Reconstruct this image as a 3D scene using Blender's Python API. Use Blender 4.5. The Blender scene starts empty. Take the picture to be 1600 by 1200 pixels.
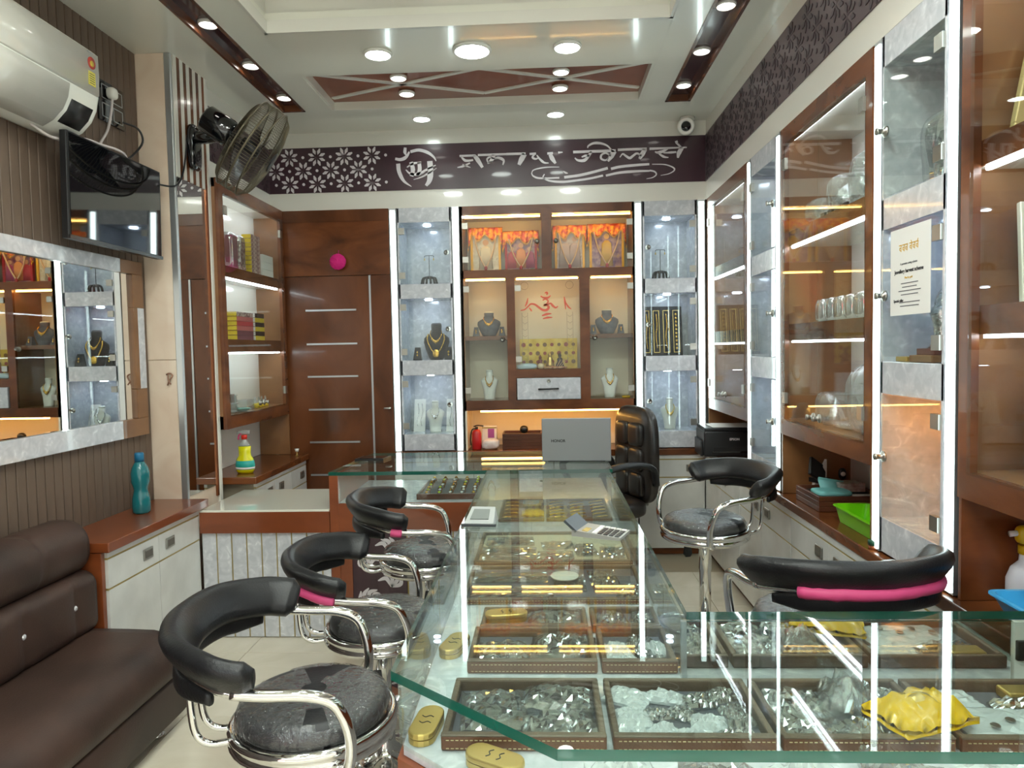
import bpy, bmesh, math, random
from mathutils import Vector, Matrix, noise

S = bpy.context.scene
COL = S.collection
PI = math.pi
random.seed(7)

# ---------------------------------------------------------------- camera
cam_d = bpy.data.cameras.new('camera')
cam_d.sensor_width = 36.0
cam_d.lens = 1100.0 / 1600.0 * 36.0
cam_d.clip_start = 0.05
cam = bpy.data.objects.new('camera', cam_d)
COL.objects.link(cam)
_yaw, _pitch, _roll = 0.0456628, 0.0493428, -0.0194736
_f = Vector((-math.sin(_yaw) * math.cos(_pitch), math.cos(_yaw) * math.cos(_pitch), -math.sin(_pitch)))
_r = Vector((math.cos(_yaw), math.sin(_yaw), 0))
_u = _r.cross(_f)
_r2 = _r * math.cos(_roll) + _u * math.sin(_roll)
_u2 = _u * math.cos(_roll) - _r * math.sin(_roll)
_m = Matrix((_r2, _u2, -_f)).transposed().to_4x4()
_m.translation = (0, 0, 1.45)
cam.matrix_world = _m
S.camera = cam

# ---------------------------------------------------------------- daylight through the open shop front, exposure
W = bpy.data.worlds.new('world')
S.world = W
W.use_nodes = True
W.node_tree.nodes['Background'].inputs['Color'].default_value = (0.86, 0.97, 1.0, 1)
W.node_tree.nodes['Background'].inputs['Strength'].default_value = 2.8
sun_d = bpy.data.lights.new('sun', 'SUN')
sun_d.energy = 2.5
sun_d.color = (1.0, 0.98, 0.93)
sun_d.angle = 0.01
sun = bpy.data.objects.new('sun', sun_d)
sun.rotation_euler = Vector((-0.35, -0.80, -0.75)).to_track_quat('-Z', 'Y').to_euler()   # lights the far side of the street
COL.objects.link(sun)
S.view_settings.view_transform = 'Standard'
S.view_settings.look = 'None'
S.view_settings.gamma = 1.0
S.view_settings.use_curve_mapping = False
S.view_settings.exposure = 1.52
S.cycles.transparent_max_bounces = 40
S.cycles.max_bounces = 8
S.cycles.glossy_bounces = 5
S.cycles.sample_clamp_indirect = 8.0
S.cycles.adaptive_threshold = 0.025
S.cycles.caustics_reflective = False
S.cycles.caustics_refractive = False
LED = 3.5       # brightness of the white strip lights
SPOT = 18.0     # brightness of the round ceiling lights

# ---------------------------------------------------------------- materials
def lin(c):
    return tuple(((v / 255.0) / 12.92 if v / 255.0 <= 0.04045 else ((v / 255.0 + 0.055) / 1.055) ** 2.4) for v in c)

def new_mat(name):
    m = bpy.data.materials.new(name)
    m.use_nodes = True
    nt = m.node_tree
    return m, nt, nt.nodes['Principled BSDF']

def P(name, c, rough=0.5, metal=0.0, coat=0.0, emit=None, estr=0.0, alpha=1.0, spec=0.5, trans=0.0, sheen=0.0):
    m, nt, b = new_mat(name)
    b.inputs['Base Color'].default_value = (*lin(c), 1)
    b.inputs['Roughness'].default_value = rough
    b.inputs['Metallic'].default_value = metal
    b.inputs['Coat Weight'].default_value = coat
    b.inputs['Coat Roughness'].default_value = 0.04
    b.inputs['Specular IOR Level'].default_value = spec
    b.inputs['Transmission Weight'].default_value = trans
    b.inputs['Sheen Weight'].default_value = sheen
    if emit:
        b.inputs['Emission Color'].default_value = (*lin(emit), 1)
        b.inputs['Emission Strength'].default_value = estr
    b.inputs['Alpha'].default_value = alpha
    return m

def N(name, c1, c2, scale=5.0, rough=0.5, metal=0.0, coat=0.0, stretch=(1, 1, 1), detail=6.0, lo=0.35, hi=0.65, bump=0.0, bscale=None, kind='noise', c3=None, spec=0.5, distort=0.0):
    """two-tone procedural: noise / voronoi flakes / wave grain, optional bump"""
    m, nt, b = new_mat(name)
    L = nt.links
    tc = nt.nodes.new('ShaderNodeTexCoord')
    mp = nt.nodes.new('ShaderNodeMapping')
    mp.inputs['Scale'].default_value = stretch
    L.new(tc.outputs['Object'], mp.inputs['Vector'])
    if kind == 'voronoi':
        t = nt.nodes.new('ShaderNodeTexVoronoi')
        t.inputs['Scale'].default_value = scale
        t.feature = 'F1'
        out = t.outputs['Color']
        sep = nt.nodes.new('ShaderNodeSeparateColor')
        L.new(out, sep.inputs['Color'])
        out = sep.outputs['Red']
    else:
        t = nt.nodes.new('ShaderNodeTexNoise')
        t.inputs['Scale'].default_value = scale
        t.inputs['Detail'].default_value = detail
        t.inputs['Distortion'].default_value = distort
        out = t.outputs['Fac']
    L.new(mp.outputs['Vector'], t.inputs['Vector'])
    r = nt.nodes.new('ShaderNodeValToRGB')
    r.color_ramp.elements[0].position = lo
    r.color_ramp.elements[0].color = (*lin(c1), 1)
    r.color_ramp.elements[1].position = hi
    r.color_ramp.elements[1].color = (*lin(c2), 1)
    if c3:
        e = r.color_ramp.elements.new(min(0.99, hi + 0.12))
        e.color = (*lin(c3), 1)
    L.new(out, r.inputs['Fac'])
    L.new(r.outputs['Color'], b.inputs['Base Color'])
    b.inputs['Roughness'].default_value = rough
    b.inputs['Metallic'].default_value = metal
    b.inputs['Coat Weight'].default_value = coat
    b.inputs['Coat Roughness'].default_value = 0.05
    b.inputs['Specular IOR Level'].default_value = spec
    if bump:
        t2 = t
        if bscale:
            t2 = nt.nodes.new('ShaderNodeTexNoise')
            t2.inputs['Scale'].default_value = bscale
            t2.inputs['Detail'].default_value = 4
            L.new(mp.outputs['Vector'], t2.inputs['Vector'])
        bp = nt.nodes.new('ShaderNodeBump')
        bp.inputs['Strength'].default_value = bump
        bp.inputs['Distance'].default_value = 0.01
        L.new(t2.outputs['Fac'] if 'Fac' in t2.outputs else out, bp.inputs['Height'])
        L.new(bp.outputs['Normal'], b.inputs['Normal'])
    return m

def glass(name, tint=(255, 255, 255), refl=1.0, rough=0.0, haze=0.0, bump=0.0, bscale=30.0, f0=0.04):
    """thin-sheet glass or film: clear pass-through plus angle-dependent mirror reflection, symmetric for both faces"""
    m = bpy.data.materials.new(name)
    m.use_nodes = True
    nt = m.node_tree
    nt.nodes.clear()
    L = nt.links
    out = nt.nodes.new('ShaderNodeOutputMaterial')
    tr = nt.nodes.new('ShaderNodeBsdfTransparent')
    tr.inputs['Color'].default_value = (*lin(tint), 1)
    gl = nt.nodes.new('ShaderNodeBsdfGlossy')
    gl.inputs['Roughness'].default_value = rough
    ge = nt.nodes.new('ShaderNodeNewGeometry')
    nrm = ge.outputs['Normal']
    if bump:
        tx = nt.nodes.new('ShaderNodeTexNoise')
        tx.inputs['Scale'].default_value = bscale
        tx.inputs['Detail'].default_value = 3
        tc = nt.nodes.new('ShaderNodeTexCoord')
        L.new(tc.outputs['Object'], tx.inputs['Vector'])
        bp = nt.nodes.new('ShaderNodeBump')
        bp.inputs['Strength'].default_value = bump
        bp.inputs['Distance'].default_value = 0.02
        L.new(tx.outputs['Fac'], bp.inputs['Height'])
        L.new(bp.outputs['Normal'], gl.inputs['Normal'])
        nrm = bp.outputs['Normal']
    dt = nt.nodes.new('ShaderNodeVectorMath')
    dt.operation = 'DOT_PRODUCT'
    L.new(ge.outputs['Incoming'], dt.inputs[0])
    L.new(nrm, dt.inputs[1])
    def mth(op, a, b=None):
        n = nt.nodes.new('ShaderNodeMath')
        n.operation = op
        for i, v in enumerate((a, b)):
            if v is None:
                continue
            if isinstance(v, (int, float)):
                n.inputs[i].default_value = v
            else:
                L.new(v, n.inputs[i])
        return n.outputs[0]
    c = mth('ABSOLUTE', dt.outputs['Value'])
    fr = mth('ADD', mth('MULTIPLY', mth('POWER', mth('SUBTRACT', 1.0, c), 5.0), 1 - f0), f0)
    fr = mth('MINIMUM', mth('MULTIPLY', fr, refl), 1.0)
    mx = nt.nodes.new('ShaderNodeMixShader')
    L.new(fr, mx.inputs['Fac'])
    base = tr.outputs['BSDF']
    if haze:
        df = nt.nodes.new('ShaderNodeBsdfDiffuse')
        df.inputs['Color'].default_value = (0.85, 0.87, 0.88, 1)
        m2 = nt.nodes.new('ShaderNodeMixShader')
        m2.inputs['Fac'].default_value = haze
        L.new(base, m2.inputs[1])
        L.new(df.outputs['BSDF'], m2.inputs[2])
        base = m2.outputs['Shader']
    L.new(base, mx.inputs[1])
    L.new(gl.outputs['BSDF'], mx.inputs[2])
    L.new(mx.outputs['Shader'], out.inputs['Surface'])
    return m

def E(name, c, strength):
    m = bpy.data.materials.new(name)
    m.use_nodes = True
    nt = m.node_tree
    nt.nodes.clear()
    o = nt.nodes.new('ShaderNodeOutputMaterial')
    e = nt.nodes.new('ShaderNodeEmission')
    e.inputs['Color'].default_value = (*lin(c), 1)
    e.inputs['Strength'].default_value = strength
    nt.links.new(e.outputs[0], o.inputs['Surface'])
    return m

M = {}
M['wood'] = N('gloss_walnut_laminate', (76, 39, 18), (130, 74, 39), 3.0, 0.26, coat=0.12, spec=0.35, stretch=(1, 1, 2.2), detail=8, lo=0.3, hi=0.72, distort=0.6)
M['wood_dark'] = N('dark_walnut_laminate', (76, 40, 20), (124, 72, 41), 2.6, 0.24, coat=0.15, spec=0.4, stretch=(1, 1, 0.6), detail=8, lo=0.3, hi=0.75, distort=0.8)
M['wood_red'] = N('reddish_teak_laminate', (112, 54, 26), (148, 78, 42), 3.0, 0.28, coat=0.4, stretch=(0.6, 0.6, 1.6), detail=8, lo=0.3, hi=0.72, distort=0.5)
M['wood_mid'] = N('warm_brown_laminate', (116, 76, 44), (148, 104, 66), 3.5, 0.3, coat=0.3, stretch=(1, 1, 1.5), lo=0.3, hi=0.7)
M['pearl'] = N('pearl_flake_laminate', (192, 195, 202), (208, 210, 216), 26, 0.18, coat=0.4, detail=8, lo=0.38, hi=0.60, c3=(232, 234, 238), distort=0.8)
M['white'] = P('white_gloss_laminate', (232, 230, 222), 0.14, coat=0.5)
M['white_warm'] = P('cream_gloss_panel', (226, 223, 214), 0.2, coat=0.4)
M['ceil'] = P('ivory_pvc_panel', (232, 230, 218), 0.16, coat=0.35)
M['cab_white'] = N('white_marbled_door', (206, 206, 202), (224, 224, 220), 4, 0.22, coat=0.4, detail=8)
M['gold_line'] = P('gold_trim', (166, 146, 84), 0.4, metal=0.4)
M['gold'] = P('polished_gold', (222, 176, 84), 0.24, metal=1.0)
M['gold_pale'] = P('pale_gold', (214, 182, 110), 0.34, metal=0.85)
M['silver'] = N('polished_silver', (190, 190, 192), (236, 236, 236), 60, 0.18, metal=1.0, bump=0.5)
M['chrome'] = P('chrome', (214, 214, 212), 0.07, metal=1.0)
M['steel'] = P('brushed_steel', (170, 168, 160), 0.32, metal=1.0)
M['alu'] = P('anodised_aluminium', (190, 194, 196), 0.3, metal=0.8)
M['rib'] = N('brown_ribbed_panel', (92, 76, 64), (116, 97, 83), 7, 0.55, stretch=(1, 1, 0.35), detail=8)
M['rib_gap'] = P('panel_groove', (52, 41, 34), 0.7)
M['tile'] = N('beige_wall_tile', (228, 204, 182), (240, 222, 202), 3.5, 0.12, coat=0.5, detail=8, distort=1.0)
M['maroon'] = N('plum_fascia', (52, 28, 38), (64, 36, 47), 3, 0.3, coat=0.25)
M['maroon_soft'] = N('plum_patterned_fascia', (78, 62, 66), (88, 70, 74), 3, 0.4)
M['plum_dark'] = P('plum_motif', (50, 36, 42), 0.4)
M['sign_white'] = P('white_cut_letter', (222, 216, 220), 0.3)
M['floor'] = N('cream_marble_tile', (206, 196, 174), (222, 213, 194), 2.2, 0.13, coat=0.4, detail=9, distort=1.6, lo=0.3, hi=0.6)
M['grout'] = P('tile_joint', (150, 140, 120), 0.7)
M['glass'] = glass('clear_glass', (250, 254, 252))
M['glass_top'] = glass('counter_glass', (247, 253, 250))
M['glass_edge'] = P('green_glass_edge', (8, 86, 72), 0.12, coat=0.4, alpha=0.94)
M['glass_edge_lt'] = P('pale_green_glass_edge', (150, 188, 176), 0.12, coat=0.6, alpha=0.6)
M['film'] = glass('clear_film', (252, 253, 254), refl=1.0, rough=0.03, haze=0.06, f0=0.42)
M['film_y'] = P('yellow_bag', (236, 186, 16), 0.22, coat=0.5, alpha=0.86)
M['mirror'] = P('mirror_silvering', (236, 236, 232), 0.01, metal=1.0)
M['led'] = E('white_led', (228, 248, 246), LED)
M['led_cab'] = E('cabinet_led', (240, 246, 255), LED * 2.6)
M['led_warm'] = E('warm_led', (255, 190, 96), LED * 2.6)
M['spot'] = E('ceiling_led_disc', (244, 255, 246), SPOT)
M['spot_dim'] = P('ceiling_light_lens', (240, 236, 226), 0.4)
M['rim'] = P('white_light_rim', (236, 234, 228), 0.4)
M['black'] = P('black_plastic', (24, 24, 26), 0.35)
M['black_gloss'] = P('black_gloss', (10, 11, 14), 0.06, coat=0.6)
M['black_matte'] = P('black_matte', (20, 20, 20), 0.7)
M['leather'] = N('black_leatherette', (16, 16, 18), (26, 26, 28), 12, 0.38, spec=0.4, bump=0.12, bscale=180)
M['sofa'] = N('dark_brown_leatherette', (42, 29, 24), (68, 48, 40), 3.2, 0.5, detail=8, bump=0.1, bscale=160)
M['velvet'] = P('black_velvet', (20, 19, 22), 0.85, sheen=0.4)
M['velvet_grey'] = P('grey_velvet', (84, 84, 92), 0.85, sheen=0.4)
M['velvet_plum'] = P('plum_grey_velvet', (92, 84, 92), 0.8, sheen=0.3)
M['leath_tray'] = N('taupe_leather_tray', (92, 76, 62), (112, 95, 80), 9, 0.45, bump=0.15, bscale=120)
M['leath_tan'] = N('tan_leather', (104, 64, 44), (122, 80, 58), 9, 0.42, bump=0.15, bscale=120)
M['stitch'] = P('thread', (206, 190, 150), 0.7)
M['tray_wood'] = N('brown_tray', (74, 42, 28), (98, 58, 40), 6, 0.35)
M['bust_white'] = P('white_bust', (232, 230, 226), 0.35)
M['bust_grey'] = N('grey_velvet_bust', (82, 82, 90), (100, 100, 106), 30, 0.8)
M['paper'] = P('paper', (236, 234, 230), 0.6)
M['pink'] = P('pink_foam', (228, 84, 140), 0.5)
M['magenta'] = P('magenta_pompom', (206, 24, 118), 0.8)

# ---------------------------------------------------------------- object helpers
OFF = {}

def _link(o, parent):
    COL.objects.link(o)
    if parent is not None:
        o.parent = parent
        OFF[o.name] = OFF.get(parent.name, Vector((0, 0, 0)))
        if o.type == 'MESH' and OFF[o.name].length > 0:
            o.data.transform(Matrix.Translation(-OFF[o.name]))
    return o

def thing(name, label, cat, loc=(0, 0, 0), rotz=0.0, group=None, local=False, kind=None):
    """an Empty at the thing's base; parts are written in world coordinates unless local"""
    o = bpy.data.objects.new(name, None)
    COL.objects.link(o)
    o.empty_display_size = 0.05
    o.location = loc
    o.rotation_euler = (0, 0, rotz)
    OFF[o.name] = Vector((0, 0, 0)) if local else Vector(loc)
    if kind:
        o['kind'] = kind
    if label:
        o['label'] = label
    if cat:
        o['category'] = cat
    if group:
        o['group'] = group
    return o

def tag(o, label, cat, group=None):
    o['label'] = label
    o['category'] = cat
    if group:
        o['group'] = group
    return o

def struct(o, label=None):
    o['kind'] = 'structure'
    if label:
        o['label'] = label
    return o

def mesh(name, v, f, mat, parent=None, smooth=False, mi=None):
    me = bpy.data.meshes.new(name)
    me.from_pydata([tuple(p) for p in v], [], f)
    for m in (mat if isinstance(mat, (list, tuple)) else [mat]):
        me.materials.append(M[m] if isinstance(m, str) else m)
    if smooth:
        me.polygons.foreach_set('use_smooth', [True] * len(me.polygons))
    if mi:
        me.polygons.foreach_set('material_index', mi)
    me.update()
    return _link(bpy.data.objects.new(name, me), parent)

def bm_obj(name, bm, mat, parent=None, smooth=False):
    me = bpy.data.meshes.new(name)
    bm.normal_update()
    bm.to_mesh(me)
    bm.free()
    for m in (mat if isinstance(mat, (list, tuple)) else [mat]):
        me.materials.append(M[m] if isinstance(m, str) else m)
    if smooth:
        me.polygons.foreach_set('use_smooth', [True] * len(me.polygons))
    return _link(bpy.data.objects.new(name, me), parent)

BF = [(0, 3, 2, 1), (4, 5, 6, 7), (0, 1, 5, 4), (1, 2, 6, 5), (2, 3, 7, 6), (3, 0, 4, 7)]

def bv(b):
    x0, x1, y0, y1, z0, z1 = b
    x0, x1 = min(x0, x1), max(x0, x1)
    y0, y1 = min(y0, y1), max(y0, y1)
    z0, z1 = min(z0, z1), max(z0, z1)
    return [(x0, y0, z0), (x1, y0, z0), (x1, y1, z0), (x0, y1, z0), (x0, y0, z1), (x1, y0, z1), (x1, y1, z1), (x0, y1, z1)]

def box(name, b, mat, parent=None, bev=0.0, seg=2):
    if not bev:
        return mesh(name, bv(b), BF, mat, parent)
    bm = bmesh.new()
    vs = [bm.verts.new(p) for p in bv(b)]
    for f in BF:
        bm.faces.new([vs[i] for i in f])
    bmesh.ops.bevel(bm, geom=bm.edges[:], offset=bev, segments=seg, affect='EDGES', profile=0.5)
    o = bm_obj(name, bm, mat, parent, smooth=False)
    return o

def boxes(name, bl, mat, parent=None):
    v, f = [], []
    for b in bl:
        n = len(v)
        v += bv(b)
        f += [tuple(i + n for i in q) for q in BF]
    return mesh(name, v, f, mat, parent)

def catmull(pts, n=6, closed=False):
    pts = [Vector(p) for p in pts]
    if len(pts) < 3 or n <= 1:
        return pts
    out = []
    k = len(pts)
    rng = range(k) if closed else range(k - 1)
    for i in rng:
        p0 = pts[(i - 1) % k] if closed or i > 0 else pts[0] * 2 - pts[1]
        p1, p2 = pts[i], pts[(i + 1) % k]
        p3 = pts[(i + 2) % k] if closed or i + 2 < k else pts[-1] * 2 - pts[-2]
        for j in range(n):
            t = j / n
            out.append(0.5 * ((2 * p1) + (p2 - p0) * t + (2 * p0 - 5 * p1 + 4 * p2 - p3) * t * t + (3 * p1 - p0 - 3 * p2 + p3) * t ** 3))
    if not closed:
        out.append(pts[-1])
    return out

def sweep_vf(pts, prof, closed=False, up=Vector((0, 0, 1)), scales=None):
    """sweep a closed 2D profile along a path (parallel transport)"""
    pts = [Vector(p) for p in pts]
    n = len(pts)
    v, f = [], []
    prev = None
    k = len(prof)
    for i, p in enumerate(pts):
        if closed:
            t = pts[(i + 1) % n] - pts[i - 1]
        else:
            t = pts[min(i + 1, n - 1)] - pts[max(i - 1, 0)]
        if t.length < 1e-9:
            t = Vector((0, 0, 1))
        t.normalize()
        if prev is None:
            a = up if abs(t.dot(up)) < 0.95 else Vector((1, 0, 0))
            nx = t.cross(a).normalized()
        else:
            nx = (prev - t * prev.dot(t))
            nx = nx.normalized() if nx.length > 1e-6 else t.orthogonal().normalized()
        prev = nx
        ny = nx.cross(t)
        sc = scales[i] if scales else 1.0
        for (a, b) in prof:
            v.append(p + nx * a * sc + ny * b * sc)
    rng = n if closed else n - 1
    for i in range(rng):
        for j in range(k):
            a, b = i * k + j, i * k + (j + 1) % k
            c, d = ((i + 1) % n) * k + (j + 1) % k, ((i + 1) % n) * k + j
            f.append((a, b, c, d))
    if not closed:
        f.append(tuple(range(k - 1, -1, -1)))
        f.append(tuple((n - 1) * k + j for j in range(k)))
    return v, f

def circ(r, n=10, sx=1.0, sy=1.0):
    return [(r * sx * math.cos(2 * PI * i / n), r * sy * math.sin(2 * PI * i / n)) for i in range(n)]

def tube(name, pts, r, mat, parent=None, seg=10, n=6, closed=False, prof=None, scales=None):
    path = catmull(pts, n, closed)
    v, f = sweep_vf(path, prof or circ(r, seg), closed, scales=scales)
    return mesh(name, v, f, mat, parent, smooth=True)

def lathe_vf(prof, c=(0, 0, 0), seg=24, axis='Z'):
    v, f = [], []
    k = len(prof)
    for i in range(seg):
        a = 2 * PI * i / seg
        for r, h in prof:
            x, y = r * math.cos(a), r * math.sin(a)
            if axis == 'Z':
                v.append((c[0] + x, c[1] + y, c[2] + h))
            elif axis == 'Y':
                v.append((c[0] + x, c[1] + h, c[2] + y))
            else:
                v.append((c[0] + h, c[1] + x, c[2] + y))
    for i in range(seg):
        for j in range(k - 1):
            a, b = i * k + j, ((i + 1) % seg) * k + j
            f.append((a, b, b + 1, a + 1) if axis != 'Y' else (a, a + 1, b + 1, b))
    f.append(tuple(i * k for i in range(seg - 1, -1, -1)))
    f.append(tuple(i * k + k - 1 for i in range(seg)))
    return v, f

def lathe(name, prof, mat, parent=None, c=(0, 0, 0), seg=24, axis='Z', smooth=True):
    v, f = lathe_vf(prof, c, seg, axis)
    o = mesh(name, v, f, mat, parent, smooth=smooth)
    return o

def cyl(name, c, r, h, mat, parent=None, seg=20, axis='Z', smooth=False):
    v, f = lathe_vf([(r, 0), (r, h)], c, seg, axis)
    o = mesh(name, v, f, mat, parent)
    if smooth or seg >= 12:
        me = o.data
        for p in me.polygons:
            p.use_smooth = len(p.vertices) == 4
    return o

def prism(name, poly, d0, d1, mat, parent=None, plane='XZ', mi_side=None):
    """polygon in a plane, extruded between d0 and d1 along the third axis"""
    def P3(a, b, d):
        return {'XZ': (a, d, b), 'YZ': (d, a, b), 'XY': (a, b, d)}[plane]
    n = len(poly)
    v = [P3(a, b, d0) for a, b in poly] + [P3(a, b, d1) for a, b in poly]
    f = [tuple(range(n)), tuple(range(2 * n - 1, n - 1, -1))]
    mi = [0, 0]
    for i in range(n):
        j = (i + 1) % n
        f.append((i, j, n + j, n + i))
        mi.append(1 if mi_side else 0)
    mats = [mat, mi_side] if mi_side else mat
    o = mesh(name, v, f, mats, parent, mi=mi if mi_side else None)
    bm = bmesh.new()
    bm.from_mesh(o.data)
    bmesh.ops.recalc_face_normals(bm, faces=bm.faces[:])
    bm.to_mesh(o.data)
    bm.free()
    return o

def dup(root, loc=None, rotz=None, label=None, group=None):
    """copy of a thing with its parts and sub-parts"""
    r = root.copy()
    COL.objects.link(r)
    if loc is not None:
        r.location = loc
    if rotz is not None:
        r.rotation_euler = (0, 0, rotz)
    if label:
        r['label'] = label
    if group:
        r['group'] = group
    OFF[r.name] = OFF.get(root.name, Vector())
    def rec(src, dst):
        for ch in list(src.children):
            c = ch.copy()
            COL.objects.link(c)
            c.parent = dst
            OFF[c.name] = OFF.get(ch.name, Vector())
            rec(ch, c)
    rec(root, r)
    return r

def like(o, parent, d=(0, 0, 0), name=None):
    """another alike piece sharing mesh data, moved by d"""
    c = bpy.data.objects.new(name or o.name.split('.')[0], o.data)
    COL.objects.link(c)
    c.parent = parent
    c.location = Vector(o.location) + Vector(d)
    return c

_txt = {}
def text(name, s, size, mat, parent, M4, ext=0.0006, bold=0.0, sx=1.0):
    """flat lettering as mesh; M4 places text XY plane"""
    cu = bpy.data.curves.new('t', 'FONT')
    cu.body = s
    cu.size = size
    cu.extrude = ext
    cu.offset = bold
    cu.align_x = 'CENTER'
    cu.align_y = 'CENTER'
    cu.resolution_u = 3
    o = bpy.data.objects.new('t', cu)
    COL.objects.link(o)
    dg = bpy.context.evaluated_depsgraph_get()
    me = bpy.data.meshes.new_from_object(o.evaluated_get(dg))
    bpy.data.objects.remove(o)
    bpy.data.curves.remove(cu)
    me.name = name
    me.transform(M4 @ Matrix.Diagonal((sx, 1, 1, 1)))
    me.materials.clear()
    me.materials.append(M[mat] if isinstance(mat, str) else mat)
    return _link(bpy.data.objects.new(name, me), parent)

def frame4(origin, xax, yax):
    x = Vector(xax).normalized()
    y = Vector(yax).normalized()
    z = x.cross(y)
    m = Matrix((x, y, z)).transposed().to_4x4()
    m.translation = origin
    return m
# ================================================================ THE SETTING
CZ = 2.97            # ceiling height
XL, XR, YB = -2.03, 1.12, 4.89   # left panelling, right cabinet face, back cabinet face

# ---- floor: joint bed and separate marble tiles
floor = struct(box('floor', (-2.2, 1.6, -1.3, 5.3, -0.06, -0.004), 'grout'), 'polished cream marble tile floor')
tile0 = None
for i in range(-6, 3):
    for j in range(0, 9):
        x0, y0 = 0.93 + 0.6 * (i - 0), -0.9 + 0.6 * j
        if x0 + 0.6 > 1.6 or x0 < -2.7:
            continue
        if tile0 is None:
            tile0 = box('tile', (0.0015, 0.5985, 0.0015, 0.5985, -0.004, 0.0), 'floor', floor, bev=0.001, seg=1)
            tile0.location = (x0, y0, 0)
        else:
            c = like(tile0, floor)
            c.location = (x0, y0, 0)
struct(box('pavement', (-8, 8, -9, -1.3, -0.2, -0.1), N('street_paving', (160, 156, 148), (178, 174, 166), 6, 0.8)), 'grey street paving outside the open shop front')

sb = struct(thing('street_building', 'shop row with a red awning across the street, seen only in reflections', None, (0, -8, 0), kind='structure'))
box('facade', (-14, 14, -8.4, -8.0, -0.1, 7.0), N('street_facade', (104, 98, 92), (130, 124, 116), 1.2, 0.8), sb)
box('shop_front', (-12, -4.0, -8.0, -7.9, -0.1, 2.2), P('pale_shop_front', (226, 222, 216), 0.6), sb)
mesh('awning', [(-12, -8.0, 2.3), (-4.0, -8.0, 2.3), (-4.0, -7.2, 2.2), (-12, -7.2, 2.2), (-12, -8.0, 3.2), (-4.0, -8.0, 3.2), (-4.0, -7.2, 2.45), (-12, -7.2, 2.45)], BF, P('red_awning', (216, 40, 44), 0.7), sb)

# ---- left wall with vertical ribs
wl = struct(box('wall_left', (-2.2, -2.05, -1.3, 5.3, 0, 3.3), 'rib_gap'), 'brown ribbed wall panelling')
slat0 = None
for k in range(37):
    y1 = 3.53 - 0.052 * k
    if slat0 is None:
        slat0 = box('slat', (-2.05, XL, y1 - 0.049, y1 - 0.002, 0.0, CZ), 'rib', wl, bev=0.002, seg=1)
    else:
        like(slat0, wl, (0, -0.052 * k, 0))
struct(box('wall_back', (-2.2, 1.6, 5.25, 5.35, 0, 3.3), 'white_warm'), 'plain back wall behind the cabinets')
struct(box('wall_right', (1.47, 1.6, -1.3, 5.3, 0, 3.3), 'white_warm'), 'plain right wall behind the cabinets')

struct(box('sun_block_slab', (-2.3, 1.7, -1.35, 5.45, 3.301, 3.42), 'white_warm'), 'added unseen slab that keeps the sun off the false ceiling')  # added out of view to stop sun leaking between the ceiling panels
# ---- tiled pillar with mirror side
pil = struct(thing('wall_pillar', 'beige tiled pillar between the panelled wall and the left display cabinet', None, (-1.95, 3.7, 0), kind='structure'))
box('core', (-2.06, -1.853, 3.54, 3.90, 0, CZ), 'tile', pil)
box('tile', (XL, -1.882, 3.53, 3.54, 0.0, 1.428), 'tile', pil, bev=0.001, seg=1)
box('tile', (XL, -1.882, 3.53, 3.54, 1.431, CZ), 'tile', pil, bev=0.001, seg=1)
box('corner_trim', (-1.881, -1.847, 3.526, 3.545, 0.0, CZ), 'alu', pil, bev=0.003, seg=1)
box('edge_trim', (-1.853, -1.838, 3.868, 3.90, 0.0, CZ), 'white', pil, bev=0.002, seg=1)
box('copper_bead', (-1.853, -1.842, 3.845, 3.866, 0.66, CZ), P('copper_bead', (150, 92, 60), 0.2, metal=0.7), pil)
box('mirror_strip', (-1.853, -1.847, 3.546, 3.843, 0.72, 2.36), 'mirror', pil)
for k in range(9):
    y0 = 3.546 + 0.033 * k
    box('stripe', (-1.853, -1.843 if k % 2 == 0 else -1.844, y0, y0 + 0.033, 2.36, CZ), 'white_warm' if k % 2 == 0 else 'wood_dark', pil)

# ---- ceiling, built from its panels
ceil = struct(thing('ceiling', 'ivory panelled false ceiling with a raised tray and brown light channels', None, (0, 2, CZ), kind='structure'))
T = CZ + 0.10
box('ceiling_panel', (-2.2, -1.615, -1.3, 5.3, CZ, T), 'ceil', ceil)
box('ceiling_panel', (-1.47, -1.30, -1.3, 4.45, CZ, T), 'ceil', ceil)
box('ceiling_panel', (-1.302, 0.627, 3.38, 3.90, CZ, T), 'ceil', ceil)
box('ceiling_panel', (-1.615, 0.627, 4.45, 5.3, CZ, T), 'ceil', ceil)
box('ceiling_panel', (0.625, 0.78, -1.3, 4.5, CZ, T), 'ceil', ceil)
box('ceiling_panel', (0.627, 1.6, 4.5, 5.3, CZ, T), 'ceil', ceil)
box('ceiling_panel', (0.937, 1.6, -1.3, 4.5, CZ, T), 'ceil', ceil)
# tray over the middle of the shop
box('tray_top', (-1.5, 0.85, -1.3, 3.6, 3.24, 3.30), 'ceil', ceil)
box('tray_lip', (-1.30, 0.625, 3.365, 3.382, CZ, 3.03), 'white_warm', ceil)
box('tray_side', (-1.32, 0.645, 3.42, 3.44, 3.02, 3.25), 'white_warm', ceil)
box('tray_side', (-1.33, -1.31, -1.3, 3.43, 3.02, 3.25), 'white_warm', ceil)
box('tray_side', (0.635, 0.655, -1.3, 3.43, 3.02, 3.25), 'white_warm', ceil)
box('tray_lip', (-1.302, -1.285, -1.3, 3.38, CZ, 3.03), 'white_warm', ceil)
box('tray_lip', (0.61, 0.627, -1.3, 3.38, CZ, 3.03), 'white_warm', ceil)
box('fan_canopy', (-0.72, -0.60, 3.08, 3.20, 3.12, 3.24), 'wood', ceil, bev=0.01)
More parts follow.
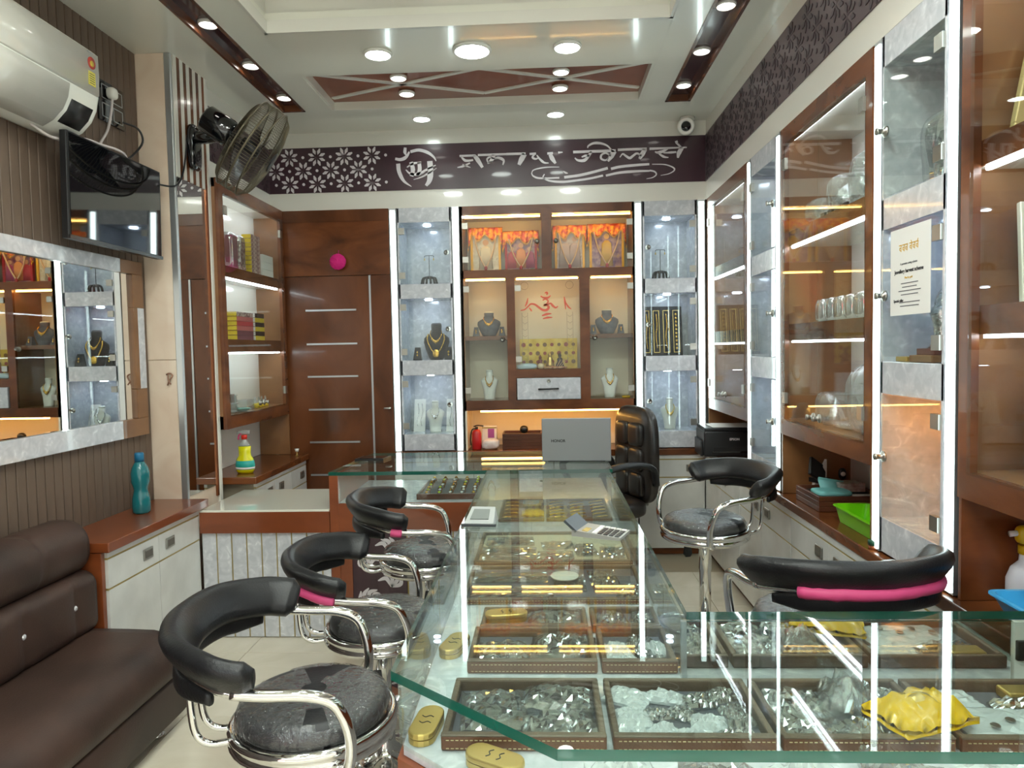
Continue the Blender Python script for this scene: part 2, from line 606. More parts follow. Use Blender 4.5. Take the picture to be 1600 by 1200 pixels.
# brown light channels
for (a, b, yend) in ((-1.615, -1.47, 4.45), (0.78, 0.937, 4.5)):
    box('channel_base', (a, b, -1.3, yend, CZ + 0.035, T), P('plum_channel', (64, 34, 34), 0.16, coat=0.5), ceil)
    for s, x in ((1, a), (-1, b)):
        box('channel_edge', (x, x + s * 0.016, -1.3, yend, CZ - 0.004, CZ + 0.05), 'wood_dark', ceil)
    box('channel_edge', (a, b, yend - 0.016, yend, CZ - 0.004, CZ + 0.05), 'wood_dark', ceil)
# wooden recess with white lattice bars
RZ = CZ + 0.05
box('recess_base', (-1.30, 0.625, 3.90, 4.45, RZ, T), 'wood_red', ceil)
box('recess_end', (-1.30, -1.285, 3.90, 4.45, CZ + 0.001, RZ), 'ceil', ceil)
box('recess_end', (0.61, 0.625, 3.90, 4.45, CZ + 0.001, RZ), 'ceil', ceil)
def bar(p, q, w=0.028):
    p, q = Vector((*p, 0)), Vector((*q, 0))
    n = Vector((-(q - p).y, (q - p).x, 0)).normalized() * w / 2
    v = []
    for z in (RZ - 0.008, RZ + 0.001):
        for c in (p - n, q - n, q + n, p + n):
            v.append((c.x, c.y, z))
    mesh('lattice_bar', v, BF, 'white_warm', ceil)
mx = -0.335
bar((-1.27, 3.99), (mx, 4.37)); bar((-1.27, 4.37), (mx, 3.99))
bar((mx, 4.37), (0.60, 3.99)); bar((mx, 3.99), (0.60, 4.37))

# ---- bulkheads over the cabinets: white bands with a plum fascia board
tb = struct(thing('trim_1', 'white bulkhead over the back wall with the plum sign fascia', None, (0, 5, 2.44), kind='structure'))
box('band', (-1.89, XR, YB, 5.25, 2.44, 2.565), 'white_warm', tb)
box('band', (-1.89, XR, YB, 5.25, 2.865, CZ), 'white_warm', tb)
fb = box('fascia_board', (-1.89, XR, YB - 0.006, 5.25, 2.561, 2.869), 'maroon', tb)
tr = struct(thing('trim_2', 'white bulkhead over the right cabinets with a patterned plum fascia', None, (1.3, 2, 2.44), kind='structure'))
box('band', (XR, 1.47, -1.3, YB, 2.44, 2.565), 'white_warm', tr)
box('band', (XR, 1.47, -1.3, YB, 2.865, CZ), 'white_warm', tr)
fr_ = box('fascia_board', (XR - 0.006, 1.47, -1.3, YB - 0.006, 2.561, 2.869), 'maroon_soft', tr)
tl = struct(thing('trim_3', 'white bulkhead over the left display cabinet with plum fascia', None, (-1.95, 4.4, 2.44), kind='structure'))
box('band', (-2.05, -1.89, 3.90, YB, 2.44, 2.565), 'white_warm', tl)
box('band', (-2.05, -1.89, 3.90, YB, 2.865, CZ), 'white_warm', tl)
fl_ = box('fascia_board', (-2.05, -1.884, 3.90, YB - 0.006, 2.561, 2.869), 'maroon', tl)

def flower_mesh(r, petals=8):
    """eight pointed petals meeting in the middle, flat cut-out with thickness, in the local XZ plane facing -Y"""
    v, f = [(0, 0, 0), (0, 0.003, 0)], []
    for k in range(petals):
        a = 2 * PI * k / petals + PI / 8
        def pt(rr, da, y):
            return (rr * math.cos(a + da), y, rr * math.sin(a + da))
        n = len(v)
        pts = [(0.30 * r, 0.0), (0.66 * r, -0.27), (1.0 * r, -0.06), (1.0 * r, 0.06), (0.66 * r, 0.27)]
        for y in (0, 0.003):
            v += [pt(p, d, y) for p, d in pts]
        f.append((n, n + 1, n + 2, n + 3, n + 4))
        for i in range(5):
            j = (i + 1) % 5
            f.append((n + i, n + 5 + i, n + 5 + j, n + j))
        f.append((0, n, n + 1)) if False else None
        # thin neck to the centre keeps the motif one piece
        v2 = len(v)
        v += [pt(0.3 * r, 0.02, 0.0015)]
        f.append((0, n, v2))
    return v, f
flv, flf = flower_mesh(0.062)
def dotmesh(r):
    v, f = lathe_vf([(r, 0), (r, 0.003)], (0, 0, 0), 10, 'Y')
    return v, f
dv, df_ = dotmesh(0.010)
fl0 = dt0 = None
def put_flower(parent, kindm, loc, rotz, matname, cache):
    key = (kindm, matname)
    if key not in cache:
        o = mesh('flower_motif' if kindm == 'f' else 'dot_motif', flv if kindm == 'f' else dv, flf if kindm == 'f' else df_, matname)
        o.parent = parent
        cache[key] = o
    else:
        o = bpy.data.objects.new('flower_motif' if kindm == 'f' else 'dot_motif', cache[key].data)
        COL.objects.link(o)
        o.parent = parent
    o.location = Vector(loc) - OFF.get(parent.name, Vector())
    o.rotation_euler = (0, 0, rotz)
    return o
CA = {}
dx = 0.193
for k in range(-1, 5):
    for (ox, z) in ((0.0, 2.804), (-dx / 2, 2.712), (0.0, 2.620)):
        x = -1.74 + dx * k + ox
        if -1.84 < x < -1.07:
            put_flower(tb, 'f', (x, YB - 0.0085, z), 0, 'sign_white', CA)
        xd = x + dx / 2
        if -1.85 < xd < -1.06:
            put_flower(tb, 'd', (xd, YB - 0.0085, z), 0, 'sign_white', CA)
# dark tone-on-tone flowers along the right fascia, pale ones on the left fascia
for k in range(30):
    y = 4.80 - 0.098 * k
    for z in ((2.80, 2.62) if k % 2 == 0 else (2.71,)):
        put_flower(tr, 'f', (XR - 0.0085, y, z), -PI / 2, 'plum_dark', CA)
    for z in ((2.71,) if k % 2 == 0 else (2.80, 2.62)):
        put_flower(tr, 'd', (XR - 0.0085, y, z), -PI / 2, 'plum_dark', CA)
for k in range(10):
    y = 4.80 - 0.0965 * k
    for z in ((2.804, 2.620) if k % 2 == 0 else (2.712,)):
        put_flower(tl, 'f', (-1.8815, y, z), PI / 2, 'plum_dark', CA)

# ---- door and wood wall panel on the back wall
door = struct(thing('door_1', 'dark walnut flush door with five thin silver inlay lines', None, (-1.5, YB, 0), kind='structure'))
box('door_leaf', (-1.83, -1.212, YB + 0.01, YB + 0.05, 0.0, 1.985), 'wood_dark', door)
for z in (1.748, 1.512, 1.283, 1.050, 0.818, 0.585):
    box('inlay_line', (-1.665, -1.306, YB + 0.004, YB + 0.012, z - 0.006, z + 0.006), 'alu', door)
box('inlay_line', (-1.211, -1.197, YB + 0.002, YB + 0.03, 0.0, 1.985), 'alu', door)
tube('door_handle', [(-1.085, YB + 0.01, 1.055), (-1.085, YB - 0.03, 1.055), (-1.12, YB - 0.035, 1.055)], 0.006, 'steel', door, n=3)
pan = struct(thing('trim_4', 'walnut panelling above and beside the flush door', None, (-1.4, YB, 2.0), kind='structure'))
box('panel_board', (-1.89, -1.06, YB, YB + 0.05, 1.988, 2.44), 'wood', pan)
box('panel_board', (-1.197, -1.06, YB, YB + 0.05, 0.0, 1.985), 'wood_dark', pan)
box('panel_board', (-1.89, -1.06, YB - 0.008, YB + 0.01, 2.36, 2.44), 'wood_dark', pan)
box('panel_board', (-1.89, -1.83, YB, YB + 0.05, 0.0, 1.985), 'wood_dark', pan)

# ================================================================ BUILT-IN FURNITURE
def fmap(side):
    """box in a wall's own frame: along the wall, depth behind the face, height"""
    if side == 'back':
        return lambda a0, a1, d0, d1, z0, z1: (a0, a1, YB + d0, YB + d1, z0, z1)
    if side == 'right':
        return lambda a0, a1, d0, d1, z0, z1: (XR + d0, XR + d1, a0, a1, z0, z1)
    return lambda a0, a1, d0, d1, z0, z1: (-1.80 - d0, -1.80 - d1, a0, a1, z0, z1)

def fpt(side, a, d, z):
    return {'back': (a, YB + d, z), 'right': (XR + d, a, z), 'left': (-1.80 - d, a, z)}[side]

def knob(side, a, z, parent, d=-0.004, name='lock_knob'):
    ax = 'Y' if side == 'back' else 'X'
    sgn = -1 if side != 'left' else 1
    prof = [(0.018, 0.0), (0.018, 0.006 * sgn), (0.009, 0.008 * sgn), (0.009, 0.024 * sgn), (0.0115, 0.026 * sgn), (0.0115, 0.032 * sgn)]
    return lathe(name, prof, 'steel', parent, c=fpt(side, a, d, z), seg=14, axis=ax)

def niche_column(side, a0, a1, label, hinge_hi=False, depth=0.28, group=None, strips=(True, True), warm=(), off=()):
    f = fmap(side)
    t = thing('display_niche', label, 'display case', fpt(side, (a0 + a1) / 2, depth / 2, 0.745), group=group)
    ZS = [(1.915, 2.34), (1.385, 1.815), (0.865, 1.28)]
    zz = [0.75, 0.865, 1.28, 1.385, 1.815, 1.915, 2.34, 2.44]
    for k in range(0, 8, 2):
        box('face_panel', f(a0, a1, 0.0, 0.02, zz[k], zz[k + 1]), 'pearl', t, bev=0.001, seg=1)
        box('divider', f(a0, a1, 0.02, depth, zz[k] + 0.0, zz[k + 1]), 'pearl', t)
    for s, (p, q) in enumerate(((a0, a0 + 0.012), (a1 - 0.012, a1))):
        box('side_panel', f(p, q, 0.0, depth, 0.75, 2.44), 'pearl', t)
    box('back_panel', f(a0, a1, depth, depth + 0.012, 0.75, 2.44), 'pearl', t)
    for i, (z0, z1) in enumerate(ZS):
        pane = box('glass_door', f(a0 + 0.014, a1 - 0.014, -0.004, 0.002, z0 + 0.004, z1 - 0.004), 'glass', t)
        hp = a1 - 0.05 if hinge_hi else a0 + 0.008
        for z in (z0 + 0.06, z1 - 0.06):
            box('hinge', f(hp, hp + 0.042, -0.010, 0.006, z - 0.022, z + 0.022), 'steel', pane)
        kp = a0 + 0.035 if hinge_hi else a1 - 0.035
        knob(side, kp, (z0 + z1) / 2, pane)
        am = (a0 + a1) / 2
        v, ff = lathe_vf([(0.026, 0), (0.026, 0.006)], fpt(side, am, 0.13, z1 - 0.0065), 16)
        mesh('downlight', v, ff, 'rim' if i in off else ('spot_niche' if i not in warm else 'spot_warm'), t)
    for on, a in zip(strips, (a0 - 0.031, a1 + 0.031)):
        if on:
            box('strip_channel', f(a - 0.025, a + 0.025, 0.0, 0.05, 0.745, 2.44), 'alu', t)
            box('light_strip', f(a - 0.017, a + 0.017, -0.004, 0.0, 0.75, 2.425), 'led', t)
    return t
M['spot_niche'] = E('niche_downlight', (214, 230, 255), SPOT * 0.95)
M['spot_warm'] = E('warm_downlight', (255, 160, 80), SPOT * 2.1)

nL = niche_column('back', -1.0, -0.625, 'pearl-white glass niche column beside the walnut door', False)
nR = niche_column('back', 0.69, 1.055, 'pearl-white glass niche column at the back right corner above the printer', True)
nR1 = niche_column('right', 3.45, 3.865, 'narrow pearl-white glass niche column on the right wall beyond the big wood cabinet', True, depth=0.30)
nR2 = niche_column('right', 2.025, 2.395, 'pearl-white glass niche column with the printed scheme poster and orange-lit bottom', False, depth=0.30, warm=(2,), off=(0,))

# ---- altar unit in the middle of the back wall
alt = thing('altar_cabinet', 'walnut altar cabinet with framed deity pictures, glass centre and white drawer', 'cabinet', (0.03, 5.0, 1.025))
M['cream'] = P('cream_lining', (236, 224, 200), 0.5)
y0, y1 = YB, YB + 0.30
for b in ((-0.557, 0.63, y0, y0 + 0.02, 2.377, 2.44), (-0.557, 0.63, y0, y0 + 0.02, 1.943, 2.0), (-0.557, 0.63, y0, y0 + 0.02, 1.025, 1.095),
          (-0.001, 0.066, y0, y0 + 0.02, 2.0, 2.377), (-0.25, -0.193, y0, y0 + 0.02, 1.095, 1.943), (0.255, 0.322, y0, y0 + 0.02, 1.095, 1.943),
          (-0.193, 0.255, y0, y0 + 0.02, 1.25, 1.307), (-0.557, -0.550, y0, y0 + 0.02, 1.095, 2.377), (0.623, 0.63, y0, y0 + 0.02, 1.095, 2.377)):
    box('frame_rail', b, 'wood', alt)
for x in (-0.557, 0.618):
    box('side_panel', (x, x + 0.012, y0, y1, 1.025, 2.44), 'wood_mid', alt)
for x in (-0.224, 0.288):
    box('partition', (x - 0.02, x + 0.02, y0 + 0.02, y1, 1.095, 1.943), 'wood_mid', alt)
box('partition', (0.02, 0.045, y0 + 0.02, y1, 2.0, 2.377), 'wood_mid', alt)
box('back_panel', (-0.557, 0.63, y1, y1 + 0.012, 1.025, 2.44), 'cream', alt)
for z0_, z1_ in ((1.95, 1.998), (1.03, 1.095), (2.385, 2.44)):
    box('shelf', (-0.55, 0.62, y0 + 0.02, y1, z0_, z1_), 'wood_mid', alt)
for a, b in ((-0.545, -0.245), (0.31, 0.618)):
    box('shelf', (a, b, y0 + 0.02, y1, 1.516, 1.545), 'wood', alt)
box('centre_shelf', (-0.2, 0.265, y0 + 0.02, y1, 1.27, 1.306), 'wood_mid', alt)
for a, b, z in ((-0.535, -0.01, 2.362), (0.075, 0.61, 2.362), (-0.535, -0.26, 1.930), (-0.183, 0.245, 1.930), (0.335, 0.61, 1.930)):
    box('light_strip', (a, b, y0 + 0.024, y0 + 0.036, z, z + 0.010), 'led_warm', alt)
for i, (a, b, z0_, z1_, hs) in enumerate(((-0.548, -0.003, 2.003, 2.374, 0), (0.068, 0.621, 2.003, 2.374, 1), (-0.548, -0.252, 1.098, 1.940, 0), (0.324, 0.621, 1.098, 1.940, 1), (-0.191, 0.253, 1.310, 1.940, 0))):
    pane = box('glass_door', (a, b, y0 - 0.004, y0 + 0.002, z0_, z1_), 'glass', alt)
    hx = a if hs == 0 else b - 0.04
    for z in (z0_ + 0.07, z1_ - 0.07):
        box('hinge', (hx, hx + 0.04, y0 - 0.010, y0 + 0.006, z - 0.02, z + 0.02), 'steel', pane)
    if i < 4:
        knob('back', b - 0.03 if hs == 0 else a + 0.03, (z0_ + z1_) / 2, pane)
dr = box('drawer', (-0.187, 0.252, y0 - 0.012, y0 + 0.02, 1.098, 1.247), 'pearl', alt, bev=0.002, seg=1)
tube('drawer_handle', [(-0.03, y0 - 0.012, 1.17), (-0.028, y0 - 0.032, 1.17), (0.088, y0 - 0.032, 1.172), (0.09, y0 - 0.012, 1.172)], 0.006, 'black', dr, n=3)
lathe('drawer_lock', [(0.013, 0), (0.013, -0.006), (0.006, -0.008), (0.006, -0.004)], 'steel', dr, c=(0.032, y0 - 0.012, 1.226), seg=16, axis='Y')
# open niche under the altar, lined in cream
un = thing('counter_recess', 'cream-lined open recess under the altar cabinet with warm light', 'recess', (0.03, 5.0, 0.745))
box('back_lining', (-0.557, 0.63, y1, y1 + 0.012, 0.745, 1.025), 'cream', un)
box('side_lining', (-0.555, -0.543, y0, y1, 0.745, 1.025), 'cream', un)
box('side_lining', (0.610, 0.622, y0, y1, 0.745, 1.025), 'cream', un)
box('light_strip', (-0.45, 0.55, y0 + 0.03, y0 + 0.045, 1.012, 1.024), 'led_warm', un)

# ---- glazed display cabinets
def glazed(side, a0, a1, label, back='white', depth=0.32, split=True, zbot=1.10, far_wood='wood_mid', top=2.44, hinge_lo=True, sz=((1.90, 1.965), (1.465, 1.54))):
    f = fmap(side)
    t = thing('glass_cabinet', label, 'cabinet', fpt(side, (a0 + a1) / 2, depth / 2, zbot - 0.07))
    fr = 0.055
    zb = zbot - 0.075
    box('frame_rail', f(a0, a1, 0, 0.02, top - 0.08, top), 'wood', t)
    box('frame_rail', f(a0, a1, 0, 0.02, zb, zbot), 'wood', t)
    for p in (a0, a1 - fr):
        box('frame_stile', f(p, p + fr, 0, 0.02, zbot, top - 0.08), 'wood', t)
    box('side_panel', f(a0, a0 + 0.015, 0.02, depth, zb, top), far_wood, t)
    box('side_panel', f(a1 - 0.015, a1, 0.02, depth, zb, top), far_wood, t)
    box('back_panel', f(a0, a1, depth, depth + 0.012, zb, top), back, t)
    box('top_panel', f(a0, a1, 0.02, depth, top - 0.05, top), 'white', t)
    box('bottom_panel', f(a0, a1, 0.02, depth, zb, zbot), 'wood_mid', t)
    for z0_, z1_ in sz:
        sh = box('shelf', f(a0 + 0.015, a1 - 0.015, 0.03, depth, z0_, z1_), 'white', t)
        box('shelf_edge', f(a0 + 0.015, a1 - 0.015, 0.022, 0.03, z0_, z1_), 'wood', sh)
    for z in (top - 0.06,) + tuple(s[0] - 0.010 for s in sz):
        box('light_strip', f(a0 + 0.05, a1 - 0.05, 0.034, 0.046, z, z + 0.009), 'led_cab', t)
    g0, g1 = a0 + fr - 0.006, a1 - fr + 0.006
    mids = [(g0, (g0 + g1) / 2 - 0.002), ((g0 + g1) / 2 + 0.002, g1)] if split else [(g0, g1)]
    for i, (p, q) in enumerate(mids):
        pane = box('glass_door', f(p, q, -0.006, 0.0, zbot - 0.005, top - 0.075), 'glass', t)
        hp = p if i == 0 else q - 0.035
        for z in (zbot + 0.10, top - 0.17):
            box('hinge', f(hp, hp + 0.035, -0.011, 0.004, z - 0.025, z + 0.025), 'steel', pane)
        if split:
            knob(side, q - 0.03 if i == 0 else p + 0.03, zbot + 0.045, pane, d=-0.006, name='door_knob')
    return t
cR1 = glazed('right', 3.935, 4.87, 'wood-framed glass wall cabinet in the back right corner above the printer')
cR2 = glazed('right', 2.465, 3.385, 'large wood-framed glass wall cabinet with silverware and plastic cups')
cR3 = glazed('right', 0.70, 1.955, 'near wood-framed glass wall cabinet with silver relief pictures at the right edge', split=False, back='wood_mid')
cL1 = glazed('left', 3.90, 4.875, 'wood-framed glass wall cabinet with stacked jewellery boxes beside the walnut door', depth=0.20)
# deep brown linings of the open spaces under the wall cabinets on the right
for a0, a1, lab in ((3.935, 4.87, 'brown-lined open space over the worktop behind the printer'), (2.465, 3.385, 'brown-lined open space over the worktop behind the brown tray stack'), (0.70, 1.955, 'brown-lined open space over the worktop behind the blue tub')):
    t = thing('worktop_recess', lab, 'recess', (1.3, (a0 + a1) / 2, 0.742))
    box('back_lining', (1.44, 1.452, a0, a1, 0.742, 1.024), 'white', t)
    box('side_lining', (1.125, 1.45, a1 - 0.012, a1, 0.742, 1.024), 'wood_mid' if a0 > 2 else 'wood', t)
    box('side_lining', (1.125, 1.45, a0, a0 + 0.012, 0.742, 1.024), 'wood_mid', t)

t = thing('worktop_recess', 'open space over the worktop behind the yellow spray bottle', 'recess', (-1.9, 4.4, 0.742))
box('back_lining', (-2.025, -2.013, 3.92, 4.875, 0.742, 1.024), 'white', t)
box('side_lining', (-2.01, -1.80, 4.862, 4.875, 0.742, 1.024), 'wood_mid', t)

# ---- worktops
tag(box('worktop', (1.095, 1.45, 0.40, 4.865, 0.70, 0.74), 'wood', bev=0.004), 'long glossy brown worktop running along the right wall', 'worktop')
tag(box('worktop', (-1.06, 1.46, 4.866, 5.24, 0.70, 0.744), 'wood', bev=0.003), 'brown worktop along the back wall under the altar', 'worktop')
tag(box('worktop', (-2.02, -1.67, 3.96, 4.88, 0.70, 0.74), 'wood', bev=0.004), 'brown worktop under the left display cabinet with the spray bottle on it', 'worktop')

# ---- base cabinets
def base_unit(side, plane, a0, a1, label, doors=2, ztop=0.70, depth=0.33, bodymat='grout', zb=0.0):
    def f(p, q, d0, d1, z0, z1):
        if side == 'back':
            return (p, q, plane + d0, plane + d1, z0, z1)
        if side == 'right':
            return (plane + d0, plane + d1, p, q, z0, z1)
        return (plane - d0, plane - d1, p, q, z0, z1)
    c = f(a0, a1, 0, depth, 0, 0)
    t = thing('base_cabinet', label, 'cabinet', ((c[0] + c[1]) / 2, (c[2] + c[3]) / 2, zb))
    box('body', f(a0, a1, 0.018, depth, 0.05, ztop), bodymat, t)
    box('plinth', f(a0, a1, 0.03, depth, zb, 0.05), 'wood', t)
    n = doors
    w = (a1 - a0) / n
    box('gold_line', f(a0, a1, 0.002, 0.02, ztop - 0.035, ztop - 0.027), 'gold_line', t)
    box('gold_line', f(a0, a1, 0.002, 0.02, ztop - 0.160, ztop - 0.152), 'gold_line', t)
    box('top_rail', f(a0, a1, 0.0, 0.018, ztop - 0.027, ztop), 'cab_white', t)
    for i in range(n):
        p, q = a0 + w * i + 0.002, a0 + w * (i + 1) - 0.002
        box('door', f(p, q, 0.0, 0.018, 0.05, ztop - 0.160), 'cab_white', t)
        d = box('drawer', f(p, q, 0.0, 0.018, ztop - 0.152, ztop - 0.035), 'cab_white', t)
        hc = q - 0.09 if i % 2 == 0 else p + 0.09
        h = box('handle', f(hc - 0.036, hc + 0.036, -0.008, 0.0, ztop - 0.115, ztop - 0.065), 'steel', d, bev=0.004)
        box('handle_inset', f(hc - 0.027, hc + 0.027, -0.0088, -0.006, ztop - 0.105, ztop - 0.075), P('handle_inset', (120, 116, 108), 0.5, metal=0.6) if 'handle_inset' not in M else 'handle_inset', h)
    return t
M['handle_inset'] = P('handle_inset', (120, 116, 108), 0.5, metal=0.6)
for a0, a1, lab in ((4.03, 4.86, 'white base cabinet on the right under the printer'), (3.195, 4.025, 'white base cabinet on the right behind the far right bar stool'),
                    (2.345, 3.19, 'white base cabinet on the right under the brown tray stack'), (1.50, 2.34, 'white base cabinet on the right behind the near right bar stool'), (0.65, 1.495, 'white base cabinet under the worktop with the blue tub')):
    base_unit('right', 1.10, a0, a1, lab)
base_unit('back', 4.875, 0.645, 1.098, 'white base cabinet at the back right corner with a single door and lock', doors=1)
base_unit('back', 4.875, 0.06, 0.64, 'white base cabinet under the altar behind the black office chair', doors=1)
base_unit('back', 4.875, -1.06, 0.055, 'white base cabinet under the altar behind the glass counter', doors=2)
base_unit('left', -1.69, 4.012, 4.87, 'white base cabinet under the left display cabinet by the door', doors=3)
lathe('door_lock', [(0.012, 0), (0.012, -0.006), (0.005, -0.007), (0.005, -0.003)], 'steel', [o for o in COL.objects if o.name.startswith('base_cabinet') and 'single door' in o.get('label', '')][0], c=(0.70, 4.875, 0.36), seg=14, axis='Y')

# low cabinet along the ribbed wall beside the sofa
lc = base_unit('left', -1.765, 2.715, 3.465, 'white low cabinet along the ribbed wall beside the brown sofa', ztop=0.67, depth=0.26)
tag(box('cabinet_top', (XL + 0.002, -1.742, 2.69, 3.528, 0.67, 0.71), 'wood_red', bev=0.003), 'reddish wood top of the low cabinet with the teal bottle standing on it', 'worktop')
tag(box('end_panel', (XL + 0.002, -1.775, 2.69, 2.713, 0.0, 0.668), 'wood_red', bev=0.002), 'reddish wood end panel of the low cabinet facing the sofa', 'panel')

# low pass-through counter with slatted front
ct = thing('pass_counter', 'low counter with glossy white top and gold-striped pearl slat front', 'counter', (-1.42, 3.7, 0))
box('top', (-1.76, -1.092, 3.465, 4.0, 0.64, 0.662), P('white_glass_top', (236, 238, 224), 0.05, coat=1.0), ct, bev=0.002, seg=1)
box('edge_band', (-1.76, -1.092, 3.462, 3.485, 0.545, 0.652), 'wood_red', ct)
box('carcass', (-1.755, -1.095, 3.50, 3.98, 0.0, 0.64), 'wood', ct)
pw = 0.0777
for k in range(9):
    x0 = -1.758 + pw * k
    x1 = min(x0 + pw - 0.006, -1.095)
    if x1 - x0 > 0.02:
        box('slat', (x0, x1, 3.476, 3.50, 0.004, 0.545), 'pearl', ct, bev=0.002, seg=1)
        if k:
            box('gold_strip', (x0 - 0.007, x0 + 0.001, 3.480, 3.50, 0.004, 0.545), 'gold_line', ct)

# ---- L-shaped glass counter
def glass_box_sides(parent, segs, z0=0.70, z1=0.832):
    for (x0, y0_, x1, y1_) in segs:
        p, q = Vector((x0, y0_)), Vector((x1, y1_))
        n = Vector((-(q - p).y, (q - p).x)).normalized() * 0.003
        poly = [(p - n)[:], (q - n)[:], (q + n)[:], (p + n)[:]]
        prism('side_glass', poly, z0, z1, 'glass', parent, 'XY')
cA = thing('glass_counter', 'far glass-topped jewellery counter carrying the laptop', 'counter', (-0.4, 3.8, 0))
prism('glass_top', [(-1.092, 3.468), (0.33, 3.468), (0.33, 4.11), (-1.02, 4.11)], 0.832, 0.85, 'glass_top', cA, 'XY', mi_side='glass_edge')
glass_box_sides(cA, [(-1.04, 3.473, 0.30, 3.473)], 0.69)
box('end_post', (-1.09, -1.045, 3.468, 4.08, 0.0, 0.832), 'wood_red', cA)
box('deck', (-1.045, 0.32, 3.48, 4.09, 0.672, 0.692), 'pearl', cA)
box('edge_band', (-1.045, -0.285, 3.470, 3.49, 0.545, 0.69), 'wood_red', cA)
box('body', (-1.045, 0.32, 3.495, 4.08, 0.0, 0.672), 'wood', cA)
box('back_glass', (-1.04, 0.32, 4.078, 4.084, 0.692, 0.832), 'glass', cA)
for k in range(7):
    x0 = -0.70 + pw * k
    x1 = min(x0 + pw - 0.006, -0.295)
    if x1 - x0 > 0.02:
        box('slat', (x0, x1, 3.478, 3.496, 0.004, 0.545), 'pearl', cA)
        box('gold_strip', (x0 - 0.007, x0 + 0.001, 3.482, 3.496, 0.004, 0.545), 'gold_line', cA)
box('post', (-1.045, -0.985, 3.474, 3.496, 0.0, 0.545), 'wood_red', cA)
fp = box('floral_panel', (-0.985, -0.71, 3.480, 3.496, 0.03, 0.545), 'maroon', cA)
rnd = random.Random(3)
def swirl(pts, w, name='floral_motif', parent=None, y=3.478, mat='sign_white', plane='y'):
    path = catmull([Vector((p[0], 0, p[1])) for p in pts], 5)
    v, f = [], []
    n = len(path)
    for i, p in enumerate(path):
        t_ = (path[min(i + 1, n - 1)] - path[max(i - 1, 0)]).normalized()
        nn = Vector((-t_.z, 0, t_.x))
        ww = w * (math.sin(PI * (0.08 + 0.86 * i / (n - 1))) + 0.05)
        for dy in (0, 0.003):
            v += [(p.x - nn.x * ww, y + dy, p.z - nn.z * ww), (p.x + nn.x * ww, y + dy, p.z + nn.z * ww)]
    for i in range(n - 1):
        a = i * 4
        f += [(a, a + 1, a + 5, a + 4), (a, a + 4, a + 6, a + 2), (a + 1, a + 3, a + 7, a + 5)]
    return mesh(name, v, f, mat, parent)
for cx, cz, s in ((-0.80, 0.44, 1), (-0.90, 0.36, -1), (-0.79, 0.26, 1), (-0.90, 0.18, -1), (-0.80, 0.10, 1)):
    for k in range(4):
        a = k * 0.6 + 0.3
        swirl([(cx, cz), (cx + s * 0.05 * math.cos(a), cz + 0.05 * math.sin(a)), (cx + s * 0.075 * math.cos(a + 0.6), cz + 0.075 * math.sin(a + 0.6))], 0.010, parent=fp)

cB = thing('glass_counter', 'main glass-topped jewellery counter running towards the shop front with a cut corner', 'counter', (0.1, 2.2, 0))
cpoly = [(-0.292, 3.464), (0.312, 3.464), (0.312, 1.578), (1.085, 1.578), (1.085, 1.028), (0.01, 1.028), (-0.298, 1.285)]
prism('glass_top', cpoly, 0.832, 0.85, 'glass_top', cB, 'XY', mi_side='glass_edge')
glass_box_sides(cB, [(-0.283, 1.29, -0.283, 3.46), (0.303, 1.58, 0.303, 3.46), (-0.283, 1.292, 0.016, 1.040), (0.016, 1.040, 1.075, 1.040)], 0.70)
box('mirror_back', (0.31, 1.02, 1.566, 1.572, 0.70, 0.832), 'mirror', cB)
box('corner_bar', (0.298, 0.31, 1.566, 1.578, 0.70, 0.832), 'alu', cB)
box('end_frame', (1.02, 1.075, 1.560, 1.574, 0.70, 0.832), 'white', cB)
lk = box('door_lock', (1.022, 1.066, 1.552, 1.562, 0.748, 0.792), 'black', cB, bev=0.002)
box('end_glass', (1.073, 1.079, 1.045, 1.57, 0.70, 0.832), 'glass', cB)
dpoly = [(-0.28, 3.46), (0.30, 3.46), (0.30, 1.575), (1.075, 1.575), (1.075, 1.045), (0.02, 1.045), (-0.28, 1.298)]
prism('deck', dpoly, 0.68, 0.70, 'pearl', cB, 'XY')
bpoly = [(-0.286, 3.46), (0.306, 3.46), (0.306, 1.58), (1.08, 1.58), (1.08, 1.034), (0.014, 1.034), (-0.29, 1.288)]
prism('edge_band', bpoly, 0.60, 0.679, 'wood_red', cB, 'XY')
b2 = [(-0.26, 3.46), (0.28, 3.46), (0.28, 1.555), (1.06, 1.555), (1.06, 1.07), (0.03, 1.07), (-0.26, 1.31)]
prism('body', b2, 0.0, 0.599, 'pearl', cB, 'XY')

# ---- round ceiling lights
def ceiling_light(x, y, z, r, label, lit=True, group=None, lamp='spot'):
    t = thing('ceiling_light', label, 'light', (x, y, z), group=group)
    lathe('rim', [(r * 1.16, 0.0), (r * 1.16, -0.010), (r * 1.02, -0.016), (r * 1.0, -0.012), (r, 0.0)], 'rim', t, c=(x, y, z), seg=28)
    v, f = lathe_vf([(r, -0.002), (r, -0.011)], (x, y, z), 28)
    mesh('diffuser', v, f, lamp if lit else 'spot_ch', t)
    return t
M['spot_low'] = E('small_ceiling_led_disc', (240, 255, 250), 9.0)
M['fill_front'] = E('tray_fill_disc', (246, 255, 248), 44.0)  # emission of the added unseen fill lights in the tray
M['spot_ch'] = E('channel_light_lens', (255, 250, 240), 4.0)
ceiling_light(-0.817, 3.63, CZ, 0.062, 'lit round ceiling light left of the large one on the white panel')
ceiling_light(-0.336, 3.63, CZ, 0.085, 'largest lit round ceiling light in the middle of the white panel')
ceiling_light(0.145, 3.63, CZ, 0.062, 'lit round ceiling light right of the large one on the white panel')
ceiling_light(-0.768, 4.64, CZ, 0.052, 'lit round ceiling light by the back fascia above the logo', lamp='spot_low')
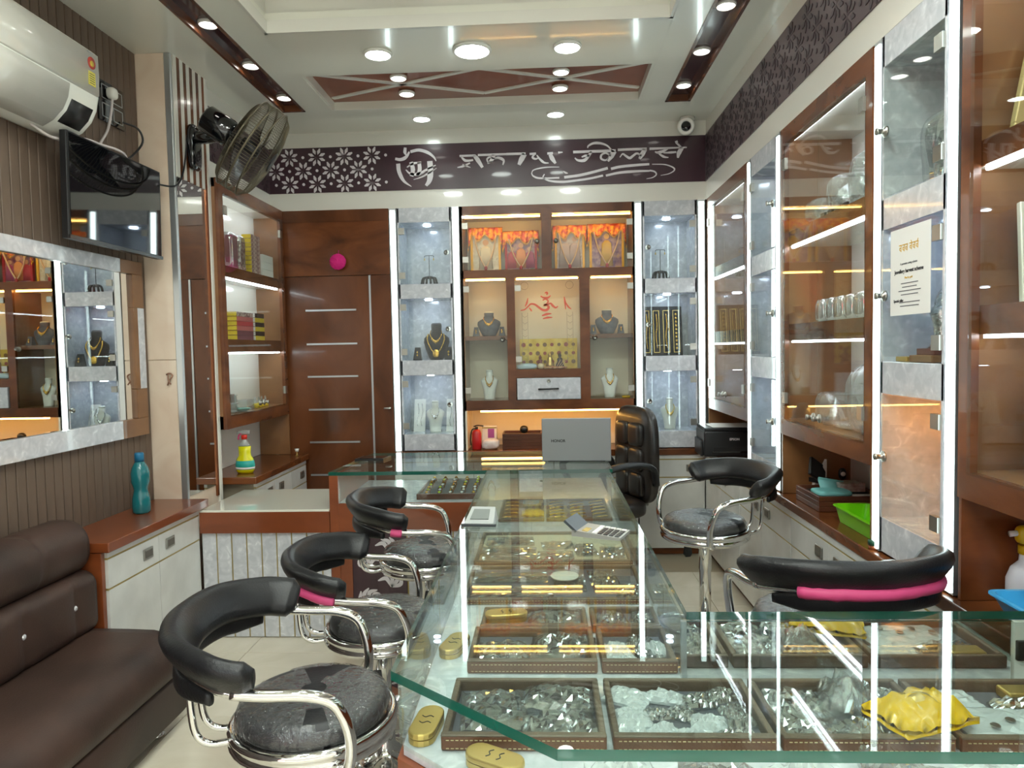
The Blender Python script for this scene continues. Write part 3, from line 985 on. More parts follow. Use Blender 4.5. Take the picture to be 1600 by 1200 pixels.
ceiling_light(0.104, 4.64, CZ, 0.052, 'lit round ceiling light by the back fascia above the lettering', lamp='spot_low')
for sx, side, ys in ((-1.5425, 'left', (4.28, 3.795, 3.31)), (0.8585, 'right', (4.31, 3.83, 3.335))):
    for y, w in zip(ys, ('far', 'middle', 'near')):
        ceiling_light(sx, y, CZ + 0.036, 0.040, f'dim round light at the {w} end of the {side} brown ceiling channel' if w != 'middle' else f'dim round light in the middle of the {side} brown ceiling channel', lit=False)
for x, y, lab in ((-0.80, 4.06, 'near left'), (-0.80, 4.31, 'far left'), (0.125, 4.06, 'near right'), (0.125, 4.31, 'far right')):
    ceiling_light(x, y, RZ - 0.006, 0.042, f'dim round light on the wooden ceiling recess at its {lab} crossing', lit=False)
# added fill lights over the shop front, unseen, enlarged to brighten the counter
for x in (-1.0, -0.336, 0.33):
    for y in (0.3, 1.7):
        ceiling_light(x, y, 3.24, 0.11, f'{"left" if x < -0.9 else "right" if x > 0 else "middle"} added fill light in the {"front" if y < 1 else "rear"} row of the raised ceiling tray', lamp='fill_front', group='added fill lights over the shop front')
# ================================================================ LOOSE FURNITURE AND FIXTURES
def jitter_noise(p, s, amp):
    return noise.noise(Vector(p) * s) * amp

def pillow(name, c, size, mat, parent=None, n=(10, 10), p=3.0, seed=0, amp=0.0):
    """soft superellipsoid block"""
    bm = bmesh.new()
    bmesh.ops.create_cube(bm, size=2.0)
    bmesh.ops.subdivide_edges(bm, edges=bm.edges[:], cuts=n[0], use_grid_fill=True)
    for v in bm.verts:
        q = v.co.copy()
        l = (abs(q.x) ** p + abs(q.y) ** p + abs(q.z) ** p) ** (1.0 / p)
        q /= l
        v.co = Vector((c[0] + q.x * size[0] / 2, c[1] + q.y * size[1] / 2, c[2] + q.z * size[2] / 2))
        if amp:
            v.co += Vector((noise.noise(v.co * 9 + Vector((seed, 0, 0))), noise.noise(v.co * 9 + Vector((0, seed, 3))), noise.noise(v.co * 9 + Vector((7, 0, seed))))) * amp
    return bm_obj(name, bm, mat, parent, smooth=True)

# ---- sofa
sf = thing('sofa', 'dark brown leatherette sofa with crystal buttons against the ribbed wall', 'sofa', (-1.72, 1.5, 0))
Y0, Y1 = 0.35, 2.655
def loft_y(name, prof, ys, mat, parent, tuft=None):
    """XZ profile swept along Y; tuft(y, i) returns an inward push"""
    v, f = [], []
    k = len(prof)
    for y in ys:
        for i, (x, z) in enumerate(prof):
            px, pz = x, z
            if tuft:
                d = tuft(y, i)
                px += d[0]; pz += d[1]
            v.append((px, y, pz))
    for a in range(len(ys) - 1):
        for i in range(k):
            j = (i + 1) % k
            f.append((a * k + i, (a + 1) * k + i, (a + 1) * k + j, a * k + j))
    f.append(tuple(range(k)))
    f.append(tuple((len(ys) - 1) * k + i for i in range(k - 1, -1, -1)))
    o = mesh(name, v, f, mat, parent, smooth=True)
    return o
def rrect(x0, x1, z0, z1, r, n=5):
    out = []
    for cx, cz, a0 in ((x1 - r, z1 - r, 0), (x0 + r, z1 - r, PI / 2), (x0 + r, z0 + r, PI), (x1 - r, z0 + r, 1.5 * PI)):
        for i in range(n + 1):
            a = a0 + PI / 2 * i / n
            out.append((cx + r * math.cos(a), cz + r * math.sin(a)))
    return out
def end_ys(a, b, n, r=0.03):
    return [a + (b - a) * i / n for i in range(n + 1)]
ys = end_ys(Y0, Y1, 60)
seat_prof = [(-1.455, 0.215), (-1.432, 0.225), (-1.424, 0.26), (-1.432, 0.295), (-1.46, 0.335), (-1.50, 0.362), (-1.55, 0.374), (-1.65, 0.378), (-1.80, 0.380), (-1.98, 0.380), (-1.98, 0.215)]
loft_y('seat_cushion', seat_prof, ys, 'sofa', sf)
loft_y('base', [(-1.44, 0.055), (-1.432, 0.065), (-1.436, 0.205), (-1.45, 0.214), (-1.99, 0.214), (-1.99, 0.055)], end_ys(Y0, Y1 - 0.005, 4), 'sofa', sf)
BUT = [2.545 - 0.265 * k for k in range(8)]
def tf(y, i):
    x, z = lowprof[i]
    if x < -1.9:
        return (0, 0)
    d = 0
    for b in BUT:
        g = math.exp(-((y - b) / 0.045) ** 2)
        d += -0.022 * g * math.exp(-((z - 0.50) / 0.07) ** 2)
        d += -0.006 * math.exp(-((y - b) / 0.012) ** 2)
    return (d, 0)
lowprof = rrect(-2.02, -1.775, 0.37, 0.615, 0.055, 6)
loft_y('back_cushion', lowprof, end_ys(Y0, Y1, 150), 'sofa', sf, tf)
topprof = rrect(-2.02, -1.795, 0.60, 0.815, 0.095, 8)
def tf2(y, i):
    x, z = topprof[i]
    d = 0
    for b in (2.41, 2.14, 1.87, 1.6, 1.33):
        d += 0.006 * math.exp(-((y - b) / 0.012) ** 2)
    return (-d if x > -1.9 else 0, -d if z > 0.7 else 0)
loft_y('head_roll', topprof, end_ys(Y0, Y1, 150), 'sofa', sf, tf2)
for b in BUT[:6]:
    pillow('button', (-1.790, b, 0.50), (0.016, 0.022, 0.022), 'crystal' if 'crystal' in M else P('crystal_button', (240, 240, 244), 0.05, metal=0.6), sf, n=(2, 2), p=2)
for x in (-1.50, -1.95):
    for y in (Y1 - 0.10, Y0 + 0.1):
        lathe('leg', [(0.028, 0.0), (0.028, 0.012), (0.018, 0.016), (0.020, 0.056)], 'chrome', sf, c=(x, y, 0), seg=14)

# ---- bar stools
def arc_pad(z, sx=1.0):
    return [(-0.078, -0.243, z - 0.030), (-0.12, -0.244, z - 0.024), (-0.17, -0.225, z - 0.014), (-0.255, -0.145, z - 0.002), (-0.290, 0.0, z), (-0.255, 0.145, z - 0.002), (-0.17, 0.225, z - 0.014), (-0.12, 0.244, z - 0.024), (-0.078, 0.243, z - 0.030)]
def pad_profile(w, h, n=14):
    out = []
    for i in range(n):
        a = 2 * PI * i / n
        c, s = math.cos(a), math.sin(a)
        out.append((w / 2 * math.copysign(abs(c) ** 0.6, c), h / 2 * math.copysign(abs(s) ** 0.75, s)))
    return out
def tilt_prof(pr, a):
    c, s = math.cos(a), math.sin(a)
    return [(x * c - y * s, x * s + y * c) for x, y in pr]
def make_stool(label, seat_z, pink=True):
    t = thing('bar_stool', label, 'bar stool', (0, 0, 0), group='chrome bar stools around the glass counter', local=True)
    z = seat_z
    lathe('base', [(0.0, 0.0), (0.205, 0.0), (0.207, 0.008), (0.19, 0.018), (0.12, 0.032), (0.06, 0.05), (0.036, 0.085), (0.03, 0.12), (0.0, 0.12)], 'chrome', t, seg=32)
    lathe('pole', [(0.026, 0.10), (0.026, z - 0.20), (0.029, z - 0.19), (0.029, z - 0.075), (0.05, z - 0.07), (0.05, z - 0.055)], 'chrome', t, seg=18)
    tube('foot_rest', [(0.026, 0, 0.20), (0.10, 0.10, 0.20), (0.19, 0.09, 0.20), (0.215, 0.0, 0.20), (0.19, -0.09, 0.20), (0.10, -0.10, 0.20), (0.026, 0, 0.20)], 0.010, 'chrome', t, seg=8, n=5)
    tube('lever', [(0.0, -0.03, z - 0.07), (0.0, -0.12, z - 0.08), (0.0, -0.15, z - 0.11)], 0.006, 'chrome', t, seg=6, n=3)
    prism('lever_paddle', [(-0.012, z - 0.10), (0.012, z - 0.10), (0.022, z - 0.165), (0.012, z - 0.18), (-0.012, z - 0.18), (-0.022, z - 0.165)], -0.155, -0.146, 'black', t, 'XZ')
    # two stacked chrome rings with a pan between
    lathe('seat_ring', [(0.0, -0.055), (0.15, -0.055), (0.185, -0.050), (0.196, -0.042), (0.199, -0.034), (0.194, -0.026), (0.192, -0.022), (0.198, -0.014), (0.200, -0.006), (0.196, 0.002), (0.187, 0.006), (0.176, 0.0), (0.0, -0.004)], 'chrome', t, c=(0, 0, z), seg=40)
    cu = lathe('seat_cushion', [(0.0, -0.003), (0.170, -0.003), (0.177, 0.008), (0.177, 0.026), (0.168, 0.042), (0.145, 0.050), (0.08, 0.055), (0.03, 0.055), (0.0, 0.053)], 'leather', t, c=(0, 0, z), seg=36)
    # crinkled clear wrapper
    v, f = [], []
    prof = [(0.176, -0.004), (0.183, 0.010), (0.182, 0.024), (0.174, 0.040), (0.158, 0.049), (0.13, 0.0535), (0.10, 0.056), (0.065, 0.058), (0.03, 0.0585)]
    seg = 72
    for i in range(seg):
        a = 2 * PI * i / seg
        for r, h in prof:
            p = Vector((r * math.cos(a), r * math.sin(a), h))
            d = noise.noise(p * 38 + Vector((seat_z * 50, 0, 0))) * 0.0022
            v.append((p.x * (1 + d * 4), p.y * (1 + d * 4), z + h + max(d, -0.001) + 0.0012))
    k = len(prof)
    for i in range(seg):
        for j in range(k - 1):
            a, b = i * k + j, ((i + 1) % seg) * k + j
            if noise.noise(Vector((math.cos(2 * PI * i / seg) * 1.4, math.sin(2 * PI * i / seg) * 1.4, prof[j][0] * 9 + seat_z * 31))) < 0.34:
                f.append((a, b, b + 1, a + 1))
    mesh('plastic_wrapper', v, f, 'film_seat', cu, smooth=True)
    tz = z + 0.195
    for s in (-1, 1):
        tube('arm_tube', [(0.085, s * 0.198, z - 0.035), (0.105, s * 0.212, z - 0.02), (0.112, s * 0.222, z + 0.04), (0.10, s * 0.232, z + 0.10), (0.075, s * 0.238, z + 0.14), (0.02, s * 0.242, tz - 0.036), (-0.06, s * 0.243, tz - 0.030), (-0.125, s * 0.241, tz - 0.022)], 0.0128, 'chrome', t, seg=12, n=5)
        tube('rear_tube', [(-0.175, s * 0.035, z - 0.035), (-0.235, s * 0.035, z - 0.04), (-0.268, s * 0.035, z - 0.01), (-0.278, s * 0.035, z + 0.08), (-0.283, s * 0.035, tz)], 0.0085, 'chrome', t, seg=10, n=5)
    tube('back_tube', [(p[0] * 0.97, p[1] * 0.98, p[2]) for p in arc_pad(tz)[1:-1]], 0.0125, 'chrome', t, seg=10, n=5)
    path = catmull(arc_pad(tz + 0.036), 8)
    n = len(path)
    sc = [min(1.0, 0.62 + 0.38 * min(i, n - 1 - i) / 4.0) for i in range(n)]
    v, f = sweep_vf(path, tilt_prof(pad_profile(0.050, 0.105), 0.75), scales=sc)
    mesh('backrest', v, f, 'leather', t, smooth=True)
    path = catmull(arc_pad(tz - 0.026)[2:7], 8)
    n = len(path)
    sc = [min(1.0, 0.5 + 0.5 * min(i, n - 1 - i) / 5.0) for i in range(n)]
    v, f = sweep_vf(path, pad_profile(0.030, 0.048), scales=sc)
    mesh('lower_back_pad', v, f, 'leather', t, smooth=True)
    if pink:
        pth = catmull([(p[0] * 1.03, p[1] * 1.03, p[2]) for p in arc_pad(tz)], 8)
        a, b = {1: (6, 22), 2: (4, 12), 3: (12, 44), 4: (6, 9)}[pink]
        v, f = sweep_vf(pth[a:b], circ(0.0165, 10, 1.0, 1.0))
        for i in range(len(v)):
            v[i] = v[i] + Vector((0, 0, noise.noise(v[i] * 40) * 0.004))
        mesh('foam_wrap', v, f, 'pink', t, smooth=True)
    return t
M['film_seat'] = glass('seat_wrapper_film', (246, 248, 249), refl=1.6, rough=0.14, haze=0.04, bump=0.6, bscale=55, f0=0.05)
def put(t, x, y, rot):
    t.location = (x, y, 0)
    t.rotation_euler = (0, 0, rot)
    return t
put(make_stool('nearest black and chrome bar stool beside the brown sofa', 0.577, pink=0), -0.572, 1.650, 0.16)
put(make_stool('second bar stool on the left with torn pink foam under its backrest', 0.505, pink=1), -0.578, 2.39, 0.10)
put(make_stool('farthest bar stool on the left tucked against the floral counter panel', 0.575, pink=2), -0.515, 2.95, 0.20)
put(make_stool('far right bar stool turned away from the white base cabinets', 0.63, pink=4), 0.716, 3.19, PI + 0.33)
put(make_stool('near right bar stool seen from behind with a long pink foam strip', 0.645, pink=3), 0.775, 2.01, 1.72)

# ---- wall mirror with patchwork frame
mr = thing('wall_mirror', 'long wall mirror framed in pearl and brown strips on the ribbed wall', 'mirror', (XL, 2.7, 1.06))
box('mirror_glass', (XL, XL + 0.012, 1.75, 3.375, 1.145, 1.853), 'mirror', mr)
for b, m in (((1.65, 3.285, 1.853, 1.918), 'pearl'), ((3.285, 3.465, 1.853, 1.918), 'wood_mid'), ((1.65, 3.25, 1.058, 1.145), 'pearl'), ((3.25, 3.465, 1.058, 1.145), 'wood_mid'),
             ((3.375, 3.465, 1.145, 1.29), 'wood_mid'), ((3.41, 3.465, 1.29, 1.69), 'pearl'), ((3.375, 3.465, 1.69, 1.853), 'wood_mid'), ((3.375, 3.41, 1.29, 1.69), 'wood_mid'), ((1.65, 1.75, 1.058, 1.918), 'pearl')):
    box('frame_strip', (XL, XL + 0.028, b[0], b[1], b[2], b[3]), m, mr, bev=0.002, seg=1)

# ---- television
tv = thing('television', 'black flat television mounted above the wall mirror', 'television', (-1.97, 3.11, 1.93))
tv_m = Matrix.Translation((-1.905, 3.11, 2.145)) @ Matrix.Rotation(0.02, 4, 'Y')
def tvbox(name, b, mat, bev=0.0, parent=tv):
    o = box(name, b, mat, None, bev)
    o.data.transform(Matrix.Translation(-OFF[tv.name]) @ tv_m)
    o.parent = parent
    OFF[o.name] = OFF[tv.name]
    return o
body = tvbox('body', (-0.012, 0.018, -0.345, 0.345, -0.215, 0.215), 'black', 0.004)
tvbox('screen', (0.0175, 0.0205, -0.333, 0.333, -0.198, 0.206), P('tv_screen', (8, 10, 14), 0.03, coat=1.0), 0, tv)
tvbox('bezel_strip', (0.016, 0.024, -0.345, 0.345, -0.2155, -0.200), P('tv_bezel', (34, 34, 36), 0.2), 0, tv)
box('wall_bracket', (XL, -1.93, 3.0, 3.22, 2.08, 2.22), 'black', tv)

# ---- air conditioner
ac = thing('air_conditioner', 'white split air conditioner high on the ribbed wall', 'air conditioner', (XL, 2.3, 2.34))
acp = [(XL, 2.36), (-1.985, 2.345), (-1.93, 2.352), (-1.885, 2.375), (-1.845, 2.415), (-1.822, 2.46), (-1.812, 2.51), (-1.808, 2.60), (-1.810, 2.685), (-1.835, 2.705), (XL, 2.705)]
loft_y('casing', acp, [1.93, 1.95, 2.865, 2.873, 2.878], M['ac_white'] if 'ac_white' in M else P('ac_white', (226, 226, 218), 0.3, coat=0.2), ac, tuft=lambda y, i: ((-0.012 if y > 2.876 else 0) * (1 if acp[i][0] > -1.9 else 0), 0))
loft_y('front_panel', [(-1.812, 2.515), (-1.8045, 2.52), (-1.801, 2.60), (-1.803, 2.68), (-1.812, 2.684)], [1.94, 2.868], M['white_warm'], ac)
def ac_skin(o):
    c = acp[2:7]
    return [(x + o * 0.8, z - o * 0.6) for x, z in c] + [(x - 0.004, z + 0.003) for x, z in reversed(c)]
loft_y('louvre_flap', ac_skin(0.004), [1.96, 2.695], M['white_warm'], ac)
loft_y('outlet_slot', ac_skin(0.0012)[1:4] + ac_skin(0.0012)[6:9], [2.72, 2.85], M['black'], ac)
st = box('energy_label', (-1.803, -1.8005, 2.80, 2.842, 2.545, 2.60), P('label_yellow', (214, 204, 90), 0.5), ac)
lathe('label_dial', [(0.0, 0.0), (0.024, 0.0), (0.024, 0.002), (0.0, 0.002)], P('label_red', (190, 70, 60), 0.5), ac, c=(-1.8015, 2.822, 2.635), seg=18, axis='X')
lathe('label_dial_centre', [(0.0, 0.0), (0.012, 0.0), (0.012, 0.003), (0.0, 0.003)], P('label_gold', (214, 190, 70), 0.5), ac, c=(-1.8012, 2.822, 2.632), seg=14, axis='X')
for k in range(5):
    box('label_text_line', (-1.8004, -1.8001, 2.805, 2.836, 2.552 + 0.009 * k, 2.555 + 0.009 * k), 'black', st)
box('brand_strip', (-1.803, -1.8005, 2.80, 2.835, 2.672, 2.678), P('ac_brand', (170, 172, 172), 0.4), ac)
# ---- socket plate, plug and cables
sk = thing('socket_plate', 'black switch and socket plate beside the air conditioner', 'socket', (XL, 3.3, 2.56))
box('plate', (XL, XL + 0.012, 3.205, 3.40, 2.545, 2.735), 'black_gloss', sk, bev=0.003)
for (a, b, z0_, z1_) in ((3.225, 3.295, 2.65, 2.715), (3.31, 3.385, 2.65, 2.715), (3.225, 3.295, 2.565, 2.63), (3.31, 3.385, 2.565, 2.63)):
    boxes('switch_outline', [(XL + 0.012, XL + 0.0135, a, b, z0_, z0_ + 0.004), (XL + 0.012, XL + 0.0135, a, b, z1_ - 0.004, z1_), (XL + 0.012, XL + 0.0135, a, a + 0.004, z0_, z1_), (XL + 0.012, XL + 0.0135, b - 0.004, b, z0_, z1_)], 'alu', sk)
pg = thing('power_plug', 'white power plug with cable in the black socket plate', 'plug', (XL + 0.013, 3.27, 2.68))
pillow('plug_body', (XL + 0.035, 3.27, 2.68), (0.044, 0.05, 0.055), 'white', pg, n=(5, 5))
tube('cable', [(XL + 0.035, 3.27, 2.655), (XL + 0.03, 3.26, 2.58), (XL + 0.03, 3.23, 2.50), (XL + 0.035, 3.17, 2.43), (XL + 0.05, 3.12, 2.38)], 0.006, 'cable_w' if 'cable_w' in M else P('white_cable', (206, 196, 194), 0.5), pg, seg=8)
cbl = tube('power_cable', [(-1.95, 2.66, 2.35), (-1.93, 2.76, 2.325), (-1.90, 2.90, 2.36), (-1.90, 3.02, 2.37), (-1.89, 3.12, 2.375), (-1.90, 3.20, 2.365), (-1.93, 3.24, 2.31)], 0.006, P('white_cable2', (206, 196, 194), 0.5), None, seg=8)
tag(cbl, 'white cable hanging from the air conditioner over the top of the television', 'cable')
cbl = tube('power_cable', [(XL + 0.02, 3.37, 2.58), (XL + 0.07, 3.41, 2.56), (XL + 0.08, 3.43, 2.50), (XL + 0.05, 3.38, 2.42), (XL + 0.03, 3.30, 2.36), (XL + 0.04, 3.26, 2.30)], 0.005, 'black', None, seg=8)
tag(cbl, 'black cable looping from the socket plate down behind the television', 'cable')
cbl = tube('power_cable', [(-1.842, 3.66, 2.60), (-1.835, 3.62, 2.47), (-1.84, 3.58, 2.36), (-1.84, 3.50, 2.30), (-1.90, 3.44, 2.30)], 0.0045, 'black', None, seg=8)
tag(cbl, 'thin black cable running from the wall fan across the pillar to the television', 'cable')

# ---- wall fan
fan = thing('wall_fan', 'black wall fan with wire cage mounted on the striped pillar side', 'fan', (-1.84, 3.70, 2.44))
pillow('wall_bracket', (-1.825, 3.70, 2.545), (0.045, 0.10, 0.24), 'black_gloss', fan, n=(6, 6), p=4)
tube('arm', [(-1.82, 3.70, 2.60), (-1.76, 3.69, 2.595), (-1.70, 3.68, 2.60), (-1.63, 3.66, 2.61)], 0.034, 'black_gloss', fan, seg=14, n=4, scales=None)
ax_f = Vector((0.78, 0.30, -0.55)).normalized()
cen = Vector((-1.475, 3.60, 2.50))
Rm = ax_f.to_track_quat('Z', 'Y').to_matrix().to_4x4()
Rm.translation = cen
Rm = Rm @ Matrix.Scale(1.1, 4)
def fanpart(name, v, f, mat, smooth=True):
    return mesh(name, [Rm @ Vector(p) for p in v], f, mat, fan, smooth=smooth)
v, f = lathe_vf([(0.0, -0.24), (0.05, -0.24), (0.062, -0.23), (0.066, -0.12), (0.055, -0.085), (0.0, -0.085)], (0, 0, 0), 20)
fanpart('motor_housing', v, f, 'black_gloss')
v, f = lathe_vf([(0.0, -0.05), (0.032, -0.05), (0.034, 0.02), (0.02, 0.035), (0.0, 0.036)], (0, 0, 0), 18)
fanpart('hub', v, f, 'black')
for k in range(3):
    a0 = 2 * PI * k / 3
    v, f = [], []
    nr, na = 6, 8
    for z_ in (0, 0.003):
        for i in range(nr + 1):
            r = 0.03 + 0.16 * i / nr
            for j in range(na + 1):
                a = a0 + (0.25 + 0.75 * min(1, i / 3)) * (j / na - 0.5) * 1.5
                v.append((r * math.cos(a), r * math.sin(a), (j / na - 0.5) * 0.06 + z_ - 0.01))
    m_ = (nr + 1) * (na + 1)
    for i in range(nr):
        for j in range(na):
            q = i * (na + 1) + j
            f.append((q, q + 1, q + na + 2, q + na + 1))
            f.append((m_ + q, m_ + q + na + 1, m_ + q + na + 2, m_ + q + 1))
    fanpart('blade', v, f, 'blade' if 'blade' in M else P('smoky_blade', (70, 62, 62), 0.2))
M['cage'] = P('bronze_wire', (104, 96, 78), 0.35, metal=0.6)
def ring(r, z_, w=0.003):
    pth = [(r * math.cos(2 * PI * i / 40), r * math.sin(2 * PI * i / 40), z_) for i in range(40)]
    return sweep_vf(pth, circ(w, 6), closed=True)
for nm, r, z_, w in (('cage_rim', 0.218, -0.045, 0.004), ('cage_rim', 0.218, 0.05, 0.004), ('cage_rim', 0.215, 0.0, 0.0055)):
    v, f = ring(r, z_, w)
    fanpart(nm, v, f, 'cage')
V, F = [], []
for k in range(96):
    a = 2 * PI * k / 96
    pth = [(0.055, -0.085), (0.12, -0.085), (0.19, -0.068), (0.216, -0.045), (0.2185, 0.0), (0.216, 0.05), (0.185, 0.082), (0.12, 0.098), (0.05, 0.102)]
    v, f = sweep_vf([(r * math.cos(a), r * math.sin(a), z_) for r, z_ in pth], circ(0.0011, 4))
    n = len(V)
    V += v
    F += [tuple(i + n for i in q) for q in f]
o = fanpart('cage_wires', V, F, 'cage')
o['kind'] = 'stuff'
v, f = lathe_vf([(0.0, 0.098), (0.052, 0.098), (0.05, 0.106), (0.0, 0.108)], (0, 0, 0), 20)
fanpart('cage_badge', v, f, 'black')

# ---- security camera
sc_ = thing('security_camera', 'white dome security camera at the back right ceiling corner', 'camera', (0.965, 4.83, CZ))
lathe('mount', [(0.0, 0.0), (0.05, 0.0), (0.05, -0.02), (0.03, -0.03), (0.0, -0.03)], 'white', sc_, c=(0.985, 4.83, CZ), seg=20)
hd = Matrix.Translation((0.972, 4.80, 2.905)) @ Vector((-0.25, -0.93, -0.25)).to_track_quat('Z', 'Y').to_matrix().to_4x4()
v, f = lathe_vf([(0.0, -0.05), (0.03, -0.045), (0.052, -0.02), (0.058, 0.01), (0.056, 0.03), (0.05, 0.036), (0.036, 0.03), (0.0, 0.03)], (0, 0, 0), 24)
mesh('head', [hd @ Vector(p) for p in v], f, 'white', sc_, smooth=True)
v, f = lathe_vf([(0.0, 0.031), (0.033, 0.031), (0.028, 0.04), (0.0, 0.044)], (0, 0, 0), 20)
mesh('lens', [hd @ Vector(p) for p in v], f, 'black_gloss', sc_, smooth=True)

# ---- office chair behind the counter
oc = thing('office_chair', 'black leather office chair behind the laptop', 'chair', (0.37, 4.47, 0), rotz=PI + 0.42, local=True)
def cushion_panel(name, y0, y1, z0, z1, x0, parent, mat='leather', thick=0.035):
    return pillow(name, (x0, (y0 + y1) / 2, (z0 + z1) / 2), (thick, y1 - y0, z1 - z0), mat, parent, n=(6, 6), p=5)
M['leather_sheen'] = N('worn_black_leather', (30, 26, 24), (46, 40, 36), 8, 0.32, coat=0.15)
bk = pillow('backrest', (-0.24, 0, 0.76), (0.10, 0.46, 0.62), 'leather_sheen', oc, n=(10, 10), p=4)
for y0_ in (-0.155, 0.005):
    for z0_ in (0.50, 0.66, 0.82):
        cushion_panel('back_cushion', y0_, y0_ + 0.15, z0_, z0_ + 0.15, -0.195, bk, 'leather_sheen', 0.06)
pillow('seat', (0.02, 0, 0.44), (0.48, 0.48, 0.12), 'leather_sheen', oc, n=(8, 8), p=4)
for s in (-1, 1):
    tube('armrest', [(-0.22, s * 0.26, 0.60), (-0.19, s * 0.27, 0.70), (-0.08, s * 0.27, 0.735), (0.10, s * 0.27, 0.72), (0.16, s * 0.27, 0.67), (0.10, s * 0.26, 0.54), (0.03, s * 0.24, 0.43)], 0.024, 'black', oc, seg=10, n=5, prof=circ(0.026, 12, 1.2, 0.8))
cyl('gas_lift', (0, 0, 0.08), 0.028, 0.32, 'black', oc)
for k in range(5):
    a = 2 * PI * k / 5
    tube('base_leg', [(0, 0, 0.09), (0.15 * math.cos(a), 0.15 * math.sin(a), 0.085), (0.29 * math.cos(a), 0.29 * math.sin(a), 0.065)], 0.02, 'black', oc, seg=8, n=3)
    pillow('caster', (0.29 * math.cos(a), 0.29 * math.sin(a), 0.028), (0.05, 0.05, 0.056), 'black', oc, n=(3, 3), p=2.5)

# ---- laptop (back of the lid towards the camera)
lp = thing('laptop', 'silver laptop standing open on the glass counter with its lid towards the front', 'laptop', (0.17, 3.80, 0.85), rotz=-0.06)
OFF[lp.name] = Vector((0, 0, 0))
M['lap'] = P('silver_laptop', (138, 140, 142), 0.42, metal=0.5)
box('base', (-0.181, 0.181, -0.09, 0.16, 0.0, 0.013), 'lap', lp, bev=0.004)
box('keyboard', (-0.16, 0.16, -0.02, 0.09, 0.0125, 0.0145), 'black', lp)
lid = box('lid', (-0.181, 0.181, -0.105, -0.098, 0.006, 0.232), 'lap', lp, bev=0.003)
box('screen', (-0.174, 0.174, -0.098, -0.0975, 0.018, 0.225), 'black_gloss', lid)
text('brand_lettering', 'HONOR', 0.020, 'black', lid, frame4((-0.095, -0.1052, 0.112), (1, 0, 0), (0, 0, 1)), bold=0.0007)
box('hinge', (-0.15, 0.15, -0.102, -0.088, 0.002, 0.010), 'black', lp)

# ---- printer with paper
pr = thing('printer', 'black desktop printer on the back right corner of the worktop', 'printer', (1.205, 4.64, 0.741), rotz=-0.05)
OFF[pr.name] = Vector((0, 0, 0))
bd = box('body', (-0.19, 0.19, -0.15, 0.15, 0.0, 0.165), 'black', pr, bev=0.012, seg=3)
box('top_cover', (-0.185, 0.185, -0.145, 0.15, 0.163, 0.185), 'black', pr, bev=0.006)
box('output_slot', (-0.13, 0.13, -0.153, -0.10, 0.035, 0.062), 'black_matte', pr)
box('output_lip', (-0.14, 0.14, -0.158, -0.145, 0.028, 0.036), 'black_gloss', pr)
box('side_tank', (-0.205, -0.188, -0.12, 0.12, 0.0, 0.10), 'black', pr, bev=0.004)
text('brand_lettering', 'EPSON', 0.020, 'sign_white', pr, frame4((-0.0, -0.1512, 0.112), (1, 0, 0), (0, 0, 1)), bold=0.0006)
for k, (dx_, dy_, r) in enumerate(((0, 0, 0.06), (0.02, -0.02, -0.12))):
    o = box('paper_sheet', (-0.148, 0.148, -0.105, 0.105, 0, 0.0012), 'paper')
    o.location = (1.215 + dx_, 4.63 + dy_, 0.9275 + 0.0025 * k)
    o.rotation_euler = (0.015, 0, r)
    tag(o, ('lower' if k == 0 else 'upper') + ' white paper sheet lying on top of the black printer', 'paper')
o = box('paper_sheet', (-0.09, 0.09, -0.13, 0.13, 0, 0.0012), 'paper')
o.location = (1.20, 4.18, 0.7412)
o.rotation_euler = (0, 0, 0.3)
tag(o, 'white paper sheet on the right worktop in front of the printer', 'paper')

# ---- sign lettering and logo on the back fascia
def sgn(x, y):
    """point on the fascia from the drawing grid of the sign board (units: 1 = board width / 1600)"""
    return (-1.064 + (x - 12) * 0.0013735, 2.867 - (y - 42) * 0.00139 + 0.0)
def stroke(name, pts, w, parent, taper=(0.35, 1.0, 0.35), n=6, mat='sign_white', y=None, pm=sgn, sharp=False):
    pts2 = [pm(*p) for p in pts]
    path = catmull([Vector((a, 0, b)) for a, b in pts2], 1 if sharp else n)
    v, f = [], []
    m = len(path)
    yy = (YB - 0.010) if y is None else y
    for i, p in enumerate(path):
        t_ = (path[min(i + 1, m - 1)] - path[max(i - 1, 0)]).normalized()
        nn = Vector((-t_.z, 0, t_.x))
        s_ = i / (m - 1)
        k_ = taper[0] + (taper[1] - taper[0]) * s_ * 2 if s_ < 0.5 else taper[1] + (taper[2] - taper[1]) * (s_ - 0.5) * 2
        ww = w * 0.5 * k_
        for dy in (0, 0.0042):
            v += [(p.x - nn.x * ww, yy + dy, p.z - nn.z * ww), (p.x + nn.x * ww, yy + dy, p.z + nn.z * ww)]
    for i in range(m - 1):
        a = i * 4
        f += [(a, a + 1, a + 5, a + 4), (a, a + 4, a + 6, a + 2), (a + 1, a + 3, a + 7, a + 5)]
    f += [(0, 2, 3, 1), (4 * m - 4, 4 * m - 3, 4 * m - 1, 4 * m - 2)]
    return mesh(name, v, f, mat, parent)
sg = thing('shop_sign', 'white Devanagari shop name cut into the plum fascia above the altar', 'sign', (0.3, YB, 2.70))
def dsgn(x, y):
    # the board drops gently to the right in the drawing grid: remove that tilt
    return sgn(x, y + (x - 0) * 0.0262 )
def let(pts, w, taper=(1, 1, 1), n=6):
    stroke('letter_stroke', pts, w * 0.00178, sg, taper, n, pm=dsgn)
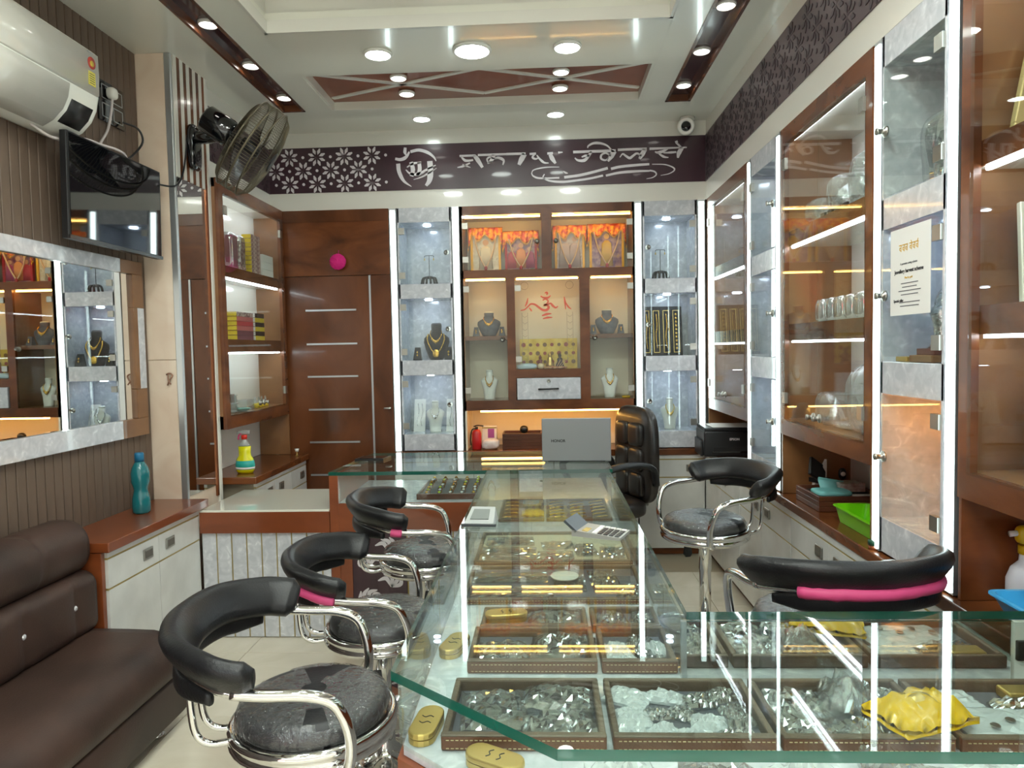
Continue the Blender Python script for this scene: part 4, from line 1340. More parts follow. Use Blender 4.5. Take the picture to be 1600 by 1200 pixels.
# pra
let([(384, 94), (462, 92)], 8)
let([(392, 94), (400, 106), (412, 116), (430, 117), (452, 114)], 9, (0.6, 1.1, 0.7))
let([(458, 92), (474, 112), (498, 150)], 17, (0.7, 1.0, 0.6))
let([(372, 150), (400, 144), (436, 128)], 8, (0.4, 1.0, 0.6))
let([(398, 134), (416, 142), (438, 150)], 6, (0.4, 1, 0.4))
# ka
let([(476, 90), (618, 86)], 8)
let([(556, 90), (546, 112), (524, 132)], 15, (0.9, 1.0, 0.3))
let([(560, 110), (536, 100), (522, 110), (528, 124), (548, 122)], 7, (0.7, 1, 0.5))
let([(552, 108), (580, 104), (604, 116), (600, 138)], 11, (0.5, 1.0, 0.4))
# aa
let([(618, 86), (714, 84)], 9)
let([(710, 86), (694, 110), (680, 138)], 20, (0.9, 1.0, 0.6))
# sha
let([(734, 86), (766, 84)], 8)
let([(758, 88), (748, 102), (762, 110), (776, 106)], 8, (0.7, 1, 0.6))
let([(770, 92), (786, 112), (806, 128), (828, 130)], 9, (0.5, 1.0, 0.3))
let([(822, 84), (850, 82)], 8)
let([(836, 88), (846, 108), (862, 132)], 17, (0.8, 1.0, 0.5))
let([(876, 80), (898, 78)], 8, (1, 1, 0.4))
# jva
let([(950, 78), (1160, 72)], 10)
let([(1040, 76), (1024, 100), (1004, 118), (974, 118), (958, 106)], 12, (0.8, 1.0, 0.3))
let([(992, 102), (1010, 96), (1030, 96)], 9, (0.5, 1, 0.8))
let([(1154, 74), (1138, 98), (1120, 122)], 20, (0.9, 1.0, 0.5))
let([(1136, 98), (1112, 84), (1090, 92), (1088, 110), (1108, 118), (1124, 108)], 8, (0.7, 1.0, 0.6))
let([(1142, 72), (1118, 48), (1084, 36), (1050, 36), (1026, 48), (1022, 58)], 8, (0.5, 1.2, 0.5))
# la
let([(1170, 68), (1312, 64)], 9)
let([(1304, 66), (1290, 90), (1276, 112)], 18, (0.9, 1, 0.5))
let([(1286, 98), (1264, 86), (1244, 98), (1228, 108), (1210, 98), (1194, 88), (1180, 104)], 9, (0.7, 1.1, 0.4))
# rsa
let([(1326, 64), (1508, 58)], 9, (1, 1, 0.5))
let([(1416, 62), (1392, 76), (1366, 82), (1352, 78)], 10, (0.7, 1.1, 0.4))
let([(1366, 82), (1384, 96), (1400, 104), (1418, 106)], 8, (0.5, 1.1, 0.4))
let([(1394, 84), (1430, 82), (1456, 80)], 8, (0.5, 1.0, 0.8))
let([(1484, 60), (1470, 84), (1464, 108)], 17, (0.9, 1, 0.4))
let([(1478, 56), (1466, 44), (1456, 38)], 7, (1, 1, 0.4))
let([(1452, 34), (1464, 30)], 13, (0.7, 1, 0.7), 2)
# flourish under the lettering
let([(742, 180), (752, 164), (790, 154), (832, 150), (880, 150)], 5, (0.6, 1.0, 0.4))
let([(742, 180), (752, 194), (786, 204), (880, 202)], 7, (0.5, 1.0, 0.8))
let([(806, 184), (800, 200), (830, 216), (896, 222), (960, 216), (1030, 206), (1096, 192)], 8, (0.4, 1.1, 1.0))
let([(904, 200), (980, 190), (1060, 172), (1120, 156)], 10, (1, 1, 1))
let([(900, 170), (912, 178), (922, 180)], 7, (0.5, 1, 0.4))
let([(1136, 160), (1180, 150), (1260, 142), (1324, 138)], 10, (1, 1, 0.8))
let([(1110, 192), (1180, 178), (1260, 172), (1326, 170)], 10, (0.8, 1, 0.6))
let([(1326, 168), (1350, 174), (1358, 188), (1340, 202), (1310, 208)], 6, (1, 0.8, 0.3))
let([(1338, 138), (1400, 140), (1440, 154), (1446, 168), (1420, 184), (1380, 192)], 6, (0.4, 0.9, 0.3))
lg = thing('shop_logo', 'round white logo emblem on the plum fascia between the flower pattern and the lettering', 'sign', (-0.89, YB, 2.70))
def lo(pts, w, taper=(1, 1, 1), n=6):
    stroke('logo_stroke', pts, w * 0.00165, lg, taper, n, pm=dsgn)
lo([(138, 72), (180, 64), (224, 76), (254, 98), (266, 118)], 13, (0.9, 1.0, 0.3))
lo([(74, 130), (78, 170), (100, 214), (138, 242)], 14, (1.2, 1.1, 0.2))
lo([(60, 106), (84, 110), (106, 104), (122, 90), (132, 72)], 13, (0.8, 1.1, 0.5))
lo([(112, 52), (110, 74), (116, 90)], 12, (0.9, 1.1, 0.3))
lo([(140, 122), (148, 160), (140, 192)], 18, (0.9, 1, 0.9), 3)
lo([(180, 124), (182, 160), (170, 188)], 16, (0.9, 1, 0.8), 3)
lo([(234, 118), (236, 170), (230, 212), (212, 238)], 22, (1, 1.1, 0.5))
lo([(112, 160), (136, 180), (180, 180), (220, 158), (264, 138)], 11, (0.4, 1.2, 0.3))
lo([(118, 148), (150, 130), (190, 124)], 9, (0.4, 1, 0.8))
lo([(150, 208), (190, 196), (236, 172), (268, 152)], 7, (0.3, 1, 0.3))
# ================================================================ SMALL THINGS
def loft_ellipse(name, rings, mat, parent=None, seg=20, c=(0, 0, 0)):
    """rings: (z, half width x, half depth y, y offset)"""
    v, f = [], []
    for z, a, b, oy in rings:
        for i in range(seg):
            t_ = 2 * PI * i / seg
            v.append((c[0] + a * math.cos(t_), c[1] + oy + b * math.sin(t_), c[2] + z))
    for r in range(len(rings) - 1):
        for i in range(seg):
            j = (i + 1) % seg
            f.append((r * seg + i, r * seg + j, (r + 1) * seg + j, (r + 1) * seg + i))
    f.append(tuple(range(seg - 1, -1, -1)))
    f.append(tuple((len(rings) - 1) * seg + i for i in range(seg)))
    return mesh(name, v, f, mat, parent, smooth=True)

def bust(label, x, y, z, w, h, mat, neckm=None, style='round', chain='gold', group=None, rot=0.0):
    t = thing('jewellery_bust', label, 'bust', (x, y, z), rotz=rot, group=group, local=True)
    W_ = w / 2
    D = w * 0.20
    if style == 'round':
        R = [(0, 0.50, 0.9), (0.06, 0.62, 1.0), (0.30, 0.86, 1.0), (0.50, 1.0, 0.95), (0.62, 0.97, 0.85), (0.70, 0.74, 0.75), (0.76, 0.46, 0.72), (0.82, 0.40, 0.75), (1.0, 0.42, 0.8)]
    else:
        R = [(0, 0.62, 1.0), (0.04, 0.60, 1.0), (0.35, 0.72, 0.85), (0.60, 0.96, 0.8), (0.68, 1.0, 0.72), (0.74, 0.82, 0.66), (0.80, 0.46, 0.66), (0.86, 0.36, 0.7), (1.0, 0.38, 0.72)]
    loft_ellipse('body', [(a * h, b * W_, c_ * D, (a - 0.5) * 0.04 * h) for a, b, c_ in R], mat, t)
    loft_ellipse('neck_cap', [(h * 0.995, 0.40 * W_, 0.76 * D, 0.02 * h), (h * 1.03, 0.39 * W_, 0.74 * D, 0.02 * h), (h * 1.05, 0.30 * W_, 0.58 * D, 0.02 * h)], neckm or mat, t)
    fy = -D * 0.92
    pts = [(-0.40 * W_, fy * 0.35, h * 0.84), (-0.44 * W_, fy * 0.9, h * 0.72), (-0.26 * W_, fy * 1.1, h * 0.60), (0, fy * 1.16, h * 0.54), (0.26 * W_, fy * 1.1, h * 0.60), (0.44 * W_, fy * 0.9, h * 0.72), (0.40 * W_, fy * 0.35, h * 0.84)]
    nk = tube('necklace', pts, 0.0034, chain, t, seg=6, n=5)
    for k in range(7):
        a = (k - 3) / 3.0
        px, pz = a * 0.30 * W_, h * (0.545 + 0.07 * a * a)
        r = 0.0075 * (1.2 - 0.45 * abs(a))
        lathe('pendant', [(0.0, -r * 1.6), (r, -r * 0.4), (r * 0.8, r * 0.5), (0.0, r)], chain, nk, c=(px, fy * 1.2, pz - r), seg=8)
    return t

def ear_holder(label, x, y, z, h=0.09, w=0.06, mat='velvet', group=None):
    t = thing('earring_holder', label, 'earring stand', (x, y, z), group=group, local=True)
    v = [(-w / 2, -0.02, 0), (w / 2, -0.02, 0), (w / 2, 0.03, 0), (-w / 2, 0.03, 0), (-w / 3.2, 0.0, h), (w / 3.2, 0.0, h), (w / 3.2, 0.02, h), (-w / 3.2, 0.02, h)]
    mesh('stand', v, BF, mat, t)
    for dz in (0.62, 0.40):
        lathe('earring', [(0.0, -0.010), (0.008, 0.0), (0.0, 0.010)], 'gold', t, c=(0, -0.022 + 0.012 * dz, h * dz), seg=8)
    return t

def ear_tree(label, x, y, z):
    t = thing('earring_tree', label, 'earring stand', (x, y, z), local=True)
    for k in range(6):
        a = PI + PI * (k + 0.5) / 6
        c, s = math.cos(a), math.sin(a)
        tube('foot', [(0.012 * c, 0.012 * s, 0.052), (0.045 * c, 0.045 * s, 0.046), (0.058 * c, 0.05 * s, 0.004)], 0.008, 'black', t, seg=8, n=3)
    lathe('collar', [(0.0, 0.045), (0.022, 0.045), (0.022, 0.062), (0.0, 0.064)], 'black', t, seg=14)
    tube('post', [(0, 0, 0.06), (0, 0, 0.205)], 0.0022, 'black', t, seg=6)
    tube('crossbar', [(-0.032, 0, 0.195), (-0.03, 0, 0.206), (0, 0, 0.208), (0.03, 0, 0.206), (0.032, 0, 0.195)], 0.002, 'black', t, seg=6, n=3)
    for s in (-1, 1):
        lathe('earring', [(0.0, -0.022), (0.005, -0.016), (0.003, -0.004), (0.0, 0.0)], 'gold_pale', t, c=(s * 0.032, 0, 0.194), seg=8)
    return t

# niche column beside the door
ear_tree('black spider-foot earring stand in the top niche beside the door', -0.80, 5.00, 1.9155)
bust('tall black velvet bust with long gold necklaces in the niche beside the door', -0.765, 5.03, 1.3855, 0.185, 0.25, 'velvet', 'velvet_grey')
tn = [o for o in COL.objects if o.name.startswith('jewellery_bust')][-1]
tube('long_necklace', [(-0.055, -0.02, 0.185), (-0.06, -0.036, 0.14), (-0.03, -0.042, 0.07), (0, -0.045, 0.05), (0.03, -0.042, 0.07), (0.06, -0.036, 0.14), (0.055, -0.02, 0.185)], 0.005, 'gold', tn, seg=6)
pillow('large_pendant', (0, -0.046, 0.045), (0.05, 0.012, 0.06), 'gold', tn, n=(3, 3), p=2.2)
ear_holder('small black earring holder left of the tall black bust', -0.895, 4.98, 1.3855)
ear_holder('small black earring holder right of the tall black bust', -0.672, 4.97, 1.3855)
bust('white bust with two silver necklaces in the bottom niche beside the door', -0.785, 5.02, 0.8655, 0.13, 0.215, 'bust_white', style='slim', chain='silver')
for x, lab in ((-0.91, 'white card with a hanging chain left of the white bust in the bottom niche'), (-0.672, 'white card with hanging chains right of the white bust in the bottom niche')):
    t = thing('chain_card', lab, 'display card', (x, 5.05, 0.8655), local=True)
    mesh('card', [(-0.042, 0, 0), (0.042, 0, 0), (0.042, 0.006, 0), (-0.042, 0.006, 0), (-0.042, 0.07, 0.23), (0.042, 0.07, 0.23), (0.042, 0.076, 0.23), (-0.042, 0.076, 0.23)], BF, 'bust_white', t)
    for dx_ in (-0.014, 0.014):
        tube('chain', [(dx_, 0.058, 0.20), (dx_ + 0.008, 0.04, 0.14), (dx_ - 0.004, 0.02, 0.08), (dx_ + 0.003, 0.008, 0.04)], 0.0022, 'silver', t, seg=5)
# niche column at the back right corner
ear_tree('black spider-foot earring stand in the top niche at the back right corner', 0.825, 5.00, 1.9155)
t = thing('chain_tray', 'black upright velvet tray with four framed gold chains in the right niche', 'display tray', (0.845, 5.05, 1.3855), local=True)
bmx = Matrix.Rotation(-0.16, 4, 'X')
def tilt(o, m=bmx):
    o.data.transform(m)
    return o
tilt(box('board', (-0.145, 0.145, 0.0, 0.016, 0.0, 0.355), 'velvet', t, bev=0.006))
for k in range(4):
    x = -0.108 + 0.070 * k
    for a, b, c_, d in ((x - 0.022, x - 0.018, 0.02, 0.325), (x + 0.018, x + 0.022, 0.02, 0.325), (x - 0.022, x + 0.022, 0.02, 0.024), (x - 0.022, x + 0.022, 0.321, 0.325)):
        tilt(box('gold_border', (a, b, -0.004, 0.0, c_, d), 'gold_pale', t))
    if k < 3:
        tilt(tube('chain', [(x, -0.004, 0.30), (x + 0.005, -0.005, 0.22), (x - 0.004, -0.005, 0.14), (x + 0.003, -0.005, 0.05)], 0.0035, 'gold', t, seg=6))
    else:
        for q in range(10):
            tilt(pillow('bead_link', (x, -0.006, 0.05 + 0.027 * q), (0.016, 0.01, 0.02), 'gold', t, n=(2, 2), p=2.2))
bust('white bust with a wide bead necklace in the bottom right niche', 0.885, 5.02, 0.8655, 0.13, 0.21, 'bust_white', style='slim', chain='gold_pale')
# altar side shelves
bust('grey bust with gold necklace on the upper left altar shelf', -0.385, 5.02, 1.5455, 0.165, 0.165, 'bust_grey', 'cream')
bust('white bust with gold necklace on the lower left altar shelf', -0.39, 5.02, 1.0955, 0.125, 0.20, 'bust_white', style='slim')
bust('grey bust with gold necklace on the upper right altar shelf', 0.45, 5.02, 1.5455, 0.165, 0.165, 'bust_grey', 'cream')
bust('white bust with gold necklace on the lower right altar shelf', 0.465, 5.02, 1.0955, 0.125, 0.20, 'bust_white', style='slim')
for x, lab in ((-0.475, 'dark earring cup left of the upper left altar bust'), (-0.292, 'dark earring cup right of the upper left altar bust'), (0.352, 'dark earring cup left of the upper right altar bust'), (0.545, 'dark earring cup right of the upper right altar bust')):
    ear_holder(lab, x, 4.99, 1.5455, h=0.065, w=0.045, mat='bust_grey')
o = pillow('yellow_pouch', (0.575, 4.97, 1.105), (0.06, 0.04, 0.018), P('yellow_pouch', (214, 170, 40), 0.6), n=(4, 4), amp=0.004)
tag(o, 'small yellow pouch beside the lower right altar bust', 'pouch')
# ---- framed devotional pictures with draped cloths
M['cloth_or'] = N('orange_gold_brocade', (196, 62, 6), (244, 158, 20), 38, 0.4, metal=0.15, lo=0.42, hi=0.58)
M['cloth_red'] = P('red_cloth', (176, 24, 40), 0.7)
M['fringe'] = P('gold_fringe', (240, 180, 30), 0.5)
def art(name, a, b, c_):
    return N(name, a, b, 26, 0.3, coat=0.6, detail=3, lo=0.35, hi=0.6, c3=c_)
def deity(label, x0, x1, z0, z1, a, b, c_, fig, fr):
    t = thing('framed_picture', label, 'picture', ((x0 + x1) / 2, 5.09, z0))
    yb = 5.10
    for q in ((x0, x0 + 0.016, z0, z1), (x1 - 0.016, x1, z0, z1), (x0, x1, z0, z0 + 0.012), (x0, x1, z1 - 0.012, z1)):
        box('frame_edge', (q[0], q[1], yb - 0.014, yb + 0.012, q[2], q[3]), fr, t)
    pm = box('print', (x0 + 0.01, x1 - 0.01, yb - 0.004, yb + 0.008, z0 + 0.008, z1 - 0.008), art('print_' + label[:12], a, b, c_), t)
    xm, w_, h_ = (x0 + x1) / 2, x1 - x0, z1 - z0
    for k in (fig if isinstance(fig, list) else [fig]):
        col = P('figure_tone', k[3], 0.5)
        loft_ellipse('painted_figure', [(0, 0.24 * w_ * k[1], 0.0012, 0), (0.30 * h_ * k[2], 0.20 * w_ * k[1], 0.0012, 0), (0.46 * h_ * k[2], 0.17 * w_ * k[1], 0.0012, 0), (0.52 * h_ * k[2], 0.06 * w_ * k[1], 0.0012, 0)], col, pm, seg=10, c=(xm + k[0] * w_, yb - 0.0045, z0 + 0.03))
        cyl('painted_head', (xm + k[0] * w_, yb - 0.0062, z0 + 0.03 + 0.60 * h_ * k[2]), 0.10 * w_ * k[1], 0.0022, P('figure_head', k[4], 0.5), pm, seg=16, axis='Y')
    # cloth over the top edge
    v, f = [], []
    nx, nz = 28, 8
    for j in range(nz + 1):
        for i in range(nx + 1):
            u = i / nx
            x = x0 - 0.014 + (w_ + 0.028) * u
            side = max(0, abs(u - 0.5) - 0.40) * 10
            drop = (0.075 + 0.022 * math.sin(u * 15 + x0 * 30) + side * 0.09)
            s_ = j / nz
            z = z1 + 0.014 - drop * s_ - 0.004 * side
            y = yb - 0.020 - 0.006 * math.sin(u * 40 + s_ * 2) - 0.010 * s_
            if j == 0:
                y = yb + 0.01
                z = z1 + 0.012
            v.append((x, y, z))
    for j in range(nz):
        for i in range(nx):
            q = j * (nx + 1) + i
            f.append((q, q + 1, q + nx + 2, q + nx + 1))
    cl = mesh('draped_cloth', v, f, 'cloth_or', t, smooth=True)
    md = cl.modifiers.new('thick', 'SOLIDIFY')
    md.thickness = 0.003
    # fringe: little tassels along the hem
    fv, ff = [], []
    for i in range(nx + 1):
        p = v[nz * (nx + 1) + i]
        n_ = len(fv)
        fv += [(p[0] - 0.005, p[1] - 0.002, p[2] + 0.004), (p[0] + 0.005, p[1] - 0.002, p[2] + 0.004), (p[0], p[1] - 0.003, p[2] - 0.016), (p[0], p[1] + 0.003, p[2] + 0.004)]
        ff += [(n_, n_ + 1, n_ + 2), (n_ + 1, n_ + 3, n_ + 2), (n_ + 3, n_, n_ + 2)]
    fo = mesh('fringe', fv, ff, 'fringe', cl)
    fo['kind'] = 'stuff'
    tube('bead_garland', [(x0 + 0.03, yb - 0.040, z1 - 0.05), (x0 + 0.25 * w_, yb - 0.026, z0 + 0.48 * h_), (xm - 0.01, yb - 0.026, z0 + 0.16 * h_), (xm + 0.01, yb - 0.026, z0 + 0.16 * h_), (x1 - 0.25 * w_, yb - 0.026, z0 + 0.48 * h_), (x1 - 0.03, yb - 0.040, z1 - 0.05)], 0.0055, P('cream_beads', (226, 190, 150), 0.5), t, seg=6, n=5)
    pillow('tassel', (xm, yb - 0.03, z0 + 0.10 * h_), (0.022, 0.016, 0.035), 'cloth_red', t, n=(3, 3), p=2.2)
    return t
fig1 = [(0, 1.0, 1.0, (226, 214, 190), (206, 160, 120))]
deity('gold-framed devotional picture with a pale robed seated figure, leftmost on the altar', -0.512, -0.295, 2.0005, 2.315, (206, 190, 160), (226, 214, 190), (176, 160, 130), fig1, 'fringe')
deity('colourful devotional picture with three figures, second from the left on the altar', -0.265, -0.035, 2.0005, 2.285, (120, 60, 90), (190, 130, 120), (60, 120, 80), [(-0.28, 0.7, 0.8, (190, 60, 70), (216, 170, 140)), (0, 0.8, 0.95, (226, 150, 90), (226, 170, 130)), (0.28, 0.7, 0.8, (180, 70, 110), (216, 170, 140))], 'cloth_red')
deity('gold-framed picture of two standing figures, third from the left on the altar', 0.092, 0.305, 2.0005, 2.315, (176, 150, 140), (206, 190, 180), (150, 120, 110), [(-0.16, 0.9, 1.05, (200, 180, 176), (206, 160, 130)), (0.17, 0.9, 1.05, (190, 170, 170), (206, 160, 130))], 'fringe')
deity('gold-framed devotional picture with a radiant golden figure, rightmost on the altar', 0.340, 0.585, 2.0005, 2.320, (116, 76, 120), (190, 150, 150), (210, 170, 110), [(0, 0.8, 1.1, (214, 176, 90), (226, 180, 120))], 'fringe')
# ---- centre of the altar
o = box('printed_card', (-0.172, 0.244, 5.13, 5.136, 1.3065, 1.522), N('gold_printed_card', (196, 160, 50), (216, 186, 84), 20, 0.35, metal=0.3), None)
tag(o, 'gold printed card with rows of emblems standing in the altar centre', 'card')
rnd = random.Random(5)
for r in range(3):
    for k in range(8):
        cyl('emblem', (-0.145 + 0.0515 * k, 5.128, 1.478 - 0.062 * r), 0.013 if (r + k) % 3 else 0.016, 0.0025, P('emblem_ink', (120, 84, 30), 0.5) if (r + k) % 2 else P('emblem_ink2', (150, 60, 40), 0.5), o, seg=8 if k % 2 else 14, axis='Y')
om = thing('om_sign', 'red hand-painted om symbol on the altar centre glass', 'sign', (0.03, YB, 1.70))
def ompt(x, y):
    return (-0.193 + (x - 75) * 0.000793, 1.944 - (y - 75) * 0.000822)
M['om_red'] = P('vermilion_paint', (222, 106, 84), 0.6)
for pts, w_ in (([(318, 270), (345, 262), (366, 280), (350, 304), (330, 312), (352, 312), (370, 330), (352, 352), (318, 352), (285, 330), (250, 305), (215, 300), (190, 320), (160, 345), (125, 352)], 12),
                ([(352, 312), (385, 298), (405, 318), (430, 335), (450, 322)], 11), ([(300, 235), (330, 250), (365, 250), (388, 232)], 11), ([(338, 212), (352, 206), (360, 216), (350, 226)], 10),
                ([(310, 400), (350, 388), (392, 384)], 12), ([(318, 425), (360, 416), (400, 416)], 10), ([(505, 245), (512, 290), (516, 350)], 9), ([(516, 290), (540, 330), (565, 350)], 8), ([(165, 320), (180, 290), (190, 250)], 9), ([(200, 330), (215, 350), (222, 362)], 8)):
    stroke('painted_stroke', pts, w_ * 0.00135, om, (0.5, 1.1, 0.4), 5, 'om_red', YB - 0.0085, ompt)
for x in (-0.125, 0.185):
    t = thing('etched_border', f'frosted etched pillar border on the {"left" if x < 0 else "right"} of the altar centre glass', 'glass etching', (x, YB - 0.006, 1.36))
    M.setdefault('etch', P('frosted_etch', (206, 190, 156), 0.6, alpha=0.45))
    for dx_ in (-0.021, 0.019):
        box('etched_line', (x + dx_, x + dx_ + 0.002, YB - 0.0055, YB - 0.0045, 1.36, 1.70), 'etch', t)
    v, f = ring(0.026, 0, 0.0012)
    mesh('etched_ring', [(x + p[0], YB - 0.0055, 1.885 + p[1]) for p in v], f, 'etch', t)
    for k in range(7):
        tube('etched_arc', [(x - 0.016, YB - 0.0055, 1.68 - 0.045 * k), (x, YB - 0.0055, 1.668 - 0.045 * k), (x + 0.016, YB - 0.0055, 1.68 - 0.045 * k)], 0.001, 'etch', t, seg=4, n=4)
def idol(label, x, y, z, h, mat):
    t = thing('small_idol', label, 'idol', (x, y, z), local=True)
    lathe('pedestal', [(0.0, 0), (0.26 * h, 0), (0.26 * h, 0.08 * h), (0.2 * h, 0.12 * h), (0.0, 0.12 * h)], mat, t, seg=14)
    loft_ellipse('figure', [(0.11 * h, 0.26 * h, 0.18 * h, 0), (0.25 * h, 0.24 * h, 0.17 * h, 0), (0.42 * h, 0.15 * h, 0.12 * h, 0), (0.6 * h, 0.17 * h, 0.12 * h, 0), (0.68 * h, 0.07 * h, 0.07 * h, 0), (0.72 * h, 0.09 * h, 0.09 * h, 0), (0.82 * h, 0.11 * h, 0.11 * h, 0), (0.9 * h, 0.07 * h, 0.07 * h, 0), (1.0 * h, 0.02 * h, 0.02 * h, 0)], mat, t, seg=12)
    return t
idol('small maroon idol in the middle of the altar centre', -0.025, 5.03, 1.3065, 0.10, P('maroon_idol', (120, 40, 34), 0.4))
idol('small dark idol right of the maroon idol on the altar', 0.115, 5.05, 1.3065, 0.115, P('dark_idol', (60, 40, 44), 0.4))
idol('small brass idol between the maroon and dark idols on the altar', 0.045, 5.07, 1.3065, 0.12, 'gold_pale')
o = pillow('coconut', (-0.02, 4.955, 1.328), (0.05, 0.045, 0.042), P('pale_coconut', (226, 204, 170), 0.6), n=(5, 5), p=2.1)
tag(o, 'pale round coconut in front of the maroon idol', 'coconut')
o = pillow('cloth_pouch', (-0.12, 4.945, 1.328), (0.14, 0.06, 0.043), P('pale_blue_pouch', (190, 208, 220), 0.5), n=(8, 8), p=3.2, amp=0.006)
tag(o, 'pale blue cloth pouch at the left front of the altar centre', 'pouch')
o = tube('bell_jar', [(-0.14, 5.05, 1.3065), (-0.14, 5.05, 1.40)], 0.03, 'glass', None, seg=14, n=1)
tag(o, 'clear glass lamp chimney at the left of the altar centre', 'lamp chimney')
for k in range(6):
    a = rnd.uniform(0, PI)
    o = tube('incense_stick', [(0.05 + 0.012 * k, 4.96, 1.312), (0.03 + 0.03 * k, 5.00, 1.345 + 0.008 * k)], 0.002, P('stick', (206, 170, 130), 0.6), None, seg=5, n=1)
    tag(o, f'{["leftmost", "second", "third", "fourth", "fifth", "rightmost"][k]} thin incense stick in the heap in front of the dark idol', 'stick', 'sticks in the altar')
o = pillow('offering_heap', (0.08, 4.96, 1.316), (0.17, 0.06, 0.02), N('mixed_offerings', (130, 50, 40), (200, 160, 110), 40, 0.7), n=(8, 8), p=2.5, amp=0.006)
o['kind'] = 'stuff'
tag(o, 'reddish heap of loose offerings in front of the idols', 'offerings')

# ---- recess under the altar
fe = thing('fire_extinguisher', 'small red fire extinguisher in the recess under the altar', 'fire extinguisher', (-0.485, 4.96, 0.745), local=True)
lathe('cylinder', [(0.0, 0.0), (0.032, 0.0), (0.034, 0.008), (0.034, 0.115), (0.026, 0.135), (0.012, 0.142), (0.0, 0.142)], P('red_paint', (186, 20, 26), 0.3, coat=0.3), fe, seg=20)
lathe('valve', [(0.011, 0.14), (0.011, 0.16), (0.0, 0.16)], 'black', fe, seg=10)
tube('lever', [(-0.02, 0, 0.162), (0.01, 0, 0.17), (0.05, -0.005, 0.165)], 0.005, 'black', fe, seg=6)
tube('hose', [(0.0, -0.01, 0.15), (-0.03, -0.02, 0.14), (-0.042, -0.02, 0.08), (-0.038, -0.02, 0.03)], 0.005, 'black', fe, seg=6)
o = box('carton', (-0.45, -0.345, 5.0, 5.06, 0.7445, 0.905), P('carton_white', (222, 214, 206), 0.5), None, bev=0.002)
tag(o, 'white and purple carton behind the red fire extinguisher', 'box')
box('printed_band', (-0.408, -0.362, 4.9985, 5.0, 0.82, 0.885), P('purple_print', (150, 70, 140), 0.5), o)
box('gold_band', (-0.45, -0.345, 4.9985, 5.0, 0.888, 0.898), 'gold_line', o)
o = pillow('packet', (-0.385, 4.95, 0.782), (0.13, 0.06, 0.075), 'film_item', n=(8, 8), p=3, amp=0.006) if 'film_item' in M else pillow('packet', (-0.385, 4.95, 0.782), (0.13, 0.06, 0.075), N('printed_film', (206, 186, 180), (226, 216, 210), 30, 0.3), n=(8, 8), p=3, amp=0.006)
tag(o, 'printed plastic packet beside the red fire extinguisher', 'packet')
def wood_tray(name, label, x0, x1, y0_, y1_, z, h, lining='black_matte', group=None, mat='tray_wood'):
    t = thing(name, label, 'tray', ((x0 + x1) / 2, (y0_ + y1_) / 2, z), group=group)
    w_ = 0.012
    box('floor_pad', (x0 + w_, x1 - w_, y0_ + w_, y1_ - w_, z, z + 0.005), lining, t)
    for b in ((x0, x1, y0_, y0_ + w_), (x0, x1, y1_ - w_, y1_), (x0, x0 + w_, y0_ + w_, y1_ - w_), (x1 - w_, x1, y0_ + w_, y1_ - w_)):
        box('rim', (*b, z, z + h), mat, t, bev=0.002, seg=1)
    return t
for k, w in enumerate(('bottom', 'second', 'third', 'fourth', 'top')):
    wood_tray('display_tray', f'{w} brown tray of the stack in the recess under the altar', -0.30, -0.02, 4.93, 5.12, 0.745 + 0.0225 * k, 0.022)
o = pillow('black_pouch', (-0.15, 5.04, 0.873), (0.06, 0.05, 0.055), 'black', n=(4, 4), p=2.3)
tag(o, 'round black pouch in the top tray under the altar', 'pouch')

# ---- pompom on the walnut panel
pp = thing('pompom', 'bright magenta pompom hanging on the walnut panel above the door', 'decoration', (-1.411, YB - 0.03, 2.02))
v, f = [], []
bm = bmesh.new()
bmesh.ops.create_icosphere(bm, subdivisions=4, radius=0.055)
for q in bm.verts:
    q.co *= 1 + 0.10 * noise.noise(q.co * 160)
    q.co.y *= 0.7
    q.co += Vector((-1.411, YB - 0.042, 2.077))
bm_obj('ball', bm, 'magenta', pp, smooth=False)
tube('string', [(-1.411, YB - 0.03, 2.12), (-1.411, YB - 0.012, 2.16)], 0.002, 'magenta', pp, seg=5, n=1)

# ---- left cabinet contents
M['box_y'] = P('yellow_box_end', (216, 186, 50), 0.5)
M['box_side'] = N('printed_box_side', (120, 70, 80), (206, 180, 170), 60, 0.4, lo=0.4, hi=0.6)
M['box_pink'] = P('pink_box', (176, 80, 120), 0.4)
def jbox(label, y0_, y1_, z, h, x0, x1, endm='box_y', sidem='box_side', group=None):
    t = thing('jewellery_box', label, 'box', ((x0 + x1) / 2, (y0_ + y1_) / 2, z), group=group)
    box('sleeve', (x0, x1, y0_ + 0.004, y1_, z, z + h), sidem, t)
    box('end_flap', (x0 + 0.001, x1 - 0.001, y0_, y0_ + 0.004, z + 0.001, z + h - 0.001), endm, t)
    return t
ORD = ['lowest', 'second', 'third', 'fourth', 'fifth', 'sixth', 'seventh', 'eighth', 'topmost']
for k in range(9):
    jbox(f'{ORD[k]} yellow-ended jewellery box of the tall stack on the top shelf', 4.42, 4.56, 1.9655 + 0.0275 * k, 0.026, -1.90, -1.84)
for k in range(3):
    jbox(f'{["lowest", "middle", "topmost"][k]} plain white box of the short stack on the top shelf', 4.61, 4.79, 1.9655 + 0.049 * k, 0.047, -1.92, -1.845, 'paper', 'paper')
for k in range(2):
    o = box('wrapped_box', (-1.93, -1.855, 4.17 + 0.11 * k, 4.26 + 0.11 * k, 1.9655, 2.17 - 0.02 * k), 'box_pink' if k == 0 else 'box_side', None, bev=0.004)
    tag(o, 'tall pink box wrapped in clear film on the top shelf' if k == 0 else 'tall patterned box in crinkled film on the top shelf', 'box')
    pillow('film_wrap', (-1.8925, 4.215 + 0.11 * k, 2.078), (0.086, 0.104, 0.222), 'film', o, n=(8, 8), p=5, amp=0.005)
